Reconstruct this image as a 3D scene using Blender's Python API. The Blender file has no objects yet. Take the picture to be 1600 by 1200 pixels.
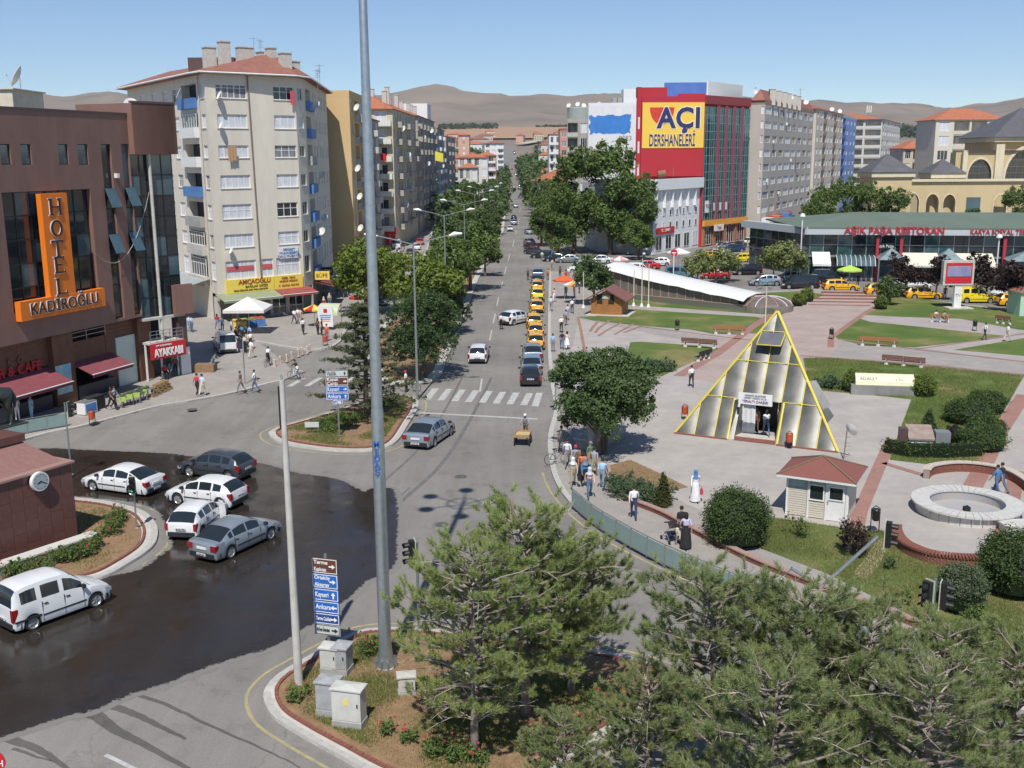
import bpy,math,random
import numpy as np
from mathutils import Vector,Matrix
random.seed(7)
rng=np.random.default_rng(11)
R=math.radians
sc=bpy.context.scene
col=sc.collection
# ---------------- camera ----------------
F=1650.0;PIT=R(12.14);ROL=R(.4);EYE=17.5
def _mix(a,b,s,t):return tuple(s*i+t*j for i,j in zip(a,b))
FW=(0,math.cos(PIT),-math.sin(PIT));_U=(0,math.sin(PIT),math.cos(PIT));_R=(1,0,0)
RT=_mix(_R,_U,math.cos(ROL),-math.sin(ROL));UP=_mix(_R,_U,math.sin(ROL),math.cos(ROL))
def ray(px,py):
 a=(px-800)/F;b=(600-py)/F
 return tuple(FW[i]+a*RT[i]+b*UP[i]for i in range(3))
def G(px,py,z=0.0):
 d=ray(px,py);t=(z-EYE)/d[2]
 return(d[0]*t,d[1]*t,z)
def A(px,py,Y):
 d=ray(px,py);t=Y/d[1]
 return(d[0]*t,Y,EYE+d[2]*t)
cam=bpy.data.cameras.new('camera');co=bpy.data.objects.new('camera',cam);col.objects.link(co)
cam.sensor_width=36;cam.lens=36*F/1600;cam.clip_start=.5;cam.clip_end=20000
m=Matrix((RT,UP,tuple(-c for c in FW))).transposed().to_4x4();m.translation=(0,0,EYE)
co.matrix_world=m
sc.camera=co
# ---------------- sky, sun, exposure ----------------
SUN_EL=R(56);SHAZ=R(6)
world=bpy.data.worlds.new('World');sc.world=world;world.use_nodes=True
nt=world.node_tree;nt.nodes.clear()
sky=nt.nodes.new('ShaderNodeTexSky');sky.sky_type='NISHITA';sky.sun_disc=False
sky.sun_elevation=SUN_EL;sky.sun_rotation=R(180)+SHAZ
sky.air_density=.85;sky.dust_density=0.0;sky.ozone_density=3.5;sky.altitude=1000
bg=nt.nodes.new('ShaderNodeBackground');bg.inputs[1].default_value=.088
wo=nt.nodes.new('ShaderNodeOutputWorld')
nt.links.new(sky.outputs[0],bg.inputs[0]);nt.links.new(bg.outputs[0],wo.inputs[0])
sl=bpy.data.lights.new('sun','SUN');sl.energy=3.6;sl.angle=R(.5);sl.color=(1,.955,.88)
so=bpy.data.objects.new('sun',sl);col.objects.link(so)
sdir=Vector((math.sin(SHAZ)*math.cos(SUN_EL),math.cos(SHAZ)*math.cos(SUN_EL),-math.sin(SUN_EL)))
so.rotation_euler=sdir.to_track_quat('-Z','Y').to_euler();so.location=(-20,-60,120)
sc.view_settings.view_transform='Standard';sc.view_settings.look='None'
sc.view_settings.exposure=0.42;sc.view_settings.gamma=1;sc.view_settings.use_curve_mapping=False
# ---------------- materials ----------------
_mc={}
def mat(name,c,rough=.8,metal=0.0,var=.12,scale=1.5,coat=0.0,spec=.5,bump=0.0,bscale=30,c2=None,detail=4,streak=0.0,trans=0.0,emis=None,space='obj'):
 if name in _mc:return _mc[name]
 m=bpy.data.materials.new(name);m.use_nodes=True;n=m.node_tree;b=n.nodes['Principled BSDF']
 m.diffuse_color=(*c,1)
 b.inputs['Roughness'].default_value=rough;b.inputs['Metallic'].default_value=metal
 b.inputs['Specular IOR Level'].default_value=spec
 if coat:b.inputs['Coat Weight'].default_value=coat;b.inputs['Coat Roughness'].default_value=.04
 b.inputs['Base Color'].default_value=(*c,1)
 if emis:
  b.inputs['Emission Color'].default_value=(*emis[0],1);b.inputs['Emission Strength'].default_value=emis[1]
 if var or c2:
  tc=n.nodes.new('ShaderNodeTexCoord')if space=='obj' else n.nodes.new('ShaderNodeNewGeometry')
  src=tc.outputs['Object']if space=='obj' else tc.outputs['Position']
  if streak:
   mp=n.nodes.new('ShaderNodeMapping');mp.inputs['Scale'].default_value=(1,1,streak);n.links.new(src,mp.inputs[0]);src=mp.outputs[0]
  no=n.nodes.new('ShaderNodeTexNoise');no.inputs['Scale'].default_value=scale;no.inputs['Detail'].default_value=detail
  no.inputs['Roughness'].default_value=.62
  n.links.new(src,no.inputs['Vector'])
  rp=n.nodes.new('ShaderNodeValToRGB');rp.color_ramp.elements[0].position=.3;rp.color_ramp.elements[1].position=.7
  a=c2 if c2 else tuple(max(0,k*(1-var))for k in c);d=c if c2 else tuple(min(1,k*(1+var))for k in c)
  rp.color_ramp.elements[0].color=(*a,1);rp.color_ramp.elements[1].color=(*d,1)
  n.links.new(no.outputs['Fac'],rp.inputs[0]);n.links.new(rp.outputs[0],b.inputs['Base Color'])
 if bump:
  tc2=n.nodes.new('ShaderNodeTexCoord');n2=n.nodes.new('ShaderNodeTexNoise');n2.inputs['Scale'].default_value=bscale;n2.inputs['Detail'].default_value=3
  n.links.new(tc2.outputs['Object'],n2.inputs['Vector'])
  bp=n.nodes.new('ShaderNodeBump');bp.inputs['Strength'].default_value=bump;bp.inputs['Distance'].default_value=.02
  n.links.new(n2.outputs['Fac'],bp.inputs['Height']);n.links.new(bp.outputs[0],b.inputs['Normal'])
 if trans:
  out=n.nodes['Material Output'];tr=n.nodes.new('ShaderNodeBsdfTranslucent');mx=n.nodes.new('ShaderNodeMixShader');mx.inputs[0].default_value=trans
  if b.inputs['Base Color'].links:n.links.new(b.inputs['Base Color'].links[0].from_socket,tr.inputs[0])
  else:tr.inputs[0].default_value=(*c,1)
  n.links.new(b.outputs[0],mx.inputs[1]);n.links.new(tr.outputs[0],mx.inputs[2]);n.links.new(mx.outputs[0],out.inputs[0])
 _mc[name]=m
 return m
def paint(name,c,rough=.3,metal=0.0):return mat(name,c,rough,metal,var=.04,coat=.7,scale=2)
def leafmat(name,c,c2,tr=.3):return mat(name,c,.6,c2=c2,scale=1.3,trans=tr,spec=.3,detail=6)
def fabric(c):
 return mat('cloth_%02x%02x%02x'%tuple(int(k*255)for k in c),c,.9,var=.1,scale=6)
 # ---------------- mesh buffer ----------------
class MB:
 def __init__(s):s.v=[];s.f=[];s.m=[]
 def add(s,vs,fs,mi=0):
  o=len(s.v);s.v+=[tuple(p)for p in vs];s.f+=[tuple(o+i for i in f)for f in fs];s.m+=[mi]*len(fs);return s
 def box(s,x0,x1,y0,y1,z0,z1,mi=0):
  return s.add([(x0,y0,z0),(x1,y0,z0),(x1,y1,z0),(x0,y1,z0),(x0,y0,z1),(x1,y0,z1),(x1,y1,z1),(x0,y1,z1)],
 [(0,3,2,1),(4,5,6,7),(0,1,5,4),(1,2,6,5),(2,3,7,6),(3,0,4,7)],mi)
 def obox(s,c,u,L,W,z0,z1,mi=0):
  ux,uy=u;px,py=-uy,ux;P=[]
  for z in(z0,z1):
   for a,b in((-1,-1),(1,-1),(1,1),(-1,1)):
    P.append((c[0]+ux*a*L/2+px*b*W/2,c[1]+uy*a*L/2+py*b*W/2,z))
  return s.add(P,[(0,3,2,1),(4,5,6,7),(0,1,5,4),(1,2,6,5),(2,3,7,6),(3,0,4,7)],mi)
 def prism(s,poly,z0,z1,mi=0,bottom=True):
  n=len(poly)
  if sum(poly[i][0]*poly[(i+1)%n][1]-poly[(i+1)%n][0]*poly[i][1]for i in range(n))<0:poly=poly[::-1]
  vs=[(p[0],p[1],z0)for p in poly]+[(p[0],p[1],z1)for p in poly]
  fs=[tuple(range(n,2*n))]+[(i,(i+1)%n,n+(i+1)%n,n+i)for i in range(n)]
  if bottom:fs.append(tuple(range(n))[::-1])
  return s.add(vs,fs,mi)
 def sheet(s,poly,mi=0,z=None):
  n=len(poly)
  if sum(poly[i][0]*poly[(i+1)%n][1]-poly[(i+1)%n][0]*poly[i][1]for i in range(n))<0:poly=poly[::-1]
  return s.add([(p[0],p[1],p[2]if z is None else z)for p in poly],[tuple(range(n))],mi)
 def tube(s,pts,rad,n=8,mi=0,cap=True):
  pts=[Vector(p)for p in pts]
  if not hasattr(rad,'__len__'):rad=[rad]*len(pts)
  vs=[];prev=None
  for i,p in enumerate(pts):
   d=(pts[min(i+1,len(pts)-1)]-pts[max(i-1,0)])
   if d.length<1e-9:d=Vector((0,0,1))
   d.normalize()
   a=prev if prev else(Vector((1,0,0))if abs(d.x)<.9 else Vector((0,1,0)))
   b=d.cross(a).normalized();a=b.cross(d).normalized();prev=a
   for k in range(n):
    t=2*math.pi*k/n;q=p+(a*math.cos(t)+b*math.sin(t))*rad[i];vs.append(tuple(q))
  fs=[(i*n+k,i*n+(k+1)%n,(i+1)*n+(k+1)%n,(i+1)*n+k)for i in range(len(pts)-1)for k in range(n)]
  if cap:fs+=[tuple(range(n))[::-1],tuple((len(pts)-1)*n+k for k in range(n))]
  return s.add(vs,fs,mi)
 def lathe(s,prof,c=(0,0,0),n=16,mi=0):
  vs=[(c[0]+r*math.cos(2*math.pi*k/n),c[1]+r*math.sin(2*math.pi*k/n),c[2]+z)for r,z in prof for k in range(n)]
  fs=[(i*n+k,i*n+(k+1)%n,(i+1)*n+(k+1)%n,(i+1)*n+k)for i in range(len(prof)-1)for k in range(n)]
  fs+=[tuple(range(n))[::-1],tuple((len(prof)-1)*n+k for k in range(n))]
  return s.add(vs,fs,mi)
 def mesh(s,name,mats,smooth=False):
  me=bpy.data.meshes.new(name);me.from_pydata(s.v,[],s.f)
  for m in(mats if isinstance(mats,(list,tuple))else[mats]):me.materials.append(m)
  if any(s.m):me.polygons.foreach_set('material_index',s.m)
  if smooth:
   me.shade_smooth()if hasattr(me,'shade_smooth')else None
   if smooth is not True:me.set_sharp_from_angle(angle=R(smooth))
  me.update();return me
 def build(s,name,mats,parent=None,smooth=False,**kw):
  return inst(name,s.mesh(name,mats,smooth),parent,**kw)
def wloc(o):
 v=Vector((0,0,0))
 while o is not None:v=v+o.location;o=o.parent
 return v
def inst(name,me,parent=None,loc=None,rz=0,scale=None,local=False,rot=None,mats=None,kind=None):
 o=bpy.data.objects.new(name,me);col.objects.link(o)
 if parent is not None:o.parent=parent
 if local:o.location=loc or(0,0,0)
 else:
  base=wloc(parent)if parent is not None else Vector((0,0,0))
  o.location=Vector(loc or(0,0,0))-base
 o.rotation_euler=rot if rot else(0,0,rz)
 if scale:o.scale=scale
 if kind:o['kind']=kind
 if mats:
  for i,m in enumerate(mats):
   if m:o.material_slots[i].link='OBJECT';o.material_slots[i].material=m
 return o
def tag(o,label=None,cat=None,group=None,kind=None):
 if label:o['label']=label
 if cat:o['category']=cat
 if group:o['group']=group
 if kind:o['kind']=kind
 return o
def empty(name,loc,label=None,cat=None,group=None,rz=0,scale=None):
 o=bpy.data.objects.new(name,None);o.empty_display_size=.3;col.objects.link(o)
 o.location=loc;o.rotation_euler=(0,0,rz)
 if scale:o.scale=(scale,)*3
 return tag(o,label,cat,group)
def structure(name,mb,m,**kw):
 return tag(mb.build(name,m,**kw),kind='structure')
def kid(name,b,m,parent,**kw):
 return inst(name,b.mesh(name,m),parent,local=True,**kw)
def ik(name,me,parent,**kw):return inst(name,me,parent,local=True,**kw)
def smooth_path(pts,k=4,closed=False):
 n=len(pts);out=[]
 rngi=range(n if closed else n-1)
 for i in rngi:
  p0=pts[(i-1)%n]if closed or i>0 else pts[i];p1=pts[i];p2=pts[(i+1)%n];p3=pts[(i+2)%n]if closed or i+2<n else p2
  for j in range(k):
   t=j/k
   out.append(tuple(.5*((2*p1[a])+(-p0[a]+p2[a])*t+(2*p0[a]-5*p1[a]+4*p2[a]-p3[a])*t*t+(-p0[a]+3*p1[a]-3*p2[a]+p3[a])*t**3)for a in(0,1)))
 if not closed:out.append(tuple(pts[-1][:2]))
 return out
def offset(path,d,closed=False):
 n=len(path);out=[]
 for i in range(n):
  a=path[(i-1)%n]if closed or i>0 else path[i];b=path[(i+1)%n]if closed or i<n-1 else path[i]
  tx,ty=b[0]-a[0],b[1]-a[1];l=math.hypot(tx,ty)or 1
  out.append((path[i][0]-ty/l*d,path[i][1]+tx/l*d))
 return out
def ribbon(mb,path,d0,d1,z,closed=False,mi=0):
 a=offset(path,d0,closed);b=offset(path,d1,closed);n=len(path)
 for i in range(n if closed else n-1):
  j=(i+1)%n
  mb.add([(*a[i],z),(*a[j],z),(*b[j],z),(*b[i],z)],[(0,1,2,3)if d1>d0 else(3,2,1,0)],mi)
def wallribbon(mb,path,d0,d1,z0,z1,closed=False,mi=0):
 a=offset(path,d0,closed);b=offset(path,d1,closed);n=len(path)
 for i in range(n if closed else n-1):
  j=(i+1)%n
  mb.add([(*a[i],z0),(*a[j],z0),(*b[j],z0),(*b[i],z0),(*a[i],z1),(*a[j],z1),(*b[j],z1),(*b[i],z1)],
 [(4,5,6,7),(0,1,5,4),(2,3,7,6)]+([(3,0,4,7)]if i==0 and not closed else[])+([(1,2,6,5)]if i==n-2 and not closed else[]),mi)
def resample(path,step):
 out=[path[0]];acc=0;
 for a,b in zip(path,path[1:]):
  L=math.hypot(b[0]-a[0],b[1]-a[1]);t=step-acc
  while t<=L:out.append((a[0]+(b[0]-a[0])*t/L,a[1]+(b[1]-a[1])*t/L));t+=step
  acc=(acc+L)%step if L else acc
 return out
UNIT={}
def unit(m):
 if m.name not in UNIT:
  b=MB().box(-.5,.5,-.5,.5,-.5,.5);UNIT[m.name]=b.mesh('block',m)
 return UNIT[m.name]
def piece(name,m,parent,c,size,rz=0,local=False,rot=None):
 return inst(name,unit(m),parent,loc=c,rz=rz,scale=size,local=local,rot=rot)
_tx={}
def text_mesh(s,size,depth,m,bold=0.0,sx=1.0,align='CENTER',space=1.0):
 k=(s,size,depth,m.name,bold,sx,align,space)
 if k in _tx:return _tx[k]
 cu=bpy.data.curves.new('lettering','FONT');cu.body=s;cu.size=size;cu.extrude=depth/2;cu.offset=bold;cu.align_x=align;cu.align_y='CENTER';cu.space_character=space;cu.resolution_u=3
 o=bpy.data.objects.new('lettering',cu);col.objects.link(o);dg=bpy.context.evaluated_depsgraph_get()
 me=bpy.data.meshes.new_from_object(o.evaluated_get(dg));bpy.data.objects.remove(o)
 me.transform(Matrix.Diagonal((sx,1,1,1)));me.materials.clear();me.materials.append(m);_tx[k]=me
 return me
def text_on(s,parent,c,rz,h,m,depth=.04,bold=0.0,sx=1.0,name='lettering',local=False,tilt=90,**kw):
 me=text_mesh(s,h,depth,m,bold,sx,**kw)
 o=inst(name,me,parent,loc=c,local=local,rot=(R(tilt),0,rz));return o
 # ================= materials used all over =================
M_WHITE=mat('white_paint',(.74,.74,.72),.5,var=.05)
M_FRAME=mat('window_frame',(.78,.78,.77),.45,var=.03)
M_CONC=mat('concrete',(.36,.35,.33),.85,var=.18,scale=2,bump=.2)
M_CONCL=mat('pale_concrete',(.50,.48,.44),.85,var=.15,scale=2,bump=.2)
M_BLACK=mat('black_plastic',(.015,.015,.016),.5,var=.1)
M_DARK=mat('dark_interior',(.02,.02,.022),.8,var=.3)
M_STEEL=mat('galvanised_steel',(.42,.46,.48),.38,.75,var=.14,scale=5,detail=6)
M_GREYMETAL=mat('grey_metal',(.33,.35,.36),.45,.5,var=.1)
M_GLASS=mat('dark_glass',(.02,.028,.034),.05,var=.25,scale=.6,spec=.9)
M_GLASSB=mat('blue_glass',(.07,.12,.14),.06,var=.35,scale=.35,spec=.9)
M_GLASSG=mat('green_glass',(.035,.085,.085),.06,var=.45,scale=.5,spec=.9)
M_CURT=mat('lace_curtain',(.60,.62,.66),.9,var=.22,scale=5,streak=.15)
M_CURTD=mat('dark_curtain',(.22,.22,.24),.9,var=.4,scale=4,streak=.15)
M_RED=mat('red_sign',(.52,.02,.03),.5,var=.05)
M_BRICKRED=mat('red_brick',(.27,.10,.07),.8,c2=(.18,.07,.05),scale=7)
M_TILE=mat('roof_tile',(.32,.135,.10),.85,c2=(.22,.095,.07),scale=1.2,detail=8)
M_TILEB=mat('orange_roof_tile',(.46,.17,.09),.85,c2=(.34,.11,.06),scale=1.2,detail=8)
M_SOIL=mat('soil',(.30,.19,.105),.95,c2=(.20,.12,.065),scale=2.5,bump=.6,bscale=9,detail=8)
M_BARK=mat('bark',(.16,.125,.10),.9,c2=(.08,.06,.05),scale=7,bump=.5,bscale=20)
M_BARKG=mat('pine_bark',(.30,.26,.22),.9,c2=(.15,.12,.10),scale=9,bump=.6,bscale=18)
M_LEAF=leafmat('leaf_green',(.19,.26,.07),(.08,.135,.038))
M_LEAFD=leafmat('leaf_dark',(.14,.20,.07),(.06,.105,.038))
M_LEAFY=leafmat('leaf_yellow_green',(.24,.29,.05),(.09,.15,.03))
M_LEAFB=leafmat('leaf_blue_green',(.14,.20,.10),(.07,.115,.06))
M_NEEDLE=leafmat('pine_needles',(.40,.45,.19),(.20,.26,.11),.45)
M_NEEDLEB=leafmat('cedar_needles',(.20,.22,.11),(.085,.11,.055),.3)
M_MAROON=leafmat('maroon_leaf',(.058,.034,.028),(.028,.02,.016),.1)
M_BRONZE=mat('bronze',(.07,.08,.075),.5,.6,var=.2,scale=3)
def asphalt(name,base,wet=False):
 m=bpy.data.materials.new(name);m.use_nodes=True;n=m.node_tree;b=n.nodes['Principled BSDF']
 g=n.nodes.new('ShaderNodeNewGeometry')
 def noise(scale,det,vec=None,ro=.6):
  q=n.nodes.new('ShaderNodeTexNoise');q.inputs['Scale'].default_value=scale;q.inputs['Detail'].default_value=det;q.inputs['Roughness'].default_value=ro
  n.links.new(vec or g.outputs['Position'],q.inputs['Vector']);return q.outputs['Fac']
 def ramp(f,a,ca,c,cb):
  r=n.nodes.new('ShaderNodeValToRGB');r.color_ramp.elements[0].position=a;r.color_ramp.elements[1].position=c
  r.color_ramp.elements[0].color=(*ca,1);r.color_ramp.elements[1].color=(*cb,1);n.links.new(f,r.inputs[0]);return r.outputs[0]
 def mul(a,c):
  x=n.nodes.new('ShaderNodeMix');x.data_type='RGBA';x.blend_type='MULTIPLY';x.inputs[0].default_value=1
  n.links.new(a,x.inputs[6]);n.links.new(c,x.inputs[7]);return x.outputs[2]
 big=ramp(noise(.09,6),.35,tuple(k*.84 for k in base),.68,tuple(k*1.14 for k in base))
 mp=n.nodes.new('ShaderNodeMapping');mp.inputs['Scale'].default_value=(1.6,.10,1);mp.inputs['Rotation'].default_value=(0,0,R(4));n.links.new(g.outputs['Position'],mp.inputs[0])
 streak=ramp(noise(.6,5,mp.outputs[0]),.35,(.90,.90,.90),.62,(1.03,1.03,1.03))
 stain=ramp(noise(.55,7,None,.75),.28,(.72,.71,.70),.46,(1,1,1))
 fine=ramp(noise(22,3),.3,(.82,.82,.82),.7,(1.14,1.14,1.14))
 vo=n.nodes.new('ShaderNodeTexVoronoi');vo.feature='DISTANCE_TO_EDGE';vo.inputs['Scale'].default_value=.17
 wn=n.nodes.new('ShaderNodeTexNoise');wn.inputs['Scale'].default_value=.8;wn.inputs['Detail'].default_value=6
 n.links.new(g.outputs['Position'],wn.inputs['Vector'])
 va=n.nodes.new('ShaderNodeVectorMath');va.operation='MULTIPLY_ADD';va.inputs[1].default_value=(2.4,2.4,0);n.links.new(wn.outputs['Color'],va.inputs[0]);n.links.new(g.outputs['Position'],va.inputs[2])
 n.links.new(va.outputs[0],vo.inputs['Vector'])
 crack=ramp(vo.outputs['Distance'],.0,(.80,.80,.80),.006,(1,1,1))
 c=mul(mul(mul(mul(big,streak),stain),fine),crack)
 n.links.new(c,b.inputs['Base Color'])
 if wet:
  at=n.nodes.new('ShaderNodeAttribute');at.attribute_name='wetness';w0=noise(3.2,8,None,.7);ad=n.nodes.new('ShaderNodeMath');ad.operation='ADD';n.links.new(at.outputs['Fac'],ad.inputs[0]);n.links.new(w0,ad.inputs[1])
  fa_=ramp(ad.outputs[0],.88,(0,0,0),1.06,(1,1,1));mm=n.nodes.new('ShaderNodeMix');mm.data_type='RGBA';n.links.new(fa_,mm.inputs[0]);mm.inputs[6].default_value=(.20,.19,.175,1);n.links.new(c,mm.inputs[7]);n.links.new(mm.outputs[2],b.inputs['Base Color'])
  r=n.nodes.new('ShaderNodeMapRange');n.links.new(noise(.5,6),r.inputs[0]);r.inputs[1].default_value=.35;r.inputs[2].default_value=.65;r.inputs[3].default_value=.03;r.inputs[4].default_value=.34
  m2=n.nodes.new('ShaderNodeMix');n.links.new(fa_,m2.inputs[0]);m2.inputs[2].default_value=.88;n.links.new(r.outputs[0],m2.inputs[3]);n.links.new(m2.outputs[0],b.inputs['Roughness']);b.inputs['Specular IOR Level'].default_value=.38
 else:b.inputs['Roughness'].default_value=.88;b.inputs['Specular IOR Level'].default_value=.25
 return m
M_ASPH=asphalt('asphalt',(.235,.222,.205))
M_WET=asphalt('wet_asphalt',(.034,.027,.021),True)
def paving(name,a,b2,bw,bh,mortar,rz=0,msize=.012,big=.12):
 m=bpy.data.materials.new(name);m.use_nodes=True;n=m.node_tree;b=n.nodes['Principled BSDF'];g=n.nodes.new('ShaderNodeNewGeometry')
 mp=n.nodes.new('ShaderNodeMapping');mp.inputs['Rotation'].default_value=(0,0,rz);n.links.new(g.outputs['Position'],mp.inputs[0])
 br=n.nodes.new('ShaderNodeTexBrick');br.inputs['Scale'].default_value=1;br.inputs['Brick Width'].default_value=bw;br.inputs['Row Height'].default_value=bh;br.inputs['Mortar Size'].default_value=msize
 br.inputs['Color1'].default_value=(*a,1);br.inputs['Color2'].default_value=(*b2,1);br.inputs['Mortar'].default_value=(*mortar,1)
 n.links.new(mp.outputs[0],br.inputs['Vector'])
 no=n.nodes.new('ShaderNodeTexNoise');no.inputs['Scale'].default_value=.35;no.inputs['Detail'].default_value=8;no.inputs['Roughness'].default_value=.7;n.links.new(g.outputs['Position'],no.inputs['Vector'])
 r=n.nodes.new('ShaderNodeValToRGB');r.color_ramp.elements[0].position=.3;r.color_ramp.elements[1].position=.7
 r.color_ramp.elements[0].color=(1-big*1.6,1-big*1.6,1-big*1.5,1);r.color_ramp.elements[1].color=(1+big*.6,)*3+(1,);n.links.new(no.outputs['Fac'],r.inputs[0])
 x=n.nodes.new('ShaderNodeMix');x.data_type='RGBA';x.blend_type='MULTIPLY';x.inputs[0].default_value=1;n.links.new(br.outputs[0],x.inputs[6]);n.links.new(r.outputs[0],x.inputs[7]);n.links.new(x.outputs[2],b.inputs['Base Color'])
 b.inputs['Roughness'].default_value=.85;b.inputs['Specular IOR Level'].default_value=.3
 return m
M_PAVE=paving('grey_paving',(.36,.33,.30),(.33,.305,.28),.4,.4,(.27,.25,.23),msize=.006)
M_PLAZA=paving('plaza_paving',(.42,.385,.355),(.395,.365,.335),.5,.5,(.34,.315,.29),msize=.006)
M_PINK=paving('pink_paving',(.43,.345,.305),(.39,.31,.275),.4,.2,(.33,.26,.23),rz=R(30),msize=.008)
M_PINKG=paving('worn_grey_pink_paving',(.42,.375,.355),(.38,.34,.325),.4,.2,(.33,.29,.27),rz=R(30),msize=.008)
M_REDP=paving('red_paving_band',(.38,.205,.165),(.33,.175,.14),.2,.1,(.28,.17,.14))
def grassmat():
 m=bpy.data.materials.new('lawn');m.use_nodes=True;n=m.node_tree;b=n.nodes['Principled BSDF'];g=n.nodes.new('ShaderNodeNewGeometry')
 n1=n.nodes.new('ShaderNodeTexNoise');n1.inputs['Scale'].default_value=.16;n1.inputs['Detail'].default_value=7;n1.inputs['Roughness'].default_value=.6;n.links.new(g.outputs['Position'],n1.inputs['Vector'])
 r=n.nodes.new('ShaderNodeValToRGB');e=r.color_ramp.elements;e[0].position=.38;e[0].color=(.085,.14,.035,1);e[1].position=.70;e[1].color=(.30,.23,.12,1)
 k=e.new(.51);k.color=(.12,.165,.045,1);k=e.new(.60);k.color=(.20,.19,.075,1)
 n.links.new(n1.outputs['Fac'],r.inputs[0])
 n2=n.nodes.new('ShaderNodeTexNoise');n2.inputs['Scale'].default_value=14;n2.inputs['Detail'].default_value=4;n.links.new(g.outputs['Position'],n2.inputs['Vector'])
 r2=n.nodes.new('ShaderNodeValToRGB');r2.color_ramp.elements[0].position=.3;r2.color_ramp.elements[1].position=.7;r2.color_ramp.elements[0].color=(.66,.66,.66,1);r2.color_ramp.elements[1].color=(1.25,1.25,1.25,1);n.links.new(n2.outputs['Fac'],r2.inputs[0])
 x=n.nodes.new('ShaderNodeMix');x.data_type='RGBA';x.blend_type='MULTIPLY';x.inputs[0].default_value=1;n.links.new(r.outputs[0],x.inputs[6]);n.links.new(r2.outputs[0],x.inputs[7]);n.links.new(x.outputs[2],b.inputs['Base Color'])
 b.inputs['Roughness'].default_value=.95;b.inputs['Specular IOR Level'].default_value=.15
 bp=n.nodes.new('ShaderNodeBump');bp.inputs['Strength'].default_value=.6;bp.inputs['Distance'].default_value=.05;n.links.new(n2.outputs['Fac'],bp.inputs['Height']);n.links.new(bp.outputs[0],b.inputs['Normal'])
 return m
M_GRASS=grassmat()
M_LINE=mat('road_paint',(.56,.56,.54),.7,c2=(.32,.315,.305),scale=3,detail=8)
M_YLINE=mat('yellow_road_paint',(.45,.38,.15),.7,c2=(.27,.25,.18),scale=2.5,detail=8)
M_KERB=mat('kerb_stone',(.44,.425,.395),.85,var=.15,scale=3)
M_TYRE_MARK=mat('tyre_mark',(.11,.105,.10),.8,c2=(.17,.165,.16),scale=2,detail=8)
# ================= terrain, hills, roads =================
def lerp(x,xs,ys):return float(np.interp(x,xs,ys))
TY=[0,420,700,1000,1300,1800,2200,2700];TZ=[0,0,6,17,30,52,74,104]
def TZf(x,y):return lerp(y,TY,TZ)
RIDX=[-200,0,48,110,178,230,330,560,620,645,690,712,735,790,880,930,1000,1100,1280,1330,1400,1470,1530,1600,1700,1900]
RIDY=[165,156,152,155,146,157,160,158,150,142,134,139,149,154,160,156,158,160,163,165,166,176,168,158,150,150]
def hill_z(px,t):
 ry=lerp(px,RIDX,RIDY);ridge=A(px,ry,4600)[2]
 s=t*t*(3-2*t)
 return 100*(1-s)+ridge*s
def terrain_mat():
 m=bpy.data.materials.new('dry_steppe');m.use_nodes=True;n=m.node_tree;b=n.nodes['Principled BSDF'];g=n.nodes.new('ShaderNodeNewGeometry')
 mp=n.nodes.new('ShaderNodeMapping');mp.inputs['Scale'].default_value=(1,.8,2.2);n.links.new(g.outputs['Position'],mp.inputs[0])
 n1=n.nodes.new('ShaderNodeTexNoise');n1.inputs['Scale'].default_value=.0035;n1.inputs['Detail'].default_value=9;n1.inputs['Roughness'].default_value=.6;n.links.new(mp.outputs[0],n1.inputs['Vector'])
 r=n.nodes.new('ShaderNodeValToRGB');e=r.color_ramp.elements;e[0].position=.3;e[0].color=(.175,.15,.125,1);e[1].position=.72;e[1].color=(.29,.235,.185,1)
 k=e.new(.5);k.color=(.235,.195,.16,1);n.links.new(n1.outputs['Fac'],r.inputs[0]);n.links.new(r.outputs[0],b.inputs['Base Color']);b.inputs['Roughness'].default_value=.95;b.inputs['Specular IOR Level'].default_value=.1
 return m
M_TERR=terrain_mat()
M_FIELD=mat('ploughed_field',(.42,.25,.155),.95,c2=(.34,.22,.14),scale=.01,space='w')
mb=MB()
ys=[-60,420,560,700,850,1000,1150,1300,1550,1800,2000,2200,2450,2700];xs=[-2600,-1800,-1200,-800,-500,-300,-150,-60,0,60,150,300,500,800,1200,1800,2600]
for y in ys:
 for x in xs:mb.v.append((x,y,TZf(x,y)-.02))
W=len(xs)
for j in range(len(ys)-1):
 for i in range(W-1):mb.f.append((j*W+i,j*W+i+1,(j+1)*W+i+1,(j+1)*W+i));mb.m.append(0)
structure('ground',mb,M_TERR,smooth=True)
mb=MB();NX=150;NT=26
from mathutils import noise as mn
for j in range(NT+5):
 t=j/NT;y=2500+2100*t
 for i in range(NX):
  px=-260+2160*i/(NX-1)
  X=A(px,200,1)[0]*y
  z=hill_z(px,min(t,1))
  if t>1:z-=(t-1)*900
  amp=16*min(1,t*2)*(1-.72*max(0,t-.75)*4 if t<=1 else .3)
  z+=mn.fractal(Vector((X*.0016,y*.0016,3.1)),.8,2.1,6)*amp*2.6-(8 if t<.02 else 0)
  if t<.99:z-=abs(mn.noise(Vector((X*.0032,y*.0011,7))))*30*t*(1-t)*2.5
  mb.v.append((X,y,z))
for j in range(NT+4):
 for i in range(NX-1):mb.f.append((j*NX+i,j*NX+i+1,(j+1)*NX+i+1,(j+1)*NX+i));mb.m.append(0)
structure('hills',mb,M_TERR,smooth=True)
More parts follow.
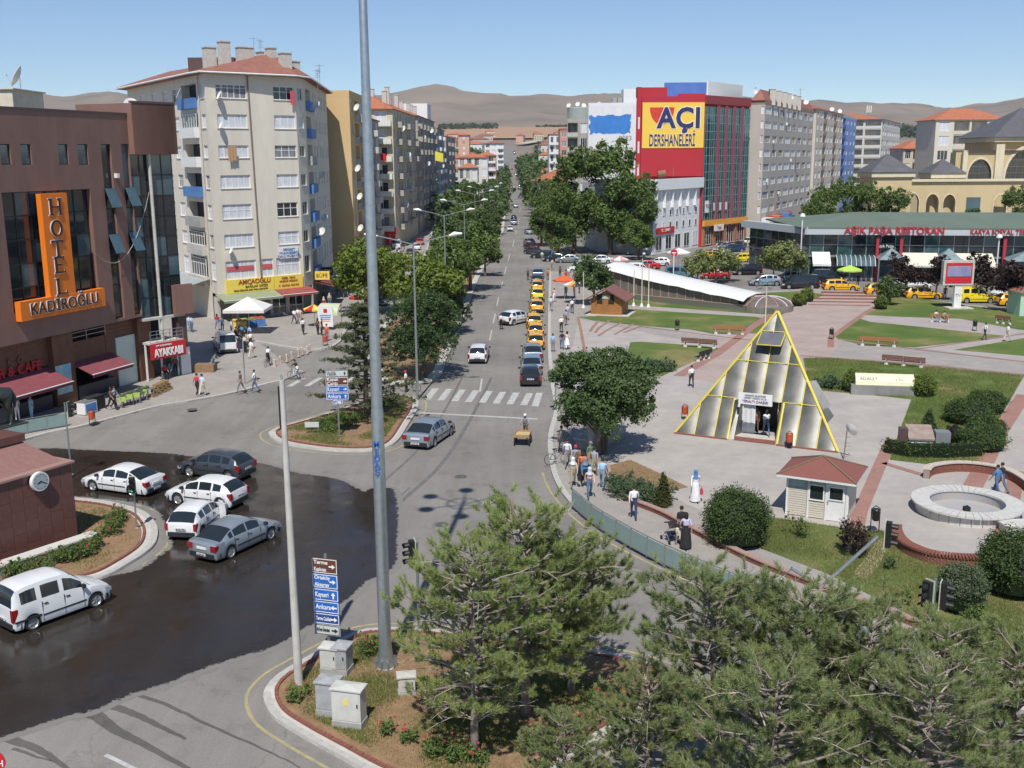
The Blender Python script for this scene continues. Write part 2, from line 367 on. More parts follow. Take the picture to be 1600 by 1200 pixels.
def on_slope(name,rows,m,lift=.5):
 mb=MB();ys_=sorted({r[0]for r in rows}|{y for y in TY if rows[0][0]<y<rows[-1][0]})
 for y in ys_:
  a,b=lerp(y,[r[0]for r in rows],[r[1]for r in rows]),lerp(y,[r[0]for r in rows],[r[2]for r in rows])
  for k in range(9):mb.v.append((a+(b-a)*k/8,y+mn.noise(Vector((a+(b-a)*k/8,y,1))*.01)*18,TZf(0,y)+lift))
 for i in range(len(ys_)-1):
  for k in range(8):mb.f.append((9*i+k,9*i+k+1,9*i+k+10,9*i+k+9));mb.m.append(0)
 structure(name,mb,m)
on_slope('field',[(1560,-60,60),(1650,-150,75),(1800,-190,90),(1950,-200,120),(2100,-180,150),(2200,-160,160)],M_FIELD,2.5)
on_slope('field',[(1500,120,420),(1700,170,520),(1900,240,600)],mat('stubble_field',(.40,.32,.20),.95,c2=(.34,.27,.18),scale=.02,space='w'),2.5)
ROADZ=.006
mb=MB().sheet([(-120,-20),(140,-20),(160,100),(190,330),(175,420),(-120,420)],z=ROADZ)
mb.add([(x,y,TZf(0,y)+ROADZ+(.25 if y>500 else 0))for y in(420,560,700,850,1000,1150,1300)for x in(-23,7)],[(2*i,2*i+1,2*i+3,2*i+2)for i in range(6)])
structure('road',mb,M_ASPH)
on_slope('track',[(1300,4,20),(1420,30,44),(1560,80,96),(1700,135,155),(1850,215,240)],mat('pale_track',(.46,.41,.32),.9,var=.1,scale=.1,space='w'),3)
def jag(poly,step,amp,seed):
 out=[];pr=random.Random(seed)
 for i in range(len(poly)):
  a,b=poly[i],poly[(i+1)%len(poly)];L=math.hypot(b[0]-a[0],b[1]-a[1]);k=max(1,int(L/step));nx,ny=-(b[1]-a[1])/L,(b[0]-a[0])/L
  for j in range(k):
   t=j/k;w=(mn.noise(Vector((a[0]+(b[0]-a[0])*t,a[1]+(b[1]-a[1])*t,seed)))*2.2+pr.uniform(-.5,.5))*amp
   out.append((a[0]+(b[0]-a[0])*t+nx*w,a[1]+(b[1]-a[1])*t+ny*w))
 return out
wetpx=[(60,704),(125,706),(170,708),(260,712),(330,722),(400,727),(455,742),(520,752),(562,772),(600,765),(608,800),(606,850),(600,885),(560,905),(540,925),(480,968),(420,1004),(360,1022),(300,1042),(255,1060),(190,1080),(140,1102),(95,1112),(40,1130),(-60,1150),(-240,1120),(-240,960),(60,930),(180,905),(230,893),(262,870),(285,848),(262,800),(236,786),(190,778),(120,772),(20,768),(-60,740),(-40,715)]
wet=smooth_path([G(*p)[:2]for p in wetpx],4,True)
mb=MB();n_=len(wet);area=sum(wet[i][0]*wet[(i+1)%n_][1]-wet[(i+1)%n_][0]*wet[i][1]for i in range(n_));sg_=1 if area>0 else-1
ib,ob=wet,offset(wet,-.75*sg_,True);mb.sheet(ib,z=.020)
for i in range(n_):
 j=(i+1)%n_;h_=.010+.002*(i%3);q=[(*ib[i],.019),(*ib[j],.019),(*ob[j],h_),(*ob[i],h_)];mb.add(q if sg_<0 else q[::-1],[(0,1,2,3)])
wo_=structure('wet_asphalt',mb,M_WET);at_=wo_.data.attributes.new('wetness','FLOAT','POINT')
for i,v in enumerate(wo_.data.vertices):at_.data[i].value=1.0 if i<n_ else(1.0,1.0,.0,.0)[(i-n_)%4 if sg_<0 else 3-(i-n_)%4]
M_DAMP=asphalt('damp_tyre_trail',(.115,.108,.10))
mb=MB()
for pts,w in(([(70,1085),(140,1112),(180,1140),(230,1166),(300,1205)],.30),([(130,1090),(190,1108),(240,1130),(290,1155)],.22),([(185,1078),(250,1097),(320,1130),(420,1175),(470,1200)],.10),
 ([(0,1150),(60,1172),(110,1205)],.22),([(20,1170),(80,1190)],.08),([(90,1108),(150,1125)],.12)):
 p=smooth_path([G(*q)[:2]for q in pts],8);wob=[(x+random.uniform(-.02,.02),y+random.uniform(-.02,.02))for x,y in p]
 a=offset(wob,w);b=offset(wob,-w);n=len(p)
 for i in range(n-1):
  f0=1-.8*(i/n);f1=1-.8*((i+1)/n)
  q=[(wob[i][0]+(a[i][0]-wob[i][0])*f0,wob[i][1]+(a[i][1]-wob[i][1])*f0),(wob[i+1][0]+(a[i+1][0]-wob[i+1][0])*f1,wob[i+1][1]+(a[i+1][1]-wob[i+1][1])*f1),
 (wob[i+1][0]+(b[i+1][0]-wob[i+1][0])*f1,wob[i+1][1]+(b[i+1][1]-wob[i+1][1])*f1),(wob[i][0]+(b[i][0]-wob[i][0])*f0,wob[i][1]+(b[i][1]-wob[i][1])*f0)]
  mb.sheet(q,z=.0080+.0003*(i%4))
structure('damp_tyre_trail',mb,M_DAMP)
mb=MB()
for pts,w in(([(560,850),(620,790),(690,725),(735,655),(768,590)],.12),([(555,800),(600,752),(650,706),(690,650),(722,590)],.08),([(600,800),(640,762)],.05)):
 ribbon(mb,smooth_path([G(*q)[:2]for q in pts],5),-w,w,.012)
structure('skid_mark',mb,M_TYRE_MARK)
mb=MB()
for a,b in(((806,366),(806.6,360)),((803.5,374),(801,386)),((797,396),(794,408)),((791,417),(788,430)),((785.5,440),(782,452)),((779,464),(776.5,478)),((774,490),(770.5,505)),((768.5,516),(765,532)),((763,543),(758,565)),((753,592),(750,612)),((810,350),(811,342)),((812,332),(813,326)),
 ((165,1180),(215,1204))):
 pa,pb=G(*a),G(*b);u=Vector(pb[:2])-Vector(pa[:2]);L=u.length;u.normalize()
 mb.obox(((pa[0]+pb[0])/2,(pa[1]+pb[1])/2),u,L,.14,.0,.016)
for i in range(9):
 b=G(667+i*21.6,624.5+i*1.2);t=G(681+i*21.0,607+i*1.1)
 if i==8:b=G(836,635);t=G(843,614)
 u=Vector(t[:2])-Vector(b[:2]);L=u.length;u.normalize();mb.obox(((b[0]+t[0])/2,(b[1]+t[1])/2),u,L,.5,0,.016)
for i in range(7):
 b=G(452+i*27,604-i*.5);t=G(474+i*27,591-i*.6);u=Vector(t[:2])-Vector(b[:2]);L=u.length;u.normalize();mb.obox(((b[0]+t[0])/2,(b[1]+t[1])/2),u,L*1.0,.45,0,.016)
a,b=G(655,645),G(840,655);u=Vector(b[:2])-Vector(a[:2]);L=u.length;u.normalize();mb.obox(((a[0]+b[0])/2,(a[1]+b[1])/2),u,L,.28,0,.016)
structure('road_marking',mb,M_LINE)
# ================= pavements and islands =================
KH=.13
def kerb(parent,path,w=.3,h=KH+.02,step=1.0,maxn=150,closed=False,edge_m=None):
 pts=resample(path+([path[0]]if closed else[]),step);rest=MB();k=0;any_rest=False
 for a,b in zip(pts,pts[1:]):
  c=((a[0]+b[0])/2,(a[1]+b[1])/2);u=(b[0]-a[0],b[1]-a[1]);L=math.hypot(*u);u=(u[0]/L,u[1]/L)
  cc=(c[0]-u[1]*w/2,c[1]+u[0]*w/2)
  if c[1]<78 and abs(c[0])<.55*c[1]+3 and k<maxn:
   piece('kerb_stone',edge_m or M_KERB,parent,(cc[0],cc[1],h/2+random.uniform(-.006,.006)),(L-.015,w,h),rz=math.atan2(u[1],u[0])+random.uniform(-.006,.006));k+=1
  else:rest.obox(cc,u,L-.01,w,0,h);any_rest=True
 if any_rest:rest.build('kerb',edge_m or M_KERB,parent,kind='stuff')
def slab(name,poly,m,z=KH):
 mb=MB().prism(poly,0.001,z,bottom=False);return structure(name,mb,m)
def brick_edge(parent,path,d,w=.12,h=.22,step=.11):
 pts=resample(path,step);mb=MB()
 for a,b in zip(pts,pts[1:]):
  u=(b[0]-a[0],b[1]-a[1]);L=math.hypot(*u);u=(u[0]/L,u[1]/L);c=((a[0]+b[0])/2-u[1]*d,(a[1]+b[1])/2+u[0]*d)
  mb.obox(c,u,L*.86,w,.0,h+random.uniform(-.012,.012))
 return mb.build('brick_edging',M_BRICKRED,parent,kind='stuff')
P2=lambda pts:[G(*p)[:2]for p in pts]
parkk=smooth_path(P2([(858,425),(857,470),(856,540),(860,600),(866,640),(857,680),(857,712),(866,752),(892,790),(940,830),(1010,868),(1090,905),(1200,955),(1330,1005),(1460,1058),(1620,1125),(1800,1200)]),6)
park_back=[(1900,560),(1750,500),(1600,487),(1430,468),(1330,455),(1262,452),(1170,458),(1085,455),(1010,447),(930,428)]
parkpoly=parkk+[G(*p)[:2]for p in park_back]
park=slab('pavement',parkpoly,M_PAVE);kerb(park,parkk)
leftk=smooth_path(P2([(690,300),(672,370),(650,430),(628,470),(590,485),(560,500),(540,512),(532,530),(515,543),(495,547),(470,546),(400,534)]),5)
lk2=smooth_path(P2([(-120,722),(0,699),(80,678),(130,668),(190,652),(252,636),(300,628),(345,620),(385,611),(417,602),(440,597)]),6)
left=slab('pavement',[(p[0],p[1])for p in leftk[::1]]+P2([(430,556),(452,576),(478,582),(440,597)])+lk2[::-1]+[(-110,70),(-110,420),(-30,420)],M_PAVE)
kerb(left,lk2);kerb(left,leftk)
isl=smooth_path(P2([(412,1088),(424,1120),(460,1146),(520,1180),(600,1222),(720,1262),(850,1220),(930,1165),(1005,1120),(1050,1078),(1045,1052),(980,1030),(860,1010),(700,990),(610,985),(560,990),(520,1010),(465,1040),(430,1062)]),5,True)
isl_o=slab('traffic_island',isl,M_CONCL);kerb(isl_o,isl,closed=True,w=.22)
inner=offset(isl,.45,True);mb=MB().prism(inner,.001,KH+.03,bottom=False);structure('planting_bed',mb,M_SOIL)
brick_edge(isl_o,isl+[isl[0]],.42)
ylw=MB();ribbon(ylw,isl,-.62,-.5,.013,closed=True);
mon=smooth_path(P2([(-300,985),(-120,945),(0,935),(90,920),(160,905),(205,882),(238,858),(247,838),(243,820),(225,802),(185,790),(140,783),(60,778),(-60,775),(-300,780)]),5,True)
mon_o=slab('traffic_island',mon,M_CONCL);kerb(mon_o,mon,closed=True,w=.3)
mb=MB().prism(offset(mon,.75,True),.001,KH+.03,bottom=False);structure('planting_bed',mb,M_SOIL);brick_edge(mon_o,mon,.62)
ribbon(ylw,mon[25:60],-.6,-.48,.013)
ced=smooth_path(P2([(420,681),(440,694),(500,704),(560,707),(600,702),(622,690),(640,662),(653,640),(652,627),(636,620),(600,619),(570,628),(520,645),(470,660),(432,671)]),5,True)
ced_o=slab('traffic_island',ced,M_CONCL);kerb(ced_o,ced,closed=True,w=.3)
mb=MB().prism(offset(ced,.6,True),.001,KH+.03,bottom=False);structure('planting_bed',mb,M_SOIL);brick_edge(ced_o,ced+[ced[0]],.5)
ribbon(ylw,ced,-.6,-.48,.013,closed=True)
medr=P2([(676,597),(690,585),(697,565),(712,530),(728,490),(742,450),(765,402),(787,362)])
med=P2([(590,600),(640,600)])+[(p[0],p[1])for p in smooth_path(medr,3)]+[(-1.5,420),(-6.5,420),(-9.0,200),(-12.0,130),(-14.0,110),(-13.5,95)]
med_o=slab('median_strip',med,M_CONCL);kerb(med_o,smooth_path(medr,5),w=.3,maxn=60)
mb=MB();cx=sum(p[0]for p in med)/len(med);mb.prism([(p[0]+(.8 if p[0]<-8 else-.8),p[1]+(.9 if p[1]<90 else 0))for p in med],.001,KH+.03,bottom=False);structure('planting_bed',mb,M_SOIL)
mb=MB().prism([(-6.0,420),(-1.2,420),(-1.0,560),(-5.5,560)],0,KH,bottom=False);structure('median_strip',mb,M_CONCL)
ribbon(ylw,parkk[40:],-.55,-.43,.013)
structure('yellow_line',ylw,M_YLINE)
# ---------- the park: plaza, lawns, paths ----------
def sheet(name,px,m,z,smooth=0):
 p=P2(px);p=smooth_path(p,smooth,True)if smooth else p
 mb=MB().sheet(p,z=KH+z);return structure(name,mb,m)
sheet('plaza',[(905,500),(890,560),(890,620),(900,690),(950,728),(1010,760),(1090,800),(1180,830),(1330,860),(1388,835),(1420,870),(1545,885),(1640,880),(1700,720),(1640,590),(1450,612),(1300,560),(1250,540),(1100,540),(1000,520)],M_PLAZA,.004)
sheet('path',[(935,500),(1000,512),(1240,548),(1330,530),(1430,545),(1640,575),(1640,500),(1580,488),(1500,480),(1440,478),(1400,462),(1335,460),(1260,455),(1160,470),(1000,480)],M_PINKG,.008)
sheet('path',[(1262,455),(1400,462),(1340,505),(1298,560),(1282,640),(1215,600),(1130,600),(1090,596),(1058,588),(1150,520),(1210,490)],M_PINK,.012)
lawn=[
 ([(980,478),(1080,485),(1220,495),(1240,482),(1290,462),(1255,456),(1150,462),(1080,457),(1010,449),(985,450)],0),
 ([(900,497),(930,496),(980,484),(1080,491),(1180,497),(1208,502),(1190,523),(1110,523),(1078,517),(1000,511),(930,503)],0),
 ([(985,537),(1000,536),(1100,543),(1130,548),(1100,560),(1060,578),(1035,590),(990,590),(975,570)],0),
 ([(1344,500),(1360,505),(1440,513),(1570,527),(1520,535),(1430,545),(1350,542),(1310,532),(1300,525)],0),
 ([(1405,497),(1350,494),(1378,480),(1400,462),(1500,478),(1640,495),(1640,522),(1590,517),(1500,500)],0),
 ([(1490,549),(1640,524),(1640,562)],0),
 ([(1255,562),(1300,562),(1450,575),(1600,590),(1560,660),(1530,735),(1500,735),(1390,722),(1400,690),(1424,627),(1380,622),(1270,612),(1262,600)],0),
 ([(1010,778),(960,745),(945,733),(985,722),(1040,748),(1075,765)],0),
 ([(1130,832),(1200,812),(1312,828),(1345,832),(1385,835),(1420,872),(1500,885),(1560,888),(1680,870),(1760,1100),(1640,1075),(1500,1005),(1400,955),(1290,900),(1180,858)],0)]
for px,s in lawn[:7]:sheet('lawn',px,M_GRASS,.018)
sheet('lawn',lawn[8][0],M_GRASS,.018)
sheet('planting_bed',lawn[7][0],M_SOIL,.018)
sheet('path',[(1395,836),(1370,850),(1350,880),(1330,900),(1352,912),(1372,890),(1385,862),(1402,845)],mat('worn_earth_path',(.42,.34,.25),.9,var=.12),.022)
mb=MB()
def band(px,w,z=.024):
 ribbon(mb,P2(px),-w/2,w/2,KH+z)
for px,w in(([(1330,862),(1345,800),(1380,718),(1393,690)],.7),([(1380,727),(1442,746)],.45),([(1600,620),(1560,680),(1530,745),(1500,800)],1.0),
 ([(1545,885),(1570,830),(1590,740)],.8),([(1262,456),(1180,510),(1120,555),(1060,590)],.9),([(1400,462),(1350,492),(1298,530),(1298,545)],.6),
 ([(1000,512),(1180,535),(1240,548)],.35),([(1310,532),(1440,549),(1620,570)],.35),([(1430,548),(1560,530),(1620,520)],.3),([(1250,558),(1440,572),(1600,588)],.5),
 ([(935,503),(925,515),(922,520)],.3),([(952,503),(935,515),(930,522)],.3),([(970,506),(945,520),(935,527)],.3),([(990,508),(960,525)],.3),([(1002,511),(975,522)],.3),([(903,497),(908,520),(915,560)],.3)):band(px,w)
structure('paving_band',mb,M_REDP)
mb=MB()
for k in range(5):
 y=458+k*4.6;a=G(1283-k*5,y,KH);b=G(1388-k*7,y+1.2,KH);u=Vector(b[:2])-Vector(a[:2]);L=u.length;u.normalize();mb.obox(((a[0]+b[0])/2,(a[1]+b[1])/2),u,L,.45,KH,KH+.05+.04*(4-k))
structure('steps',mb,M_BRICKRED)
wallp=smooth_path(P2([(948,737),(958,765),(985,788),(1012,800),(1040,812),(1100,845),(1180,885),(1280,925),(1400,972),(1500,1012),(1640,1070)]),5)
lw=empty('low_brick_wall',(*wallp[0],KH),'long low red brick edging wall between the park pavement and the lawn','wall')
pts=resample(wallp,.225);mbc=MB();mbb=MB();cnt=0
for a,b in zip(pts,pts[1:]):
 u=(b[0]-a[0],b[1]-a[1]);L=math.hypot(*u);u=(u[0]/L,u[1]/L);c=((a[0]+b[0])/2,(a[1]+b[1])/2)
 for r in range(3):mbb.obox((c[0]+u[0]*.1*(r%2),c[1]+u[1]*.1*(r%2)),u,L*.93,.22,KH+.01+r*.075,KH+.076+r*.075)
mbb.build('brickwork',M_BRICKRED,lw,kind='stuff')
for a,b in zip(resample(wallp,.6),resample(wallp,.6)[1:]):
 u=(b[0]-a[0],b[1]-a[1]);L=math.hypot(*u);cnt+=1
 if cnt<200:piece('coping_stone',mat('coping',(.36,.24,.20),.85,var=.15),lw,((a[0]+b[0])/2,(a[1]+b[1])/2,KH+.26),(L-.01,.3,.06),rz=math.atan2(u[1],u[0]))
 # ================= building kit =================
_wm={}
def win_meshes(w,h,cols,trans,fw=.07,m_fr=None,deep=.0):
 k=(round(w,2),round(h,2),cols,round(trans,2),fw,m_fr.name if m_fr else '')
 if k in _wm:return _wm[k]
 b=MB();y0,y1=.10,.16
 b.box(0,w,y0,y1,0,fw);b.box(0,w,y0,y1,h-fw,h);b.box(0,fw,y0,y1,fw,h-fw);b.box(w-fw,w,y0,y1,fw,h-fw)
 for i in range(1,cols):x=w*i/cols;b.box(x-fw*.5,x+fw*.5,y0+.003,y1-.003,fw,h-fw)
 if trans:b.box(fw,w-fw,y0+.006,y1-.006,h*trans-fw*.4,h*trans+fw*.4)
 fr=b.mesh('window',m_fr or M_FRAME)
 p=MB().add([(0,.14,0),(w,.14,0),(w,.14,h),(0,.14,h)],[(0,1,2,3)]).mesh('pane',M_GLASS)
 c=MB()
 n=max(2,int(w/.28));fr0=.04
 xs=[fr0+(w-2*fr0)*i/n for i in range(n+1)]
 for i in range(n):c.add([(xs[i],.128+.008*(i%2),.03),(xs[i+1],.128+.008*((i+1)%2),.03),(xs[i+1],.128+.008*((i+1)%2),h-.03),(xs[i],.128+.008*(i%2),h-.03)],[(0,1,2,3)])
 cu=c.mesh('curtain',M_CURT)
 _wm[k]=(fr,p,cu);return _wm[k]
class Face:
 def __init__(s,root,p0,p1,z0,z1,wall_m,wmb=None,mi=0):
  s.root=root;s.p0=Vector(p0[:2]);d=Vector(p1[:2])-s.p0;s.L=d.length;s.u=d/s.L;s.n=Vector((s.u.y,-s.u.x));s.rz=math.atan2(s.u.y,s.u.x)
  s.z0=z0;s.z1=z1;s.ops=[];s.m=wall_m;s.wmb=wmb;s.mi=mi
 def at(s,a,z=0.0,out=0.0):
  q=s.p0+s.u*a+s.n*out;return(q.x,q.y,z)
 def px(s,x,y):
  d=ray(x,y);den=d[0]*s.u.y-d[1]*s.u.x;t=(s.p0.x*s.u.y-s.p0.y*s.u.x)/den
  return((d[0]*t-s.p0.x)*s.u.x+(d[1]*t-s.p0.y)*s.u.y,EYE+d[2]*t)
 def op(s,a0,a1,za,zb,depth=.22):
  s.ops.append((max(a0,.001),min(a1,s.L-.001),za,zb,depth));return s.ops[-1]
 def wall(s,name='wall',back_m=None):
  mb=s.wmb or MB()
  xs=sorted({0.0,s.L}|{o[0]for o in s.ops}|{o[1]for o in s.ops});zs=sorted({s.z0,s.z1}|{o[2]for o in s.ops}|{o[3]for o in s.ops})
  xs=[xs[0]]+[b for a,b in zip(xs,xs[1:])if b-a>1e-4];zs=[zs[0]]+[b for a,b in zip(zs,zs[1:])if b-a>1e-4]
  for i in range(len(xs)-1):
   run=None
   for j in range(len(zs)-1):
    cx,cz=(xs[i]+xs[i+1])/2,(zs[j]+zs[j+1])/2
    hole=any(o[0]<cx<o[1]and o[2]<cz<o[3]for o in s.ops)
    if not hole and run is None:run=zs[j]
    if run is not None and(hole or j==len(zs)-2):
     zt=zs[j]if hole else zs[j+1]
     mb.add([s.at(xs[i],run),s.at(xs[i+1],run),s.at(xs[i+1],zt),s.at(xs[i],zt)],[(0,1,2,3)],s.mi);run=None
  for a0,a1,za,zb,d in s.ops:
   q=[s.at(a0,za),s.at(a1,za),s.at(a1,zb),s.at(a0,zb)];r=[s.at(a0,za,-d),s.at(a1,za,-d),s.at(a1,zb,-d),s.at(a0,zb,-d)]
   mb.add(q+r,[(0,4,5,1),(1,5,6,2),(2,6,7,3),(3,7,4,0)],s.mi)
   if d>.5:mb.add(r,[(0,1,2,3)],s.mi)
  if s.wmb is None:return mb.build(name,s.m,s.root)
 def window(s,a0,a1,za,zb,cols=2,trans=0,curtain=.7,glass=None,fr=None,depth=.22,sill=True,fw=.07,inset=0.0,cut=True):
  if cut:s.op(a0,a1,za,zb,depth)
  f,p,c=win_meshes(a1-a0,zb-za,cols,trans,fw,fr)
  o=inst('window',f,s.root,loc=s.at(a0,za,-inset),rz=s.rz)
  pn=ik('pane',p,o,mats=[glass]if glass else None)
  if random.random()<curtain:
   ik('curtain',c,o,mats=[random.choice([M_CURT,M_CURT,M_CURT,M_CURTD])])
  if sill:
   k=('sill',round(a1-a0,2))
   if k not in _wm:_wm[k]=MB().box(-.06,a1-a0+.06,-.08,.1,-.06,-.002).mesh('sill',M_CONCL)
   ik('sill',_wm[k],o)
  return o
 def box(s,name,m,a0,a1,za,zb,o0,o1,parent=None,**kw):
  return piece(name,m,parent or s.root,s.at((a0+a1)/2,(za+zb)/2,(o0+o1)/2),(a1-a0,abs(o1-o0),zb-za),rz=s.rz)
 def text(s,t,a,z,h,m,out=.06,depth=.05,**kw):
  return text_on(t,s.root if 'parent' not in kw else kw.pop('parent'),s.at(a,z,out),s.rz,h,m,depth=depth,**kw)
def face_px(f,x0,y0,x1,y1):
 a0,z1=f.px(x0,y0);a1,_=f.px(x1,y0);_,z0=f.px(x0,y1);return a0,a1,z0,z1
def balcony(f,a0,a1,z,d=1.1,h=.95,m=None,slab_m=None,rail=False):
 b=MB()
 o=f.box('balcony',slab_m or M_CONCL,a0,a1,z-.14,z,.002,d)
 b=MB();w=a1-a0;t=.06
 cx=f.at((a0+a1)/2,z,0)
 def P(x0,x1,y0,y1,za,zb):b.box(x0,x1,y0,y1,za,zb)
 if rail:
  n=int(w/.14)
  for i in range(n+1):x=-w/2+w*i/n;P(x-.01,x+.01,-d+.02,-d+.05,0,h)
  P(-w/2,w/2,-d+.01,-d+.06,h-.05,h);P(-w/2,-w/2+.04,-d+.06,0,h-.05,h);P(w/2-.04,w/2,-d+.06,0,h-.05,h)
 else:
  P(-w/2,w/2,-d,-d+t,.001,h);P(-w/2,-w/2+t,-d+t,-.01,.001,h);P(w/2-t,w/2,-d+t,-.01,.001,h)
 inst('balustrade',b.mesh('balustrade',m or M_CONCL),f.root,loc=cx,rz=f.rz)
def dish(px_,py_,pos,face=R(-110),s=.45,label=None,parent=None):
 r=empty('satellite_dish',pos,label,'satellite dish',None,rz=face)if parent is None else None
 par=r or parent
 k=('dish',s)
 if k not in _wm:
  b=MB().lathe([(.02,0),(s*.5,s*.07),(s,s*.28),(s*.99,s*.30),(s*.5,s*.10),(.03,s*.03)],n=18);a=b.mesh('dish_reflector',M_WHITE,smooth=40)
  b=MB().tube([(0,0,0),(0,0,s*1.2)],.025,6);b2=MB().tube([(0,-s*.95,s*.22),(0,-s*.3,s*1.0)],.012,5);b2.box(-.03,.03,-s*.36,-s*.24,s*.95,s*1.05)
  _wm[k]=(a,b.mesh('mast',M_GREYMETAL),b2.mesh('feed_arm',M_GREYMETAL))
 a,b,c=_wm[k]
 if parent is None:
  ik('mast',b,r);d=ik('dish_reflector',a,r,loc=(0,-.04,s*1.2),rot=(R(62),0,0));ik('feed_arm',c,d)
  return r
 d=inst('satellite_dish',a,par,loc=pos,rot=(R(65),0,face));ik('feed_arm',c,d);return d
def hip_roof(root,poly,z,rise,over=.5,m=None,name='roof'):
 cx=sum(p[0]for p in poly)/4;cy=sum(p[1]for p in poly)/4;P=[]
 P=[Vector(p[:2])for p in poly];c=Vector((cx,cy))
 Q=[p+(p-c).normalized()*over*1.4 for p in P]
 if(P[1]-P[0]).length<(P[2]-P[1]).length:Q=Q[1:]+Q[:1]
 half=min((Q[2]-Q[1]).length/2,(Q[1]-Q[0]).length*.45);m1=(Q[0]+Q[3])/2;m2=(Q[1]+Q[2])/2;ax=(m2-m1).normalized();r1=m1+ax*half;r2=m2-ax*half
 v=[(*q,z)for q in Q]+[(*r1,z+rise),(*r2,z+rise)]+[(*q,z-.15)for q in Q]
 b=MB().add(v,[(0,1,5,4),(2,3,4,5),(1,2,5),(3,0,4),(6,9,8,7),(0,6,7,1),(1,7,8,2),(2,8,9,3),(3,9,6,0)])
 return b.build(name,m or M_TILE,root)
def chimney(root,x,y,z0,z1,w=.8,d=.8,rz=0,m=None):
 b=MB().box(-w/2,w/2,-d/2,d/2,0,z1-z0);b.box(-w/2-.08,w/2+.08,-d/2-.08,d/2+.08,z1-z0+.001,z1-z0+.12)
 return inst('chimney',b.mesh('chimney',m or M_CONCL),root,loc=(x,y,z0),rz=rz)
def antenna(root,pos,h=2.2,rz=0):
 if 'ant' not in _wm:
  b=MB().tube([(0,0,0),(0,0,1)],.015,5)
  for k in range(5):b.box(-.3+.04*k,.3-.04*k,-.008,.008,.62+.08*k,.635+.08*k)
  b.box(-.01,.01,-.35,.35,.9,.915)
  _wm['ant']=b.mesh('antenna',M_GREYMETAL)
 return inst('antenna',_wm['ant'],root,loc=pos,rz=rz,scale=(h*.6,h*.6,h))
 # ---------------- hotel block, left ----------------
M_CLAD=mat('brown_cladding',(.225,.125,.10),.55,var=.10,scale=1.2,streak=.3)
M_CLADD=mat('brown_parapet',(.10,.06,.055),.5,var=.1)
M_WOOD=mat('brown_plank',(.20,.085,.045),.6,c2=(.12,.055,.035),scale=4)
M_ORANGE=mat('orange_sign',(.80,.20,.015),.5,var=.04)
hot=empty('hotel_building',(-32.5,74,0),'brown clad hotel building with tall orange HOTEL sign and dark glass','hotel')
pA=(-29.1,82.6);uu=Vector((5,14.5)).normalized();pL=Vector(pA)-uu*34
f=Face(hot,pL,pA,5.4,20.8,M_CLAD)
HF=f
glass_ops=[]
def hotwin(x0,y0,x1,y1,cols=1,sill=False,inset=.0,fw=.05):
 a0,a1,z0,z1=face_px(f,x0,y0,x1,y1);return f.window(a0,a1,z0,z1,cols,0,curtain=0,glass=M_GLASSB,fr=M_BLACK,sill=False,fw=fw,depth=.3)
for x0,x1 in((-1,15),(31,47.5),(90,105.5),(120.5,136.5)):hotwin(x0,225,x1,257.5)
a0,_=f.px(2,300);a1,_=f.px(141,300);_,z1=f.px(141,295);zlo=7.4
f.op(a0,a1,zlo,z1,.45);n=6
for i in range(n):
 for j in range(5):
  w=(a1-a0)/n;h=(z1-zlo)/5;k=win_meshes(w,h,1,0,.05,M_BLACK)
  o=inst('window',k[0],hot,loc=f.at(a0+w*i,zlo+h*j,-.25),rz=f.rz);ik('pane',k[1],o,mats=[random.choice([M_GLASS,M_GLASS,M_GLASSB])])
aa0,aa1,zz0,zz1=a0,a1,zlo,z1
for x0,x1 in((157,172.5),(189,204)):
 a0,_=f.px(x0,225);a1,_=f.px(x1,225);_,z1=f.px(x0,225);z0=5.6
 f.op(a0,a1,z0,z1,.3);hs=[.0,2.6,4.9,6.4,8.3,9.8,z1-z0]
 for j in range(6):
  za,zb=z0+hs[j],z0+hs[j+1];k=win_meshes(a1-a0,zb-za,1,0,.05,M_BLACK)
  if j in(2,4):
   o=inst('window',k[0],hot,loc=f.at(a0,za,.0),rot=(0,0,f.rz));ik('pane',k[1],o,mats=[M_GLASS])
   b=MB().box(0,a1-a0,-.03,.0,-1.5,0);o2=inst('tilted_sash',b.mesh('tilted_sash',M_GLASSB),hot,loc=f.at(a0,zb,.03),rot=(R(-22),0,f.rz))
  else:
   o=inst('window',k[0],hot,loc=f.at(a0,za,-.08),rz=f.rz);ik('pane',k[1],o,mats=[random.choice([M_GLASS,M_GLASSB])])
f.wall('upper_wall')
f.box('parapet',M_CLADD,0,f.L,20.801,20.95,-.4,.06)
lo=Face(hot,pL-f.n*.9,Vector(pA)-f.n*.9,0,5.4,M_WOOD);LF=lo
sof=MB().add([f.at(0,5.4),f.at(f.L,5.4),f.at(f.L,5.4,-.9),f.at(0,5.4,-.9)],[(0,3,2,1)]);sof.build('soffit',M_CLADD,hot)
def lop(x0,y0,x1,y1,d):a0,a1,z0,z1=face_px(lo,x0,y0,x1,y1);lo.op(a0,a1,max(z0,.02),z1,d);return a0,a1,max(z0,.02),z1
b1=lop(-30,512,70,549,1.6);b2=lop(100,500,161,538,1.6)
s1=lop(-60,604,80,668,3.0);s2=lop(109,578,178,634,3.0)
lo.wall('lower_wall');
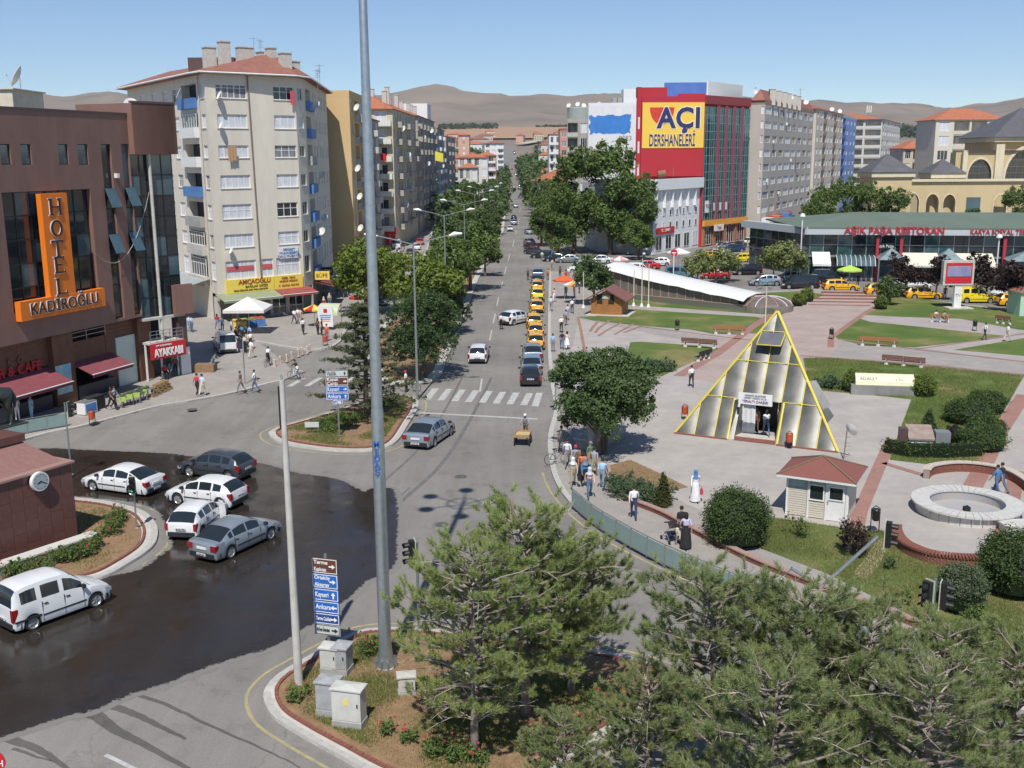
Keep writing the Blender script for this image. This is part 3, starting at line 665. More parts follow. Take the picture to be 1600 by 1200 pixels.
for q in(b1,b2):
 n=max(2,int((q[1]-q[0])/1.4));mbb=MB()
 for i in range(n+1):a=q[0]+(q[1]-q[0])*i/n;lo.box('railing_post',M_STEEL,a-.025,a+.025,q[2],q[2]+1.0,.05,.1)
 for z in(.33,.66,.99):lo.box('railing_bar',M_STEEL,q[0],q[1],q[2]+z,q[2]+z+.04,.1,.14)
 lo.box('blind_rail',M_WHITE,q[0],q[1],q[3]-.12,q[3],.02,.2)
 lo.box('blind',mat('brown_blind',(.06,.045,.05),.7),q[0],q[1],q[3]-.5,q[3]-.13,.05,.1)
for k in range(16):
 z=.45+k*.31
 for a0_,a1_ in((0,max(0.01,b1[0])),(b2[1],lo.L)):
  if a1_-a0_>.3:lo.box('plank',M_WOOD,a0_,a1_,z,z+.28,.0,.03)
for x0,x1 in((76,109),(212,233)):
 a0_,_=lo.px(x0,560);a1_,_=lo.px(x1,560);lo.box('pier',M_WOOD,a0_,a1_,.0,5.39,.0,.42)
a0_,a1_,z0_,z1_=face_px(f,55,303,96,466);sg=f.box('hotel_sign',M_ORANGE,a0_,a1_,z0_-.15,z1_,.02,.45)
M_LET=mat('dark_lettering',(.035,.02,.02),.5,var=.05);M_LETW=mat('white_lettering',(.8,.8,.78),.5,var=.02)
SERIF={'H':[('v',.12),('v',.88),('h',.5,.12,.88),('s',.12),('s',.88)],'T':[('v',.5),('h',1,.0,1),('t',.04),('t',.96),('sb',.5)],'E':[('v',.2),('h',1,.05,.9),('h',0,.05,.95),('h',.52,.2,.7),('t',.88),('u',.93)],'L':[('v',.22),('s',.22),('h',0,.1,.95),('u',.93)]}
def serif(ch,h,m,d=.08):
 b=MB();w=h*.95;t=h*.16;th=h*.09
 if ch=='O':
  n=24
  for i in range(n):
   a,c=2*math.pi*i/n,2*math.pi*(i+1)/n
   def q(an,r):return(w*.5+math.cos(an)*w*.5*r[0],h*.5+math.sin(an)*h*.5*r[1])
   o1,o2,i1,i2=q(a,(1,1)),q(c,(1,1)),q(a,(.66,.8)),q(c,(.66,.8))
   b.add([(p[0],-d,p[1])for p in(o1,o2,i2,i1)]+[(p[0],0,p[1])for p in(o1,o2,i2,i1)],[(0,3,2,1),(0,1,5,4),(2,3,7,6)])
 else:
  for e in SERIF[ch]:
   if e[0]=='v':b.box(e[1]*w-t/2,e[1]*w+t/2,-d,0,0,h)
   elif e[0]=='h':zc=min(max(e[1]*h,th/2),h-th/2);b.box(e[2]*w,e[3]*w,-d*.97,-.001,zc-th/2,zc+th/2)
   elif e[0]=='s':b.box(e[1]*w-t,e[1]*w+t,-d*.95,-.002,0,th*.7);b.box(e[1]*w-t,e[1]*w+t,-d*.95,-.002,h-th*.7,h)
   elif e[0]=='sb':b.box(e[1]*w-t,e[1]*w+t,-d*.95,-.002,0,th*.7)
   elif e[0]=='t':b.box(e[1]*w-th*.4,e[1]*w+th*.4,-d*.94,-.003,h*.8,h)
   elif e[0]=='u':b.box(e[1]*w-th*.4,e[1]*w+th*.4,-d*.94,-.003,0,h*.2)
 return b.mesh('letter',m)
for i,ch in enumerate('HOTEL'):
 yc=(323,356.5,388,413.5,446.5)[i];xc=(77,79.5,81,84,87)[i];a,z=f.px(xc,yc);h=1.15
 for mm,dx,o in((M_LETW,-.045,.46),(M_LET,.0,.50)):
  inst('letter',serif(ch,h if mm is M_LET else h*1.05,mm,.04),hot,loc=f.at(a-h*.47+dx,z-h*.5+dx*.6,o),rz=f.rz)
a0_,a1_,z0_,z1_=face_px(f,22,470,155.5,503);a0_,zt=f.px(22,472);a1_,zt2=f.px(155.5,461);_,zb=f.px(22,503)
f.box('name_sign',M_ORANGE,a0_,a1_,zb,max(zt,zt2),.02,.5)
L=a1_-a0_;hh=(max(zt,zt2)-zb)
for mm,o,bo in((M_LETW,.52,.03),(M_LET,.58,.0)):
 text_on('KADİROĞLU',hot,f.at((a0_+a1_)/2,(zb+max(zt,zt2))/2,o),f.rz,hh*.86,mm,bold=bo,sx=L*.88/(hh*.86*6.35),depth=.03)
 t_=None
def awning(root_label,fc,a0,a1,z,d,drop,m,m2,name='awning'):
 r=empty(name,fc.at((a0+a1)/2,z,0),root_label,'awning')
 b=MB();n=max(4,int((a1-a0)/.5))
 b.add([fc.at(a0,z,.05),fc.at(a1,z,.05),fc.at(a1,z-drop,d),fc.at(a0,z-drop,d),fc.at(a0,z-.04,.05),fc.at(a1,z-.04,.05),fc.at(a1,z-drop-.04,d),fc.at(a0,z-drop-.04,d)],[(0,3,2,1),(4,5,6,7),(0,4,7,3),(1,2,6,5),(0,1,5,4)])
 b.build('canopy',m,r)
 b=MB().add([fc.at(a0,z-drop,d+.002),fc.at(a1,z-drop,d+.002),fc.at(a1,z-drop-.22,d+.002),fc.at(a0,z-drop-.22,d+.002),fc.at(a0,z-drop,d+.03),fc.at(a1,z-drop,d+.03),fc.at(a1,z-drop-.22,d+.03),fc.at(a0,z-drop-.22,d+.03)],[(0,1,2,3),(4,7,6,5),(0,4,5,1),(3,2,6,7)]);b.build('valance',m,r)
 b=MB().tube([fc.at(a0,z-drop+.02,d+.03),fc.at(a1,z-drop+.02,d+.03)],.04,6);b.build('front_bar',M_WHITE,r)
 return r
M_AWN=mat('maroon_canvas',(.25,.065,.08),.85,c2=(.19,.05,.06),scale=2)
a0_,a1_=lo.px(-20,600)[0],lo.px(76,600)[0];awning('wide maroon awning over the cafe at the left edge',lo,a0_,a1_,3.1,2.2,.9,M_AWN,M_WHITE)
a0_,a1_=lo.px(110,585)[0],lo.px(176,585)[0];awning('maroon awning with white edge over the kiosk counter below the hotel',lo,a0_,a1_,3.0,2.0,.8,M_AWN,M_WHITE)
text_on('KEBER & CAFE',hot,lo.at(lo.px(20,583)[0]-.5,lo.px(20,580)[1],.1),f.rz,.95,M_RED,bold=.02,depth=.12)
b=MB().lathe([(.3,0),(.3,.08)],n=20);
a,z=lo.px(33,562);text_on('K  Ö',hot,lo.at(a-.6,z,.08),f.rz,.7,M_CLAD,depth=.06)
a0_,a1_,z0_,z1_=face_px(lo,181,556,211,612);lo.box('white_panel',mat('mint_panel',(.62,.70,.62),.5,var=.06),a0_,a1_,.16,4.0,.01,.12)
po=empty('poster',lo.at(lo.px(95,600)[0],1.2,.5),'blue poster showing food on the pier beside the cafe','poster')
a0_,a1_=lo.px(82,610)[0],lo.px(106,610)[0];lo.box('board',mat('poster_print',(.12,.42,.72),.4,c2=(.62,.70,.45),scale=2.2),a0_,a1_,1.0,3.1,.43,.48,parent=po)
sh=MB()
for q in(s1,s2):
 lo.box('counter',mat('dark_counter',(.03,.035,.05),.4),q[0]+.4,q[1]-.3,.14,1.15,-.4,.3)
 lo.box('shelf',M_CONCL,q[0]+.5,q[1]-.5,1.9,1.95,-2.6,-2.2)
pB=Vector(pA);top_u=Vector((.60,.80)).normalized()
bayL=3.9
t=Face(hot,pB+HF.n*.5,pB+HF.n*.5+top_u*bayL,17.9,21.7,M_CLAD);t.wall('top_block')
q=MB();w0=t.at(0,0);w1=t.at(t.L,0);back=[(w1[0]-9,w1[1]+3),(w0[0]-9,w0[1]+1)]
q.prism([w0[:2],w1[:2],(w1[0]-3,w1[1]+4),(w0[0]-5,w0[1]+2)],17.88,21.68);q.build('top_block_body',M_CLAD,hot)
t.box('parapet',M_CLADD,0,t.L,21.7,21.85,-.3,.05)
g1=Face(hot,pB-HF.n*.2,pB-HF.n*.2+top_u*1.9,5.2,17.88,M_BLACK);g2=Face(hot,g1.at(1.9),Vector(g1.at(1.9)[:2])+Vector((.62,.785))*2.0,5.2,17.88,M_BLACK)
for g,nn in((g1,2),(g2,2)):
 for i in range(nn):
  for j in range(8):
   w=g.L/nn;h=(17.88-5.2)/8;k=win_meshes(w,h,1,0,.035,M_BLACK)
   o=inst('window',k[0],hot,loc=g.at(w*i,5.2+h*j,.1),rz=g.rz);ik('pane',k[1],o,mats=[M_GLASSB if(g is g2 and j>5)or random.random()<.2 else M_GLASS])
b=MB().tube([g1.at(1.7,3.2,.25),g1.at(1.7,17.9,.25)],.13,10);b.build('bay_column',M_CONCL,hot)
g2.box('corner_pier',M_CLADD,1.3,2.1,2.4,7.0,-.6,.3);g2.box('fascia',M_CLAD,.9,2.6,5.2,7.6,.3,.7)
g1.box('bay_floor',M_CONCL,.0,1.9,5.0,5.2,-3,.4);g2.box('bay_floor',M_CONCL,.0,2.0,5.0,5.19,-3,.3)
for z in(3.25,):
 g1.box('terrace_slab',M_CONCL,.1,3.2,z-.15,z,-3,.9)
 for k in range(6):g1.box('railing_post',M_STEEL,.1+k*.61,.14+k*.61,z,z+.95,.85,.89)
 for zz in(.35,.65,.93):g1.box('railing_bar',M_STEEL,.1,3.2,z+zz,z+zz+.04,.89,.93)
sgn=g1.box('shoe_shop_sign',M_RED,.0,3.3,1.95,3.2,.9,1.0)
text_on('AYAKKABI',hot,g1.at(1.65,2.42,1.04),g1.rz,.86,M_LETW,bold=.03,sx=.66,depth=.05);text_on('MY KARAMAN',hot,g1.at(1.2,3.0,1.04),g1.rz,.22,M_LETW,depth=.03)
g1.box('shop_back_wall',mat('shop_interior',(.22,.23,.22),.8,c2=(.05,.05,.05),scale=1.4),.0,3.6,.13,3.1,-1.6,-1.5)
for k in(0.1,1.5,3.0):g1.box('shopfront_post',M_WHITE,k,k+.12,.13,3.1,.0,.12)
g2.box('white_wall',M_WHITE,1.4,2.3,.13,2.4,.0,.2)
core=MB().prism([HF.at(0,0,-3.4)[:2],HF.at(HF.L,0,-3.4)[:2],(HF.at(HF.L)[0]+.2,HF.at(HF.L)[1]+3.0),(HF.at(HF.L)[0]-18,HF.at(HF.L)[1]+12),(-70,70),(-60,50)],.0,5.3);core.build('core',M_DARK,hot)
core=MB().prism([HF.at(0,0,-.5)[:2],HF.at(HF.L,0,-.5)[:2],(HF.at(HF.L)[0]+.2,HF.at(HF.L)[1]+3.0),(HF.at(HF.L)[0]-18,HF.at(HF.L)[1]+12),(-70,70),(-60,50)],5.3,20.7);core.build('core',M_DARK,hot)
rh=MB();c0=A(-40,178,95);c1=A(47,178,95);rh.box(c0[0],c1[0],92,98,20.7,A(47,143,95)[2]);rh.box(c0[0]-.2,c1[0]+.2,91.8,98.2,A(47,143,95)[2],A(47,141,95)[2]);rh.build('roof_house',mat('cream_plaster',(.62,.55,.44),.8),hot)
d=dish(0,0,A(33,143,94),R(-75),.95,'large white satellite dish seen edge on, atop the cream roof house')
d=dish(0,0,A(206,181,86),R(35),.62,'white satellite dish at the top right corner of the hotel roof')
fl=empty('wall_lamp',HF.at(*HF.px(180,275)),'small white floodlight between the two window strips of the hotel','lamp');HF.box('lamp_body',M_WHITE,HF.px(178,275)[0],HF.px(182,275)[0],HF.px(178,278)[1],HF.px(178,271)[1],.02,.3,parent=fl)
# ---------------- tower block behind ----------------
M_TOW=mat('beige_plaster',(.66,.61,.52),.85,var=.07,scale=.8,streak=.25)
M_BLUE=mat('blue_panel',(.06,.16,.42),.6,c2=(.10,.24,.5),scale=2)
tow=empty('apartment_tower',(-28,118,0),'beige seven storey corner apartment block with red tiled roof and AMCAOĞLU shop signs','building')
T0=Vector(G(344,505)[:2]);T1=Vector(G(478,490)[:2]);tu=(T1-T0).normalized();zt=26.4
cl=T0+Vector((-1.15,1.9));cr=T1+Vector((.5,2.2))
wallmb=MB()
ff=Face(tow,T0,T1,3.1,zt,M_TOW,wallmb);lc=Face(tow,cl,T0,3.1,zt,M_TOW,wallmb);rc=Face(tow,T1,cr,3.1,zt,M_TOW,wallmb)
lend=cl+Vector((-16,24));rend=Vector((-25.3,150.5));lf=Face(tow,lend,cl,0,zt,M_TOW,wallmb);rf=Face(tow,cr,rend,3.1,zt,M_TOW,wallmb)
rows=[(131,153,'m'),(178,200,'w'),(227,247,'w'),(274,295,'w'),(320,343,'t'),(367,388,'w'),(409,438,'t')]
for i,(y0,y1,k)in enumerate(rows):
 xx=[(336,384),(339,386),(341,388),(344,391),(347,393),(350,396),(352,400)][i];xr=[(426,458),(428,461),(429,463),(432,465),(433,465),(435,467),(432,469)][i];xc=[(309,324),(310,326),(313,329),(316,332),(319,335),(322,338),(325,341)][i]
 a0,z1=ff.px(xx[0],y0);a1,_=ff.px(xx[1],y0);_,z0=ff.px(xx[0],y1);ff.window(a0,a1,z0,z1,5 if k!='t' else 4,.58 if k=='t' else(0 if i else .75),curtain=1)
 a0,z1b=ff.px(xr[0],y0);a1,_=ff.px(xr[1],y0);ff.window(a0,a1,z0,z1,3,.6 if i in(0,2,4,5,6)else 0,curtain=.9)
 lc.window(.35,1.85,z0,z1,3,.6 if i in(0,4,6)else 0,curtain=.8);rc.window(.5,1.9,z0+.1,z1,2,0,curtain=.4)
 if i==6:a0,_=ff.px(409,y0);a1,_=ff.px(427,y0);ff.window(a0,a1,z0,z1,2,.55,curtain=.5)
 rf.op(1.6,6.8,z0-.9,z1+.1,1.3)
 rf.box('balcony_door',M_FRAME,2.6,3.6,z0-.9,z1-.2,-1.28,-1.24);rf.box('balcony_window',M_CURTD,4.2,5.8,z0+.1,z1-.2,-1.28,-1.25)
 rf.box('balustrade',M_BLUE if i!=2 else M_CONC,1.5,6.9,z0-.9,z0+.15,.003,.5)
 for a in(9,12,16,19,23,26):
  if a+1.5<rf.L:rf.window(a,a+1.4,z0,z1,2,0,curtain=.5)
 rl=lf.L
 lf.op(rl-6.2,rl-1.0,z0-.9,z1+.2,1.4)
 pm=[M_BLUE,M_WHITE,M_WHITE,M_BLUE,M_CONC,M_CONCL,M_CONCL][i];lf.box('balustrade',pm,rl-6.3,rl-.9,z0-.95,z0+.15,.003,.55)
 if i in(1,5,6):
  k2=win_meshes(5.2,z1-z0+.05,6,.7 if i!=1 else 0,.07);o=inst('glazed_balcony',k2[0],tow,loc=lf.at(rl-6.2,z0+.1,.3),rz=lf.rz);ik('pane',k2[1],o)
 for a in(rl-9.6,rl-13.4,rl-18,rl-23):lf.window(a,a+1.9,z0,z1,3,.6,curtain=.8)
for fc in(ff,lc,rc,lf,rf):fc.wall()
wallmb.build('wall',M_TOW,tow)
ev=[Vector(lend)+Vector((-1.2,-.5)),Vector(cl)+Vector((-.9,-.6)),T0+Vector((-.3,-1.0)),T1+Vector((.4,-1.0)),Vector(cr)+Vector((.9,-.3)),Vector(rend)+Vector((.8,.5))]
bk=[Vector((-38,166))];rb=MB();apex1=(T0.x+5.2,T0.y+8.5,zt+2.5);apex2=(-31,148,zt+2.5);apexL=(-44,142,zt+2.2)
E_=[(e.x,e.y,zt+.05)for e in ev]+[(-40,165,zt+.05)]
rb.add(E_+[apex1,apex2,apexL],[(1,2,7),(2,3,7),(3,4,7),(4,5,8,7),(0,1,7,9),(5,6,8),(6,0,9),(6,9,7,8)])
rb.add([(x,y,z-.25)for x,y,z in E_]+E_,[(0,6,5,4,3,2,1)]+[(i,(i+1)%7,7+(i+1)%7,7+i)for i in range(7)])
rb.build('roof',M_TILE,tow)
_gut=MB().tube([(e[0],e[1],zt-.1)for e in E_[:6]],.11,6);_gut.build('gutter',M_WHITE,tow)
for x0,x1,yt,yb,dd in((320,335,75,112,3.5),(344,357,66,105,3.2),(371,394,75,98,6.5),(418,429,76,104,5),(438,453,84,110,4),(455,466,97,112,6),(403,410,82,96,9)):
 Yd=117+dd;c0=A(x0,yb,Yd);c1=A(x1,yt,Yd);chimney(tow,(c0[0]+c1[0])/2,Yd,c0[2]-1.2,c1[2],c1[0]-c0[0],1.0,rz=math.atan2(tu.y,tu.x))
rbx=MB();c0=A(302,108,128);c1=A(345,92,128);rbx.box(c0[0],c1[0]+2,126,131,c0[2]-1,c1[2]);rbx.build('roof_dormer',M_CLADD,tow)
for x,y in((398,78),(408,82),(497,128),(500,120)):antenna(tow,A(x,y+16,126),2.6,rz=random.uniform(0,3))
_p=MB().tube([ff.at(ff.px(386,130)[0],zt-.1,.1),ff.at(ff.px(408,436)[0],4.2,.1)],.07,6);_p.build('downpipe',mat('rusty_pipe',(.20,.15,.12),.7),tow)
_p=MB().tube([lc.at(0,zt-.1,.1),lc.at(0,4.2,.1)],.06,6);_p.build('downpipe',M_CONCL,tow)
for x,y,s_ in((340,150,.5),(343,196,.45),(359,391,.45)):dish(0,0,ff.at(ff.px(x,y)[0],ff.px(x,y)[1],.55),R(-60),s_,parent=tow)
dish(0,0,lf.at(rl-3.5,lf.px(291,148)[1],1.0),R(-70),.6,parent=tow)
for z_,a_ in((23.5,3.2),(15.5,6.1),(10.4,7.0),(9.0,3.0)):dish(0,0,rf.at(a_,z_,1.1),R(-30),.5,parent=tow)
def cloth(root,fc,a,z,w,h,c,out=.35):
 b=MB();n=6
 for i in range(n):
  x0,x1=a+w*i/n,a+w*(i+1)/n
  b.add([fc.at(x0,z,out+.03*(i%2)),fc.at(x1,z,out+.03*((i+1)%2)),fc.at(x1,z-h*random.uniform(.8,1),out+.02+.04*((i+1)%2)),fc.at(x0,z-h*random.uniform(.8,1),out+.02+.04*(i%2))],[(0,1,2,3)])
 return b.build('laundry',fabric(c),root)
for x,y,w,h,c in((454,142,.5,1.6,(.6,.08,.12)),(360,228,1.0,1.7,(.45,.27,.15))):
 a,z=ff.px(x,y);lr=empty('laundry',ff.at(a,z,.4),'red cloth hanging out of the top right tower window' if x==454 else 'brown patterned cloths hanging out of a third row tower window','laundry');cloth(lr,ff,a-w/2,z,w,h,c)
M_YSIGN=mat('yellow_sign',(.80,.62,.10),.6,var=.06);M_OLIVE=mat('olive_canvas',(.24,.28,.17),.9,c2=(.30,.33,.21),scale=1.5)
a0,_=ff.px(353,455);a1,_=ff.px(427,448);zb_,zt_=3.12,4.62;ff.box('shop_sign',M_YSIGN,a0,a1,zb_,zt_,.02,.25);a2,_=ff.px(472,440)
ff.box('shop_sign',M_YSIGN,a1+.05,a2,zb_,zt_,.02,.22)
M_BRN=mat('brown_lettering',(.30,.06,.02),.6,var=.05);zm=(zb_+zt_)/2
ff.text('AMCAOĞLU',(a0+a1)/2+.5,zm+.38,.68,M_BRN,out=.27,bold=.015,sx=1.02);ff.text('BAĞLAR OFİSİ',(a0+a1)/2+.7,zm-.14,.34,M_LET,out=.27,sx=1.2)
ff.text('EMLAK KİRALAMA ARSA TARLA ALIM SATIM',(a0+a1)/2,zm-.50,.25,M_LET,out=.27,sx=.82);ff.text('ÖZEL YENİ',(a1+a2)/2,zm+.45,.34,M_BRN,out=.24);ff.text('KIRŞEHİR GÖZÜNÜ',(a1+a2)/2,zm+.1,.28,M_BRN,out=.24,sx=.9);ff.text('Y. KARA KAYA',(a1+a2)/2,zm-.38,.36,M_BRN,out=.24,sx=1.1)
a0,z1b=ff.px(436,387);a1,z0b=ff.px(466,402);ff.box('shop_sign',M_WHITE,a0,a1,z0b,z1b,.02,.1)
for k,s_ in enumerate(('SERBEST','MUHASEBECİ','MALİ MÜŞAVİR')):ff.text(s_,(a0+a1)/2,z1b-.25-k*.36,.34,M_BLUE,out=.12,sx=1.2)
for x0,x1,t_ in((353,398,'İNCİR HALI'),(409,427,'')):
 a0,_=ff.px(x0,412);a1,_=ff.px(x1,412);zz=ff.px(380,419)[1];ff.box('window_sign',mat('faded_red_banner',(.55,.10,.10),.7),a0+.1,a1-.1,zz-.25,zz+.25,-.08,-.05)
gf=Face(tow,T0-ff.n*.3,T1-ff.n*.3,.13,3.1,M_CONCL);q=[]
for k in range(5):a=.3+k*2.1;gf.op(a,a+1.8,.2,2.7,1.6)
gf.wall('shopfront')
for k in range(5):
 a=.3+k*2.1;
 if k in(3,4):gf.window(a,a+1.8,.25,2.65,2,.35,curtain=0,sill=False,cut=False,inset=.05)
gr=Face(tow,cr-rf.n*.3,rend-rf.n*.3,.13,3.1,M_CONCL)
for k in range(6):gr.op(.4+k*3.4,3.2+k*3.4,.2,2.7,1.5)
gr.wall('shopfront')
for k in range(7):gr.box('pillar',M_CONC,-.1+k*3.4,.3+k*3.4,.13,3.1,.0,.35)
cb=MB().prism([(T0.x-1,T0.y+2.6),(T1.x-1.6,T1.y+3.4),(rend.x-2.2,rend.y-1),(-38,160),(lend.x+3,lend.y)],0,zt-.2);cb.build('core',M_DARK,tow)
def sloped_canopy(label,fc,a0,a1,z,d,drop,m,skew=0):
 return awning(label,fc,a0,a1,z,d,drop,m,m,name='shop_canopy')
sloped_canopy('long olive green canopy under the yellow AMCAOĞLU sign',ff,-.4,6.6,3.15,2.2,.55,M_OLIVE)
sloped_canopy('brick red canopy at the right corner of the tower shopfront',ff,6.7,ff.L+.6,3.15,2.0,.5,mat('brick_red_canvas',(.33,.08,.07),.85,c2=(.26,.06,.055),scale=2))
sloped_canopy('dark red canopy along the street side shops of the tower',rf,1.0,8.0,3.3,2.4,.6,mat('wine_canvas',(.20,.045,.045),.85,var=.2))
sloped_canopy('grey flat canopy along the street side shops of the tower',rf,9.0,16.0,3.4,2.6,.4,mat('grey_canvas',(.36,.37,.36),.8,var=.15))
sloped_canopy('grey sheet metal canopy over the dark passage between hotel and tower',lf,lf.L-14,lf.L-.4,4.6,4.0,1.0,mat('grey_sheet',(.34,.36,.37),.6,var=.15))
for a,t_,m_ in((1.2,'BÜFE',M_YSIGN),(6.0,'ATM',M_BLACK)):
 rf.box('projecting_sign',m_,a,a+.15,3.5,4.5,.1,1.9);text_on(t_,tow,rf.at(a-.03,4.0,1.0),rf.rz-R(90),.6,M_LETW if m_ is M_BLACK else M_BRN)
 # ---------------- generic apartment block ----------------
def block(name,label,cat,poly,z1,wall_m,floors,faces,z0=0.0,roof=None,roof_m=None,gf_h=3.6,group=None,wall2=None,over=.5,rise=2.4,wcols=3):
 cx=sum(p[0]for p in poly)/len(poly);cy=sum(p[1]for p in poly)/len(poly)
 r=empty(name,(cx,cy,z0),label,cat,group);wmb=MB();n=len(poly);fh=(z1-z0-gf_h)/floors;F_={}
 for i in range(n):
  fc=Face(r,poly[i],poly[(i+1)%n],z0,z1,wall_m,wmb);F_[i]=fc
  if i in faces:
   spec=faces[i][0];opt=faces[i][1]if len(faces[i])>1 else{}
   bw=fc.L/len(spec)
   for fl in range(floors):
    zb=z0+gf_h+fl*fh
    for k,ch in enumerate(spec):
     a=bw*k
     if ch=='w':fc.window(a+bw*.2,a+bw*.8,zb+.95,zb+fh-.45,opt.get('cols',3),opt.get('trans',0),curtain=opt.get('cur',.6),sill=False,fw=.09)
     elif ch=='n':fc.window(a+bw*.33,a+bw*.67,zb+1.0,zb+fh-.5,2,0,curtain=.5,sill=False,fw=.09)
     elif ch=='p':fc.window(a+bw*.1,a+bw*.9,zb+.95,zb+fh-.45,5,0,curtain=.8,sill=False,fw=.1)
     elif ch in 'bl':
      if ch=='l':fc.op(a+bw*.06,a+bw*.94,zb+.02,zb+fh-.35,1.5)
      fc.window(a+bw*.25,a+bw*.75,zb+.25,zb+fh-.5,2,0,curtain=.4,sill=False,cut=(ch=='b'),inset=(1.4 if ch=='l' else 0),fw=.1)
      if ch=='b':balcony(fc,a+bw*.06,a+bw*.94,zb+.1,opt.get('d',1.1),.95,opt.get('bm',M_WHITE))
      else:fc.box('balustrade',opt.get('bm',wall_m),a+bw*.04,a+bw*.96,zb-.05,zb+.9,.003,.12)
  fc.wall()
 wmb.build('wall',wall_m,r)
 b=MB().add([(p[0],p[1],z1)for p in poly],[tuple(range(n))]);b.build('roof_deck',M_CONC,r)
 if roof=='hip' and n==4:hip_roof(r,poly,z1+.02,rise,over,roof_m)
 elif roof=='flat':
  for i in range(n):F_[i].box('parapet',roof_m or wall_m,-.02,F_[i].L+.02,z1-.1,z1+.8,-.25,.01+.004*i)
 return r,F_
def quad(p0,p1,depth):
 u=(Vector(p1)-Vector(p0)).normalized();nrm=Vector((-u.y,u.x));return[tuple(p0),tuple(p1),tuple(Vector(p1)+nrm*depth),tuple(Vector(p0)+nrm*depth)]
M_YW=mat('ochre_plaster',(.60,.40,.17),.85,c2=(.62,.46,.27),scale=.12);M_BG2=mat('grey_beige_plaster',(.42,.38,.32),.85,var=.14,scale=.6,streak=.2)
b3,F3=block('apartment_block','narrow block with blank ochre gable wall behind the corner tower','building',[(-28.3,153.5),(-22.6,153.5),(-22.6,172),(-28.3,172)],26.0,M_YW,7,{1:('nlbn',{'bm':M_CONC})},roof='flat')
for z_,a_ in((24.5,2.0),(16.0,1.0),(12.0,2.0),(7.5,1.5)):dish(0,0,F3[1].at(a_,z_,.8),R(-40),.55,parent=b3)
b4,F4=block('apartment_block','dull grey block half hidden by the tall lamp mast','building',[(-36,174),(-24.9,174),(-24.6,203),(-36,203)],24.2,M_BG2,7,{1:('nbwnbw',{'bm':M_CONCL}),0:('w..w',)},roof='hip',roof_m=M_TILE)
b5,F5=block('apartment_block','cream apartment block with white front balconies and red sign at its foot','building',[(-31.5,206.5),(-22.3,206.5),(-21.4,246),(-31.5,246)],26.6,mat('cream_wall',(.56,.50,.36),.85,var=.07,streak=.3),7,{0:('.b',{'bm':mat('off_white_balcony',(.66,.66,.60),.7),'d':1.2}),1:('nbbnbbnb',{'bm':M_BG2})},roof='hip',roof_m=M_TILEB,rise=2.6)
for k in range(8):chimney(b5,-26+random.uniform(-1.5,1.5),212+k*4,27.2,30.8+random.uniform(-.6,.8),.9,1.0)
s5=F5[0].box('shop_sign',M_RED,F5[0].L*.30,F5[0].L+.1,3.0,4.3,.02,.4);F5[0].box('shop_sign',M_RED,F5[0].L*.78,F5[0].L*.98,-.1+.3,3.0,.02,.3)
F5[0].text('ERKEN',F5[0].L*.6,3.65,.9,M_LETW,out=.44)
for k,c_ in enumerate('TURPA'):F5[0].text(c_,F5[0].L*.88,2.7-k*.48,.55,M_LETW,out=.34)
M_BG3=mat('dark_grey_plaster',(.36,.34,.31),.85,var=.2,scale=.5,streak=.2)  # dark grey base with uneven streaky tone
b6,F6=block('apartment_block','grey terrace of many balconies with white roof box, left of the street','building',[(-34,250),(-21.3,250),(-20.8,297),(-34,297)],27.0,M_BG3,8,{1:('bnbwbnbbnb',{'bm':M_BG2})},roof='hip',roof_m=M_TILE)
rbx=MB().box(-28,-21.5,283,296,27.1,31.2);rbx.build('roof_box',M_WHITE,b6)
b7,F7=block('apartment_block','pale blue grey block just beyond the white roof box','building',[(-34,300),(-20.6,300),(-20.4,335),(-34,335)],25.5,mat('blue_grey_plaster',(.36,.40,.42),.85,var=.12),7,{1:('lbnlbn',{'bm':M_WHITE}),0:('.w',)},roof='hip',roof_m=M_TILE)
b8,F8=block('apartment_block','last dark block of the left row before the trees','building',[(-34,340),(-20.2,340),(-20.0,392),(-34,392)],24.0,M_BG3,7,{1:('nbwnbwnbw',{'bm':M_BG2}),0:('.w',)},roof='hip',roof_m=M_TILEB)
for fc,pts in((F6,[(3,22),(12,16),(25,24),(33,12)]),(F5,[(6,23),(14,18),(20,11),(9,8)]),(F7,[(8,15)])):
 for a_,z_ in pts:dish(0,0,fc[1].at(a_,z_,1.3),R(random.uniform(-60,-20)),.6,parent=fc[1].root)
for k in range(5):chimney(b6,-25+random.uniform(-1,1),254+k*8,27.6,30.2,.9,1.0)
def flag(loc,c,label,w=1.4,h=1.0):
 r=empty('flag',loc,label,'flag');b=MB().tube([(0,0,-.6),(0,0,1.4)],.03,5);kid('pole',b,M_WHITE,r)
 b=MB();n=6
 for i in range(n):x0,x1=w*i/n,w*(i+1)/n;y0,y1=.1*math.sin(i*1.3),.1*math.sin((i+1)*1.3);b.add([(x0,y0,.2-x0*.2),(x1,y1,.2-x1*.2),(x1,y1,.2+h-x1*.25),(x0,y0,.2+h-x0*.25)],[(0,1,2,3)])
 inst('cloth',b.mesh('cloth',fabric(c)),r,local=True);return r
flag(A(594,252,203),(.55,.02,.03),'red flag hanging on the balcony side left of the street',1.2,1.4);flag(A(680,252,268),(.75,.68,.08),'yellow flag hanging from the dark grey block',2.0,2.2)
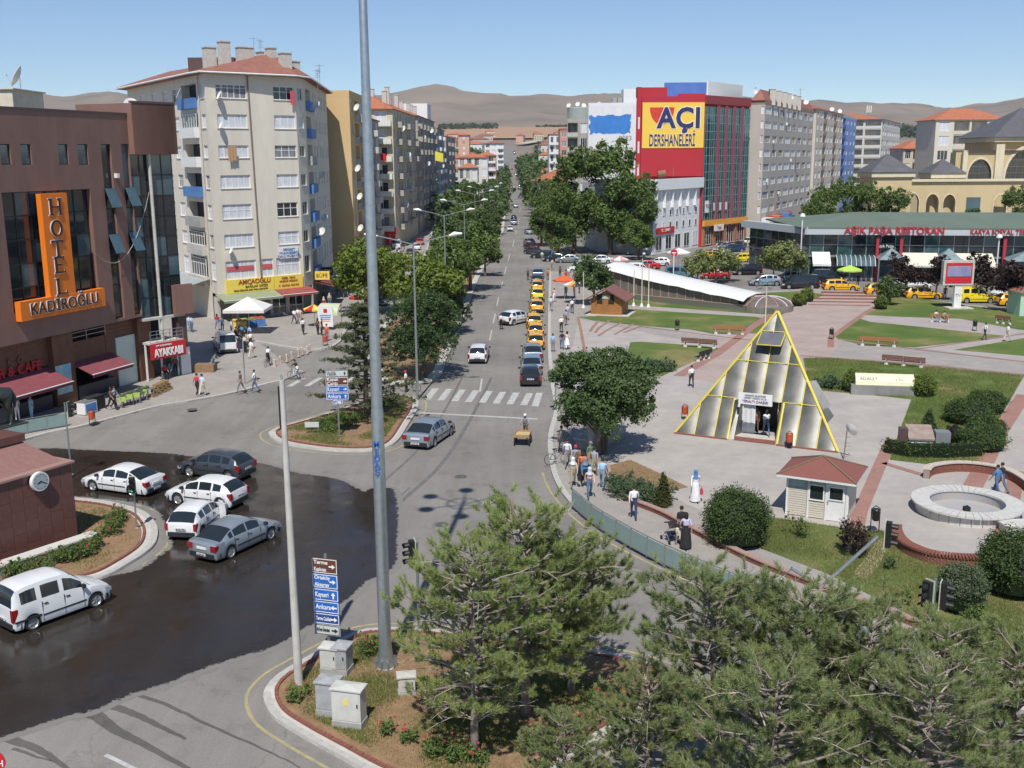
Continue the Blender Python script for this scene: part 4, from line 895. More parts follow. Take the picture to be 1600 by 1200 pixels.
# ---------------- right side ----------------
M_WB=mat('white_plaster',(.74,.745,.75),.8,var=.05,scale=.8,streak=.25)
wb0=Vector(G(1020,398)[:2]);wb1=Vector(G(1091,386)[:2]);wd=(wb1-wb0).normalized();wl=wb0+Vector((-9.5,6.5))
wbp=[tuple(wb0),tuple(wb1),(wb1.x-6,wb1.y+16),(wl.x-2,wl.y+14),tuple(wl)]
bw_,FW_=block('office_building','white building with rows of small windows below the red advert','building',wbp,12.6,M_WB,1,{},roof=None)
wf=FW_[0]
for i,(y0,y1,n_)in enumerate(((299,306,6),(322,330,7),(349,358,7),(371,392,5))):
 for k in range(n_):
  a=wf.L*(k+.25)/n_;w=wf.L/n_*(.32 if i<3 else .62);z1_=[10.9,7.9,5.6,3.2][i];h=[1.5,1.1,1.2,2.6][i]
  wf.window(a,a+w,z1_-h,z1_,1 if i<3 else 2,0,curtain=.2,sill=False,cut=False,inset=-.2);
  if i==0:wf.box('fin',M_WB,a-.35,a-.2,8.2,11.2,.0,.55)
wf.box('cornice',M_WB,-.3,wf.L+.3,11.5,13.4,.0,.7);FW_[4].box('cornice',M_WB,-.3,FW_[4].L+.3,11.5,13.39,.0,.7)
wf.box('bank_sign',M_RED,1.0,wf.L*.42,3.5,4.7,.1,.25);wf.text('T.C. ZİRAAT',wf.L*.23,4.15,.7,M_LETW,out=.28);FW_[4].box('bank_sign',M_RED,FW_[4].L*.55,FW_[4].L*.98,3.5,4.7,.1,.3)
for k in range(4):FW_[4].window(1+k*2.5,2.6+k*2.5,5.5,7.5,2,0,cut=False,inset=-.2,sill=False)
rfm=MB().tube([A(1028,273,205),A(1040,271,205)],.7,10);rfm.tube([A(1052,276,205),A(1052,262,205)],.12,6);rfm.build('roof_tank',mat('rusty_tank',(.22,.13,.08),.8),bw_)
M_CRIM=mat('crimson_render',(.42,.022,.035),.7,var=.08,scale=.6);M_AYEL=mat('advert_yellow',(.84,.56,.085),.6,var=.03)
ac1=Vector(G(1094.5,386)[:2]);acu=(ac1-Vector(A(1001,200,ac1.y-.8)[:2])).normalized();ac0=Vector(A(1001,200,ac1.y-.8)[:2])-acu*.9;ac2=Vector(G(1163,377)[:2])
zA=A(1098,152,ac1.y)[2]
aci,FA=block('office_building','crimson and glass block carrying the yellow AÇI DERSHANELERİ advert','building',[tuple(ac0),tuple(ac1),tuple(ac2),(ac2.x-8,ac2.y+14),(ac0.x*1.09,ac0.y*1.09)],zA,M_CRIM,1,{})
fa=FA[0];fr_=FA[1]
zt1=fa.px(1094,160)[1];z0y=fa.px(1094,231)[1];a0=fa.px(1002,200)[0];a1=fa.L-.15
fa.box('advert_panel',M_CRIM,a0-.05,a1+.1,fa.px(1094,275)[1],zt1+1.1,.003,.4);fa.box('advert_board',M_AYEL,a0+.1,a1,z0y,zt1,.4,.5)
M_NAVY=mat('navy_lettering',(.03,.03,.11),.6,var=.03);zc=z0y+(zt1-z0y)*.64;Wd=a1-a0
for mm,o,bo in((M_LETW,.52,.30),(M_NAVY,.56,.17)):text_on('AÇI',aci,fa.at(a0+Wd*.60,zc,o),fa.rz,5.2,mm,bold=bo,sx=.95,space=1.06,depth=.03)
for mm,o,bo in((M_LETW,.52,.08),(M_NAVY,.56,.02)):text_on('DERSHANELERİ',aci,fa.at(a0+Wd*.49,z0y+(zt1-z0y)*.16,o),fa.rz,3.1,mm,bold=bo+.03,sx=Wd*.82/(3.1*7.7),depth=.03)
b=MB();pts=[(-.38,0),(.38,0)]+[(.38*math.cos(t)*(1),-.62*math.sin(t))for t in[R(15*i)for i in range(1,12)]];v=[fa.at(a0+Wd*.32+x*6.2,zt1-.9+z*5.2,.515)for x,z in pts];b.add(v,[tuple(range(len(v)))[::-1]]);b.build('advert_dial',mat('advert_red',(.62,.05,.03),.6),aci)
cz=zA;fa.box('side_fin',M_CRIM,a0-.9,a0-.1,6,fa.px(1000,136)[1],-.6,.2)
fa.box('raised_parapet',M_CRIM,a0-.85,a0+5.0,zA+.01,fa.px(1000,136)[1]-.02,-1.6,-.61)
for z_ in(22.5,18.0,13.8):fa.box('fin_window',M_CURT,a0-.7,a0-.35,z_,z_+2.2,.2,.24)
hz0,hz1=A(1040,152,222)[2],A(1040,129,222)[2];x0_,x1_=A(1038,140,222)[0],A(1104,140,222)[0]
hb=MB().box(x0_,x1_,222,222.3,hz0+.2,hz1);hb.build('blue_hoarding',mat('blue_hoarding',(.06,.13,.42),.6,c2=(.10,.19,.5),scale=.5),aci)
hf=Face(aci,(x1_+.05,222),(A(1158,150,236)[0],236),0,1,M_WHITE);hf.box('white_hoarding',M_WHITE,0,hf.L,hz0+.3,hz1+.2,.0,.3)
for k in range(14):piece('hoarding_post',M_GREYMETAL,aci,(x0_+(x1_-x0_)*k/13,222.5,zA+.8),(.08,.08,2.0))
pb=MB().prism([(x0_+.5,223),(x1_-.3,223),(x1_+9,236),(x0_+9,238)],zA,hz0+.4);pb.build('roof_house',mat('bare_brick',(.5,.36,.28),.9,var=.15,scale=3),aci)
fa.box('parapet',M_CRIM,8.0,fa.L,zA,zA+.7,-.3,.0);fr_.box('parapet',mat('dull_crimson',(.27,.05,.055),.7),0,fr_.L,zA-1.2,zA+.4,.0,.35)
nrow=14;zg0,zg1=5.2,zA-1.7;Lg=fr_.L;cols_=[0,.9,2.0]+[2.0+(Lg-2.0)*k/10 for k in range(1,11)]
for i in range(len(cols_)-1):
 for j in range(nrow):
  h=(zg1-zg0)/nrow;w=cols_[i+1]-cols_[i];gm=M_GLASS if i==1 else random.choice([M_GLASSG,M_GLASSG,M_GLASSB]);k=win_meshes(w,h,1 if i<2 else 2,0,.05,mat('teal_frame',(.18,.36,.36),.5))
  o=inst('window',k[0],aci,loc=fr_.at(cols_[i],zg0+h*j,.30),rz=fr_.rz);ik('pane',k[1],o,mats=[gm])
for k in(1,3,5,7):a=cols_[2]+(Lg-2.0)*(k+.2)/10*1.0+.4;fr_.box('fin',mat('rose_fin',(.30,.07,.11),.6),a,a+.30,4.6,zg1+.3,.35,.75)
fr_.box('orange_fascia',M_ORANGE if False else mat('orange_fascia',(.72,.33,.05),.6),-.1,Lg*.98,4.0,5.1,.3,.8)
fr_.box('white_sign',M_WHITE,.5,1.9,6.6,8.9,.4,.5);fr_.text('TK',1.2,7.8,1.1,M_RED,out=.53);fr_.box('white_sign',M_WHITE,3.6,7.2,2.9,4.1,.8,.95);fr_.text('Tatlı',5.4,3.5,.9,M_RED,out=.98)
for k in range(5):fr_.box('shop_pillar',mat('brown_pillar',(.33,.17,.08),.7),.2+k*Lg*.235,.8+k*Lg*.235,.13,4.0,.0,.5);fr_.window(.9+k*Lg*.2,.9+k*Lg*.2+Lg*.15,.3,3.8,3,0,curtain=0,cut=False,inset=-.3,sill=False)
for k in range(4):fr_.box('window_sticker',M_CURT,cols_[3]+.1+k*2.3,cols_[3]+.9+k*2.3,6.9,8.4,.42,.45)
sdv=Vector((math.sin(R(25)),math.cos(R(25))))
M_GRY=mat('grey_render',(.46,.43,.385),.85,var=.07,scale=.5,streak=.25);g0=Vector(G(1163,375)[:2])+Vector((.4,.3));zG=A(1166,163,g0.y)[2]
g1_=Vector(A(1192,250,g0.y-1.0)[:2])
_tmp=Face(None,g1_,g1_+sdv*10,0,1,None);SG=_tmp.px(1268,245)[0]
gp=[tuple(g0),tuple(g1_),tuple(g1_+sdv*SG),tuple(g0+sdv*(SG+2))]
bg1,FG=block('apartment_block','long grey apartment block beside the glass building, satellite dishes on its roof','building',gp,zG,M_GRY,8,{0:('..w',),1:('pwwpwwww',{'cur':.6})},roof='flat',roof_m=mat('brown_eave',(.30,.20,.15),.8),gf_h=4.6)
hip_roof(bg1,gp,zG+.85,2.2,.2,M_TILE)
fg=FG[1]
for k,(a_,m_)in enumerate(((1,M_WHITE),(6,M_RED),(11,mat('orange_canvas',(.62,.16,.05),.8)),(16,M_AWN),(22,M_BLUE),(28,M_RED))):
 fg.box('shop_sign',m_,a_,a_+4.2,3.4,4.5,.02,.5 if k%2 else 1.8)
for k in range(8):fg.box('shopfront',M_DARK,.8+k*5,4.6+k*5,.15,3.2,.01,.06)
for k,(x,y)in enumerate(((1180,150),(1250,152),(1228,157),(1205,153))):antenna(bg1,A(x,y+8,250),3.2,rz=k)
for k in range(6):chimney(bg1,*(Vector(gp[0])+sdv*(6+k*6)+Vector((3,0)))[:2],zG,zG+3.2,1.2,1.2)
_ln=Face(bg1,g1_,g1_+sdv*10,0,1,M_GRY)
S=lambda x:_ln.px(x,245)[0]
def along(s0,s1,inset,depth,z1,*a,**kw):
 p0=g1_+sdv*s0;p1=g1_+sdv*s1;nn=Vector((sdv.y,-sdv.x));p0=p0+nn*inset;p1=p1+nn*inset
 return[tuple(p0-nn*depth),tuple(p0),tuple(p1),tuple(p1-nn*depth)]
bg2,FG2=block('apartment_block','pale block with brown balconies between the grey block and the blue one','building',along(SG+.4,S(1311),.6,14,0),29.0,mat('pale_cream',(.58,.53,.46),.85,var=.06),8,{1:('nwlnwlnw',{'bm':mat('brown_balcony',(.40,.27,.22),.8)}),0:('..',)},roof='hip',roof_m=M_TILE,gf_h=4.4)
bg3,FG3=block('apartment_block','blue and white apartment block in the side street','building',along(S(1311)+.5,S(1333),.4,14,0),28.4,mat('sky_blue_render',(.22,.34,.62),.8,var=.06),8,{1:('lnnn',{'bm':mat('deep_blue_balcony',(.08,.16,.50),.7)})},roof='flat',roof_m=M_CONCL,gf_h=4.4)
bg4,FG4=block('apartment_block','white block with deep slanted balconies and red roof, right of the blue block','building',along(S(1335),S(1335)+60,8,22,0),28.6,mat('off_white_render',(.62,.60,.54),.85,var=.07),8,{0:('..ll',),1:('wnwwnwnw',)},roof='hip',roof_m=M_TILEB,gf_h=4.4)
def roof_dishes(root,pts,Y):
 for x,y in pts:dish(0,0,A(x,y,Y),R(random.uniform(-40,40)),.6,parent=root)
roof_dishes(bg1,[(1180,144),(1236,152),(1260,160)],248);roof_dishes(bg2,[(1300,171),(1312,174)],300)
mst=empty('phone_mast',A(1356,196,385),'slim mast with white panel antennas rising above the blue block','antenna mast')
b=MB();z0m=28.0;pm_=A(1356,196,372);b.tube([(pm_[0],372,z0m),(pm_[0],372,A(1356,165,372)[2])],.12,6);b.build('pole',M_GREYMETAL,mst);b=MB()
for dx in(-.7,0,.7):b.box(pm_[0]+dx-.15,pm_[0]+dx+.15,371.7,371.9,A(1356,176,372)[2],A(1356,165,372)[2])
b.build('panel_antenna',M_WHITE,mst)
pl0=A(919,240,262);pl1=A(986,240,262);zW=A(950,166,262)[2]
bp,FP=block('office_building','white gable wall with a large peeling blue painted field','building',[(pl0[0],262),(pl1[0]+3,262),(pl1[0]+6,285),(pl0[0]+3,285)],zW,M_WB,1,{},roof='flat')
fp=FP[0];b=MB();q=jag([(fp.px(921,181)[0],fp.px(921,181)[1]),(fp.px(921,209)[0],fp.px(921,209)[1]),(fp.px(985,209)[0],fp.px(985,209)[1]),(fp.px(987,178)[0],fp.px(987,178)[1])],.5,.25,3)
b.add([fp.at(x,z,.02)for x,z in q],[tuple(range(len(q)))]);o=b.build('blue_paint',mat('flaking_blue_paint',(.05,.22,.60),.7,var=.12,scale=.8),bp)
fp.text('0383',fp.px(977,216)[0],fp.px(977,216)[1],1.6,M_GREYMETAL,out=.03)
piece('stair_head',M_WB,bp,A(983,160,266),(3.4,6,6.0));
for x in(960,968):piece('roof_box',M_CONC,bp,A(x,160,264),(1.0,1.0,2.2))
roof_dishes(bp,[(936,163)],264)
pc0=A(886,220,280);pc1=A(921,220,280)
br_,FR_=block('apartment_block','dark fronted block with a rounded grey green top storey','building',[(pc0[0],280),(pc1[0],280),(pc1[0]+4,300),(pc0[0]+3,300)],A(900,190,280)[2],M_BG3,6,{0:('lw',{'bm':M_CONCL})},roof='flat')
b=MB();rr=(pc1[0]-pc0[0])*.62;b.lathe([(rr,0),(rr,A(900,168,280)[2]-A(900,192,280)[2]),(rr*.98,A(900,167,280)[2]-A(900,192,280)[2]+.05)],((pc0[0]+pc1[0])/2+1,283+rr*.3,A(900,192,280)[2]),32);b.build('round_storey',mat('grey_green_render',(.34,.38,.35),.8,var=.06),br_)
roof_dishes(br_,[(889,165),(903,163),(912,165)],283)
# ================= restaurant, arcaded complex, houses further off =================
M_GROOF=mat('green_roof',(.125,.165,.13),.75,var=.08,scale=.3)
M_RED2=mat('dull_red_lettering',(.36,.03,.045),.6,var=.05);M_LGREY=mat('light_grey_fascia',(.46,.49,.52),.55,var=.05)
re0=Vector(A(1245,245,160)[:2]);re1=Vector(A(1262,245,150)[:2]);RU=Vector((1,-.20)).normalized();rs0=Vector(G(1262,437)[:2]);rs1=rs0+RU*62
rest=empty('restaurant_building',(*((rs0+rs1)/2),0),'long glazed restaurant hall with low green roof and red AŞIK PAŞA RESTORAN lettering','restaurant')
fr0=Face(rest,rs0,rs1,.0,7.4,M_LGREY);zE=7.0
frl=Face(rest,rs0+Vector((-5,16)),rs0,0,7.4,M_LGREY)
for fc in(fr0,frl):
 n=int(fc.L/1.9);w=fc.L/n
 fc.box('plinth',M_CONCL,0,fc.L,0,.35,-.1,.05)
 for i in range(n):
  for j,(za,zb)in enumerate(((.35,3.3),(3.5,5.0),(5.0,6.5))):
   k=win_meshes(w,zb-za,1,0,.05,M_GREYMETAL);o=inst('window',k[0],rest,loc=fc.at(w*i,za,.05),rz=fc.rz);ik('pane',k[1],o,mats=[random.choice([M_GLASS,M_GLASS,M_GLASS,M_GLASSG,M_GLASSB])])
 fc.box('fascia',M_LGREY,-.8,fc.L+.8,6.5,7.5,.0,1.1);fc.box('floor_band',M_GREYMETAL,0,fc.L,3.3,3.5,.0,.2)
a1=fr0.L+1;P4=[fr0.at(-1.6,7.52,1.12),fr0.at(a1,7.52,1.12),fr0.at(a1+3,7.52,-22),fr0.at(-5.5,7.52,-20)]
R4=[fr0.at(7,9.1,-10),fr0.at(a1-8,9.1,-10)]
b=MB().add(P4+R4+[(p[0],p[1],7.3)for p in P4],[(0,1,5,4),(1,2,5),(2,3,4,5),(3,0,4),(6,9,8,7),(0,6,7,1),(1,7,8,2),(2,8,9,3),(3,9,6,0)]);b.build('roof',M_GROOF,rest)
b=MB().prism([fr0.at(.2,0,-.3)[:2],fr0.at(fr0.L,0,-.3)[:2],fr0.at(fr0.L,0,-18)[:2],fr0.at(-4,0,-16)[:2]],0,7.25);b.build('core',M_DARK,rest)
ax,_=fr0.px(1395,363);fr0.text('AŞIK PAŞA RESTORAN',ax,7.08,1.4,M_RED2,out=1.2,bold=.05,sx=.92,depth=.1)
ax,_=fr0.px(1572,370);fr0.text('KARYA SOSYAL TESİSLERİ VE AKTİVİTE',ax+2.2,7.0,1.0,M_RED2,out=1.2,bold=.02,sx=.80,depth=.1)
def rpx(x,y):return fr0.px(x,y)[0]
for x0,x1,m_,lab in((1268,1296,M_WHITE,'white sheet awning at the left end of the restaurant front'),(1408,1464,mat('cream_canvas',(.66,.62,.52),.85,var=.06),'cream awning left of the advert screen in front of the restaurant'),(1488,1550,mat('cream_canvas',(.66,.62,.52),.85),'cream awning behind the advert screen in front of the restaurant')):
 awning(lab,fr0,rpx(x0,400),rpx(x1,400),4.0,3.2,1.5,m_,m_,name='awning')
b=MB();x0,x1=rpx(1306,400),rpx(1365,400);n=8
for i in range(n+1):
 a=x0+(x1-x0)*i/n;b.tube([fr0.at(a,3.6,.1),fr0.at(a,3.5,1.2),fr0.at(a,3.0,2.2),fr0.at(a,2.3,2.7)],.05,5)
gl=empty('glass_canopy',fr0.at((x0+x1)/2,2.3,1.5),'curved blue glass canopy beside the restaurant door','canopy');b.build('rib',M_WHITE,gl)
for i in range(n):
 a,c=x0+(x1-x0)*i/n+.08,x0+(x1-x0)*(i+1)/n-.08;b=MB();q=[(3.6,.1),(3.5,1.2),(3.0,2.2),(2.3,2.7)]
 for(z_a,o_a),(z_b,o_b)in zip(q,q[1:]):b.add([fr0.at(a,z_a,o_a),fr0.at(c,z_a,o_a),fr0.at(c,z_b,o_b),fr0.at(a,z_b,o_b)],[(0,3,2,1)])
 b.build('pane',M_GLASSB,gl)
for x0_,x1_,d_,lab in((1368,1412,4.0,'pointed glass porch over the red framed restaurant door'),(1460,1498,3.0,'small pointed glass porch between the two cream awnings'),(1566,1640,4.0,'large pointed glass porch at the right edge')):
 a0,a1_=rpx(x0_,395),rpx(x1_,395);am=(a0+a1_)/2;po_=empty('glass_porch',fr0.at(am,3.2,1),lab,'porch')
 b=MB().add([fr0.at(a0,3.4,.2),fr0.at(a1_,3.4,.2),fr0.at(a1_,3.3,d_),fr0.at(a0,3.3,d_),fr0.at(am,4.8,d_*.5)],[(3,2,4),(2,1,4),(0,3,4),(1,0,4)]);b.build('glass_roof',mat('pale_glass_roof',(.22,.28,.30),.15,var=.2),po_)
 for a in(a0,a1_):piece('post',M_STEEL,po_,fr0.at(a,1.7,d_-.1),(.15,.15,3.3))
for x in(1368,1405,1566):fr0.box('red_post',M_RED2,rpx(x,380),rpx(x,380)+.4,.2,6.2,.3,.8)
fr0.box('door_sign',M_BLACK,rpx(1370,380),rpx(1397,380),4.5,5.3,.3,.4);fr0.text('Aşık Paşa',rpx(1383,380),4.9,.55,M_LETW,out=.43)
M_STONE=mat('yellow_stone',(.60,.48,.27),.85,c2=(.52,.41,.24),scale=.5);M_SLATE=mat('slate_roof',(.105,.105,.115),.6,var=.15,scale=.6)
def arch_pts(c,w,z0,zs,n=6):
 L_=[(c-w/2,z0)];
 for i in range(n+1):t=i/n;L_.append((c-w/2*math.cos(t*math.pi/2)**1.0,zs+w*.72*math.sin(t*math.pi/2)))
 return L_+[(2*c-x,z)for x,z in L_[::-1][1:]]
def arch_panel(root,fc,a0,a1,z0,z1,w,zs,m,depth=.5,back=None,zb=None,name='arch_bay'):
 c=(a0+a1)/2;ap=arch_pts(c,w,zb if zb is not None else z0,zs);b=MB();top=[]
 n=len(ap)
 outer=[]
 for(x,z)in ap:
  outer.append((x,z))
 b.add([fc.at(a0,z0,0),fc.at(ap[0][0],z0,0),fc.at(ap[0][0],ap[1][1],0),fc.at(a0,ap[1][1],0)],[(0,1,2,3)]);b.add([fc.at(ap[-1][0],z0,0),fc.at(a1,z0,0),fc.at(a1,ap[1][1],0),fc.at(ap[-1][0],ap[1][1],0)],[(0,1,2,3)])
 mid=n//2
 for i in range(1,mid):p,q=ap[i],ap[i+1];b.add([fc.at(a0,p[1],0),fc.at(p[0],p[1],0),fc.at(q[0],q[1],0),fc.at(a0,q[1],0)],[(0,1,2,3)])
 for i in range(1,mid):p,q=ap[n-1-i],ap[n-2-i];b.add([fc.at(p[0],p[1],0),fc.at(a1,p[1],0),fc.at(a1,q[1],0),fc.at(q[0],q[1],0)],[(0,1,2,3)])
 zt_=ap[mid][1];b.add([fc.at(a0,zt_,0),fc.at(a1,zt_,0),fc.at(a1,z1,0),fc.at(a0,z1,0)],[(0,1,2,3)])
 for p,q in zip(ap,ap[1:]):b.add([fc.at(p[0],p[1],0),fc.at(q[0],q[1],0),fc.at(q[0],q[1],-depth),fc.at(p[0],p[1],-depth)],[(0,3,2,1)])
 if zb is not None and zb>z0:b.add([fc.at(ap[0][0],z0,0),fc.at(ap[-1][0],z0,0),fc.at(ap[-1][0],zb,0),fc.at(ap[0][0],zb,0)],[(0,1,2,3)])
 o=b.build(name,m,root)
 b=MB();q2=arch_pts(c,w*1.12,ap[0][1],zs)
 for(p,q),(r_,t_)in zip(zip(ap,ap[1:]),zip(q2,q2[1:])):
  b.add([fc.at(p[0],p[1],.12),fc.at(q[0],q[1],.12),fc.at(t_[0],t_[1],.12),fc.at(r_[0],r_[1],.12),fc.at(r_[0],r_[1],0),fc.at(t_[0],t_[1],0)],[(0,3,2,1),(3,4,5,2)])
 b.build('arch_moulding',mat('pale_stone',(.66,.58,.42),.85),root)
 if back:
  b=MB().add([fc.at(x,z,-depth*.9)for x,z in ap],[tuple(range(n))[::-1]]);gp_=b.build('arch_glazing',back,root)
  b=MB();k=int(w/1.1)
  for i in range(1,k):x=ap[0][0]+w*i/k;h=zs+w*.72*math.sqrt(max(0,1-((x-c)/(w/2))**2))*.95;b.box(-.04,.04,-.04,.04,0,1);
  b=MB()
  for i in range(1,k):
   x=ap[0][0]+w*i/k;h=zs+w*.72*math.sqrt(max(0.01,1-((x-c)/(w/2))**2))*.93;p0=fc.at(x,ap[0][1],-depth*.8);p1=fc.at(x,h,-depth*.8);b.tube([p0,p1],.05,4)
  for zz in np.arange(ap[0][1]+1.2,zs+w*.5,1.3):
   hw=w/2*math.sqrt(max(0.02,1-max(0,(zz-zs)/(w*.72))**2));b.tube([fc.at(c-hw,zz,-depth*.8),fc.at(c+hw,zz,-depth*.8)],.05,4)
  b.build('glazing_bar',mat('brown_glazing_bar',(.22,.15,.12),.6),root)
arc=empty('arcaded_building',(105,215,0),'yellow stone complex with pointed arches and grey pyramid roofs behind the restaurant','building')
YA=222;AU=Vector((1,-.05)).normalized();ar0=Vector(A(1395,300,YA)[:2]);fa_=Face(arc,ar0,ar0+AU*34,0,1,M_STONE)
zbt=fa_.px(1430,330)[1];ztp=fa_.px(1430,284)[1]
for x0,x1,ww in((1408,1444,22),(1444,1472,20),(1472,1497,19)):arch_panel(arc,fa_,rpx_:=fa_.px(x0,300)[0],fa_.px(x1,300)[0],0,ztp,(fa_.px(x0+ww,300)[0]-fa_.px(x0,300)[0]),zbt+1.6,M_STONE,1.0,None,zb=1.0)
fa_.box('wall',M_STONE,0,fa_.px(1408,300)[0],0,ztp,-.6,0)
fa_.box('wall',M_STONE,fa_.px(1497,300)[0],fa_.px(1550,300)[0],0,ztp,-.6,0);fa_.box('window_panel',M_GLASSB,fa_.px(1511,300)[0],fa_.px(1533,300)[0],zbt-1.0,zbt+2.8,.0,.1)
fa_.box('red_banner',M_RED,fa_.px(1534,300)[0],fa_.px(1548,300)[0],zbt-1.6,zbt-.4,.1,.2)
for x0,x1,ww in((1550,1578,20),(1578,1610,22)):arch_panel(arc,fa_,fa_.px(x0,300)[0],fa_.px(x1,300)[0],0,ztp,(fa_.px(x0+ww,300)[0]-fa_.px(x0,300)[0]),zbt+1.4,M_STONE,1.0,None,zb=1.0)
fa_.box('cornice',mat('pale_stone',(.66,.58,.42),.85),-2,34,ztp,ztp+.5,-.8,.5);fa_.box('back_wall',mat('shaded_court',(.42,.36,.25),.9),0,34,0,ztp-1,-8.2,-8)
fb_=Face(arc,Vector(fa_.at(fa_.px(1500,285)[0],0,-2.5)[:2]),Vector(fa_.at(36,0,-2.5)[:2]),0,1,M_STONE);z2=ztp+.4;z3=fb_.px(1520,238)[1]
A0=lambda x:fb_.px(x,260)[0]
fb_.box('pier',mat('pale_stone',(.66,.58,.42),.85),A0(1503),A0(1510),z2,z3+.4,-.5,.4);arch_panel(arc,fb_,A0(1510),A0(1553),z2,z3,A0(1550)-A0(1513),z2+.6,M_STONE,.5,M_GLASS)
fb_.box('pier',mat('pale_stone',(.66,.58,.42),.85),A0(1553),A0(1566),z2,z3+1.6,-.6,.6);arch_panel(arc,fb_,A0(1566),A0(1640),z2,z3,A0(1632)-A0(1569),z2+.2,M_STONE,.5,M_GLASS)
fb_.box('wall',M_STONE,0,22,z2,z3,-4.2,-1.0);fb_.box('cornice',M_CLADD,A0(1508),A0(1640),z3,z3+.35,-.5,.4)
def pyramid_roof(root,x0,x1,ytop,ybase,Y,d,m,wall_z=None):
 c0=A(x0,ybase,Y);c1=A(x1,ybase,Y);cx_=(c0[0]+c1[0])/2;ap=A((x0+x1)/2,ytop,Y+d/2);b=MB()
 b.add([(c0[0],Y,c0[2]),(c1[0],Y,c0[2]),(c1[0],Y+d,c0[2]),(c0[0],Y+d,c0[2]),(cx_,Y+d/2,ap[2])],[(0,1,4),(1,2,4),(2,3,4),(3,0,4),(3,2,1,0)]);b.build('pyramid_roof',m,root)
 w=c1[0]-c0[0];b=MB().box(c0[0]+w*.08,c1[0]-w*.08,Y+w*.08,Y+d-w*.08,wall_z or 0,c0[2]-.02);b.build('tower_wall',M_STONE,root)
 b=MB().box(c0[0]+w*.03,c1[0]-w*.03,Y+w*.03,Y+d-w*.03,c0[2]-1.0,c0[2]-.03);b.build('cornice',mat('pale_stone',(.66,.58,.42),.85),root)
pyramid_roof(arc,1361,1434,240,269,214,9.5,M_SLATE);pyramid_roof(arc,1454,1512,248,271,222.5,7.6,M_SLATE)
pyramid_roof(arc,1552,1700,168,214,224,19,M_SLATE)
def ap_px(name,label,x0,x1,ytop,Y,depth,m,floors,spec,sspec=None,roof='hip',roof_m=None,rise=2.6,base=0,group=None,turn=0,cat='building',**kw):
 c0=A(x0,ytop,Y);c1=A(x1,ytop,Y);pl=quad((c0[0],Y),(c1[0],Y+turn),depth)
 fs={0:(spec,kw)};
 if sspec:fs[3 if c0[0]>0 else 1]=(sspec,kw)
 return block(name,label,cat,pl,c0[2],m,floors,fs,z0=base,roof=roof,roof_m=roof_m or M_TILE,rise=rise,group=group,gf_h=3.0)
M_CRM=mat('cream_render',(.62,.57,.48),.85,var=.05)
ap_px('apartment_block','cream apartment block with recessed central balconies and red hip roof behind the arcade',1463,1572,187,300,14,M_CRM,6,'wllw',roof_m=M_TILEB,rise=3.2,bm=mat('cream_balustrade',(.60,.54,.44),.8))
ap_px('apartment_block','low beige apartment block with one column of balconies right of the grey pyramid roof',1412,1456,232,330,12,mat('beige_render',(.56,.47,.36),.85),4,'wlw',roof_m=M_TILEB,rise=2.4)
M_HW=[mat('house_wall_%d'%i,c,.85,var=.05)for i,c in enumerate([(.62,.58,.52),(.55,.48,.38),(.70,.69,.66),(.58,.36,.27),(.50,.46,.42)])]
def house_mesh(w,d,h,roof):
 k=('house',w,d,h,roof)
 if k not in _wm:
  b=MB().box(-w/2,w/2,-d/2,d/2,0,h);wl=b.mesh('wall',M_HW[0]);b=MB();o=.5
  b.add([(-w/2-o,-d/2-o,h+.02),(w/2+o,-d/2-o,h+.02),(w/2+o,d/2+o,h+.02),(-w/2-o,d/2+o,h+.02),(-w/2+d/2,0,h+roof),(w/2-d/2,0,h+roof)],[(0,1,5,4),(2,3,4,5),(1,2,5),(3,0,4),(3,2,1,0)])
  rm=b.mesh('roof',M_TILEB);b=MB();nw=int(w/3.5)
  for i in range(nw):
   for j in range(int(h/3)):x=-w/2+w*(i+.5)/nw;b.box(x-.6,x+.6,-d/2-.04,-d/2,1+3*j,2.4+3*j)
  _wm[k]=(wl,rm,b.mesh('window',M_GLASS))
 return _wm[k]
def house(x,y,w,d,h,roof,rz,wm,rm,label,group,z=None):
 r=empty('house',(x,y,(TZf(x,y)if z is None else z)-.3),label,'house',group,rz=rz);a,b,c=house_mesh(w,d,h,roof)
 ik('wall',a,r,mats=[wm]);ik('roof',b,r,mats=[rm]);ik('window',c,r);return r
pr=random.Random(3);hk=[(10,9,5.5,2.4),(14,10,8.5,2.8),(12,10,11.5,2.2),(18,11,14.5,2.6)]
HN={10:'one storey',14:'two storey',12:'three storey',18:'four storey'};CN=['pale','tan','white','salmon','grey']
def scatter(n,x0,x1,y0,y1,label,group,big=.3,excl=None):
 k=0
 while k<n:
  y=pr.uniform(y0,y1);px=pr.uniform(x0,x1);x=A(px,245,y)[0]
  if-26<x<12:continue
  w,d,h,ro=hk[3 if pr.random()<big*.35 else pr.choice([0,1,2])if pr.random()<big+.4 else 0];c=pr.randrange(5);br=pr.random()<.6
  house(x,y,w,d,h,ro,pr.choice([0,.2,-.3,.5,1.4]),M_HW[c],M_TILEB if br else M_TILE,'%s %s house with %s roof %s'%(HN[w],CN[c],'orange' if br else 'dark red',label),group);k+=1
scatter(70,690,792,520,1300,'far away left of the avenue','houses left of the far avenue')
scatter(40,850,940,480,1300,'far away right of the avenue','houses right of the far avenue')
scatter(46,1340,1680,430,1100,'below the right hand hills','houses below the right hills',.5)
scatter(16,-60,230,420,900,'below the left hand hills','houses below the left hills')
scatter(12,680,880,1400,1750,'under the ploughed field','farmhouses on the slope')
house(*A(872,268,330)[:2],13,11,10.5,3.4,.3,M_HW[2],M_TILEB,'white gabled house with orange roof right of the avenue behind the plane trees',None,z=0)
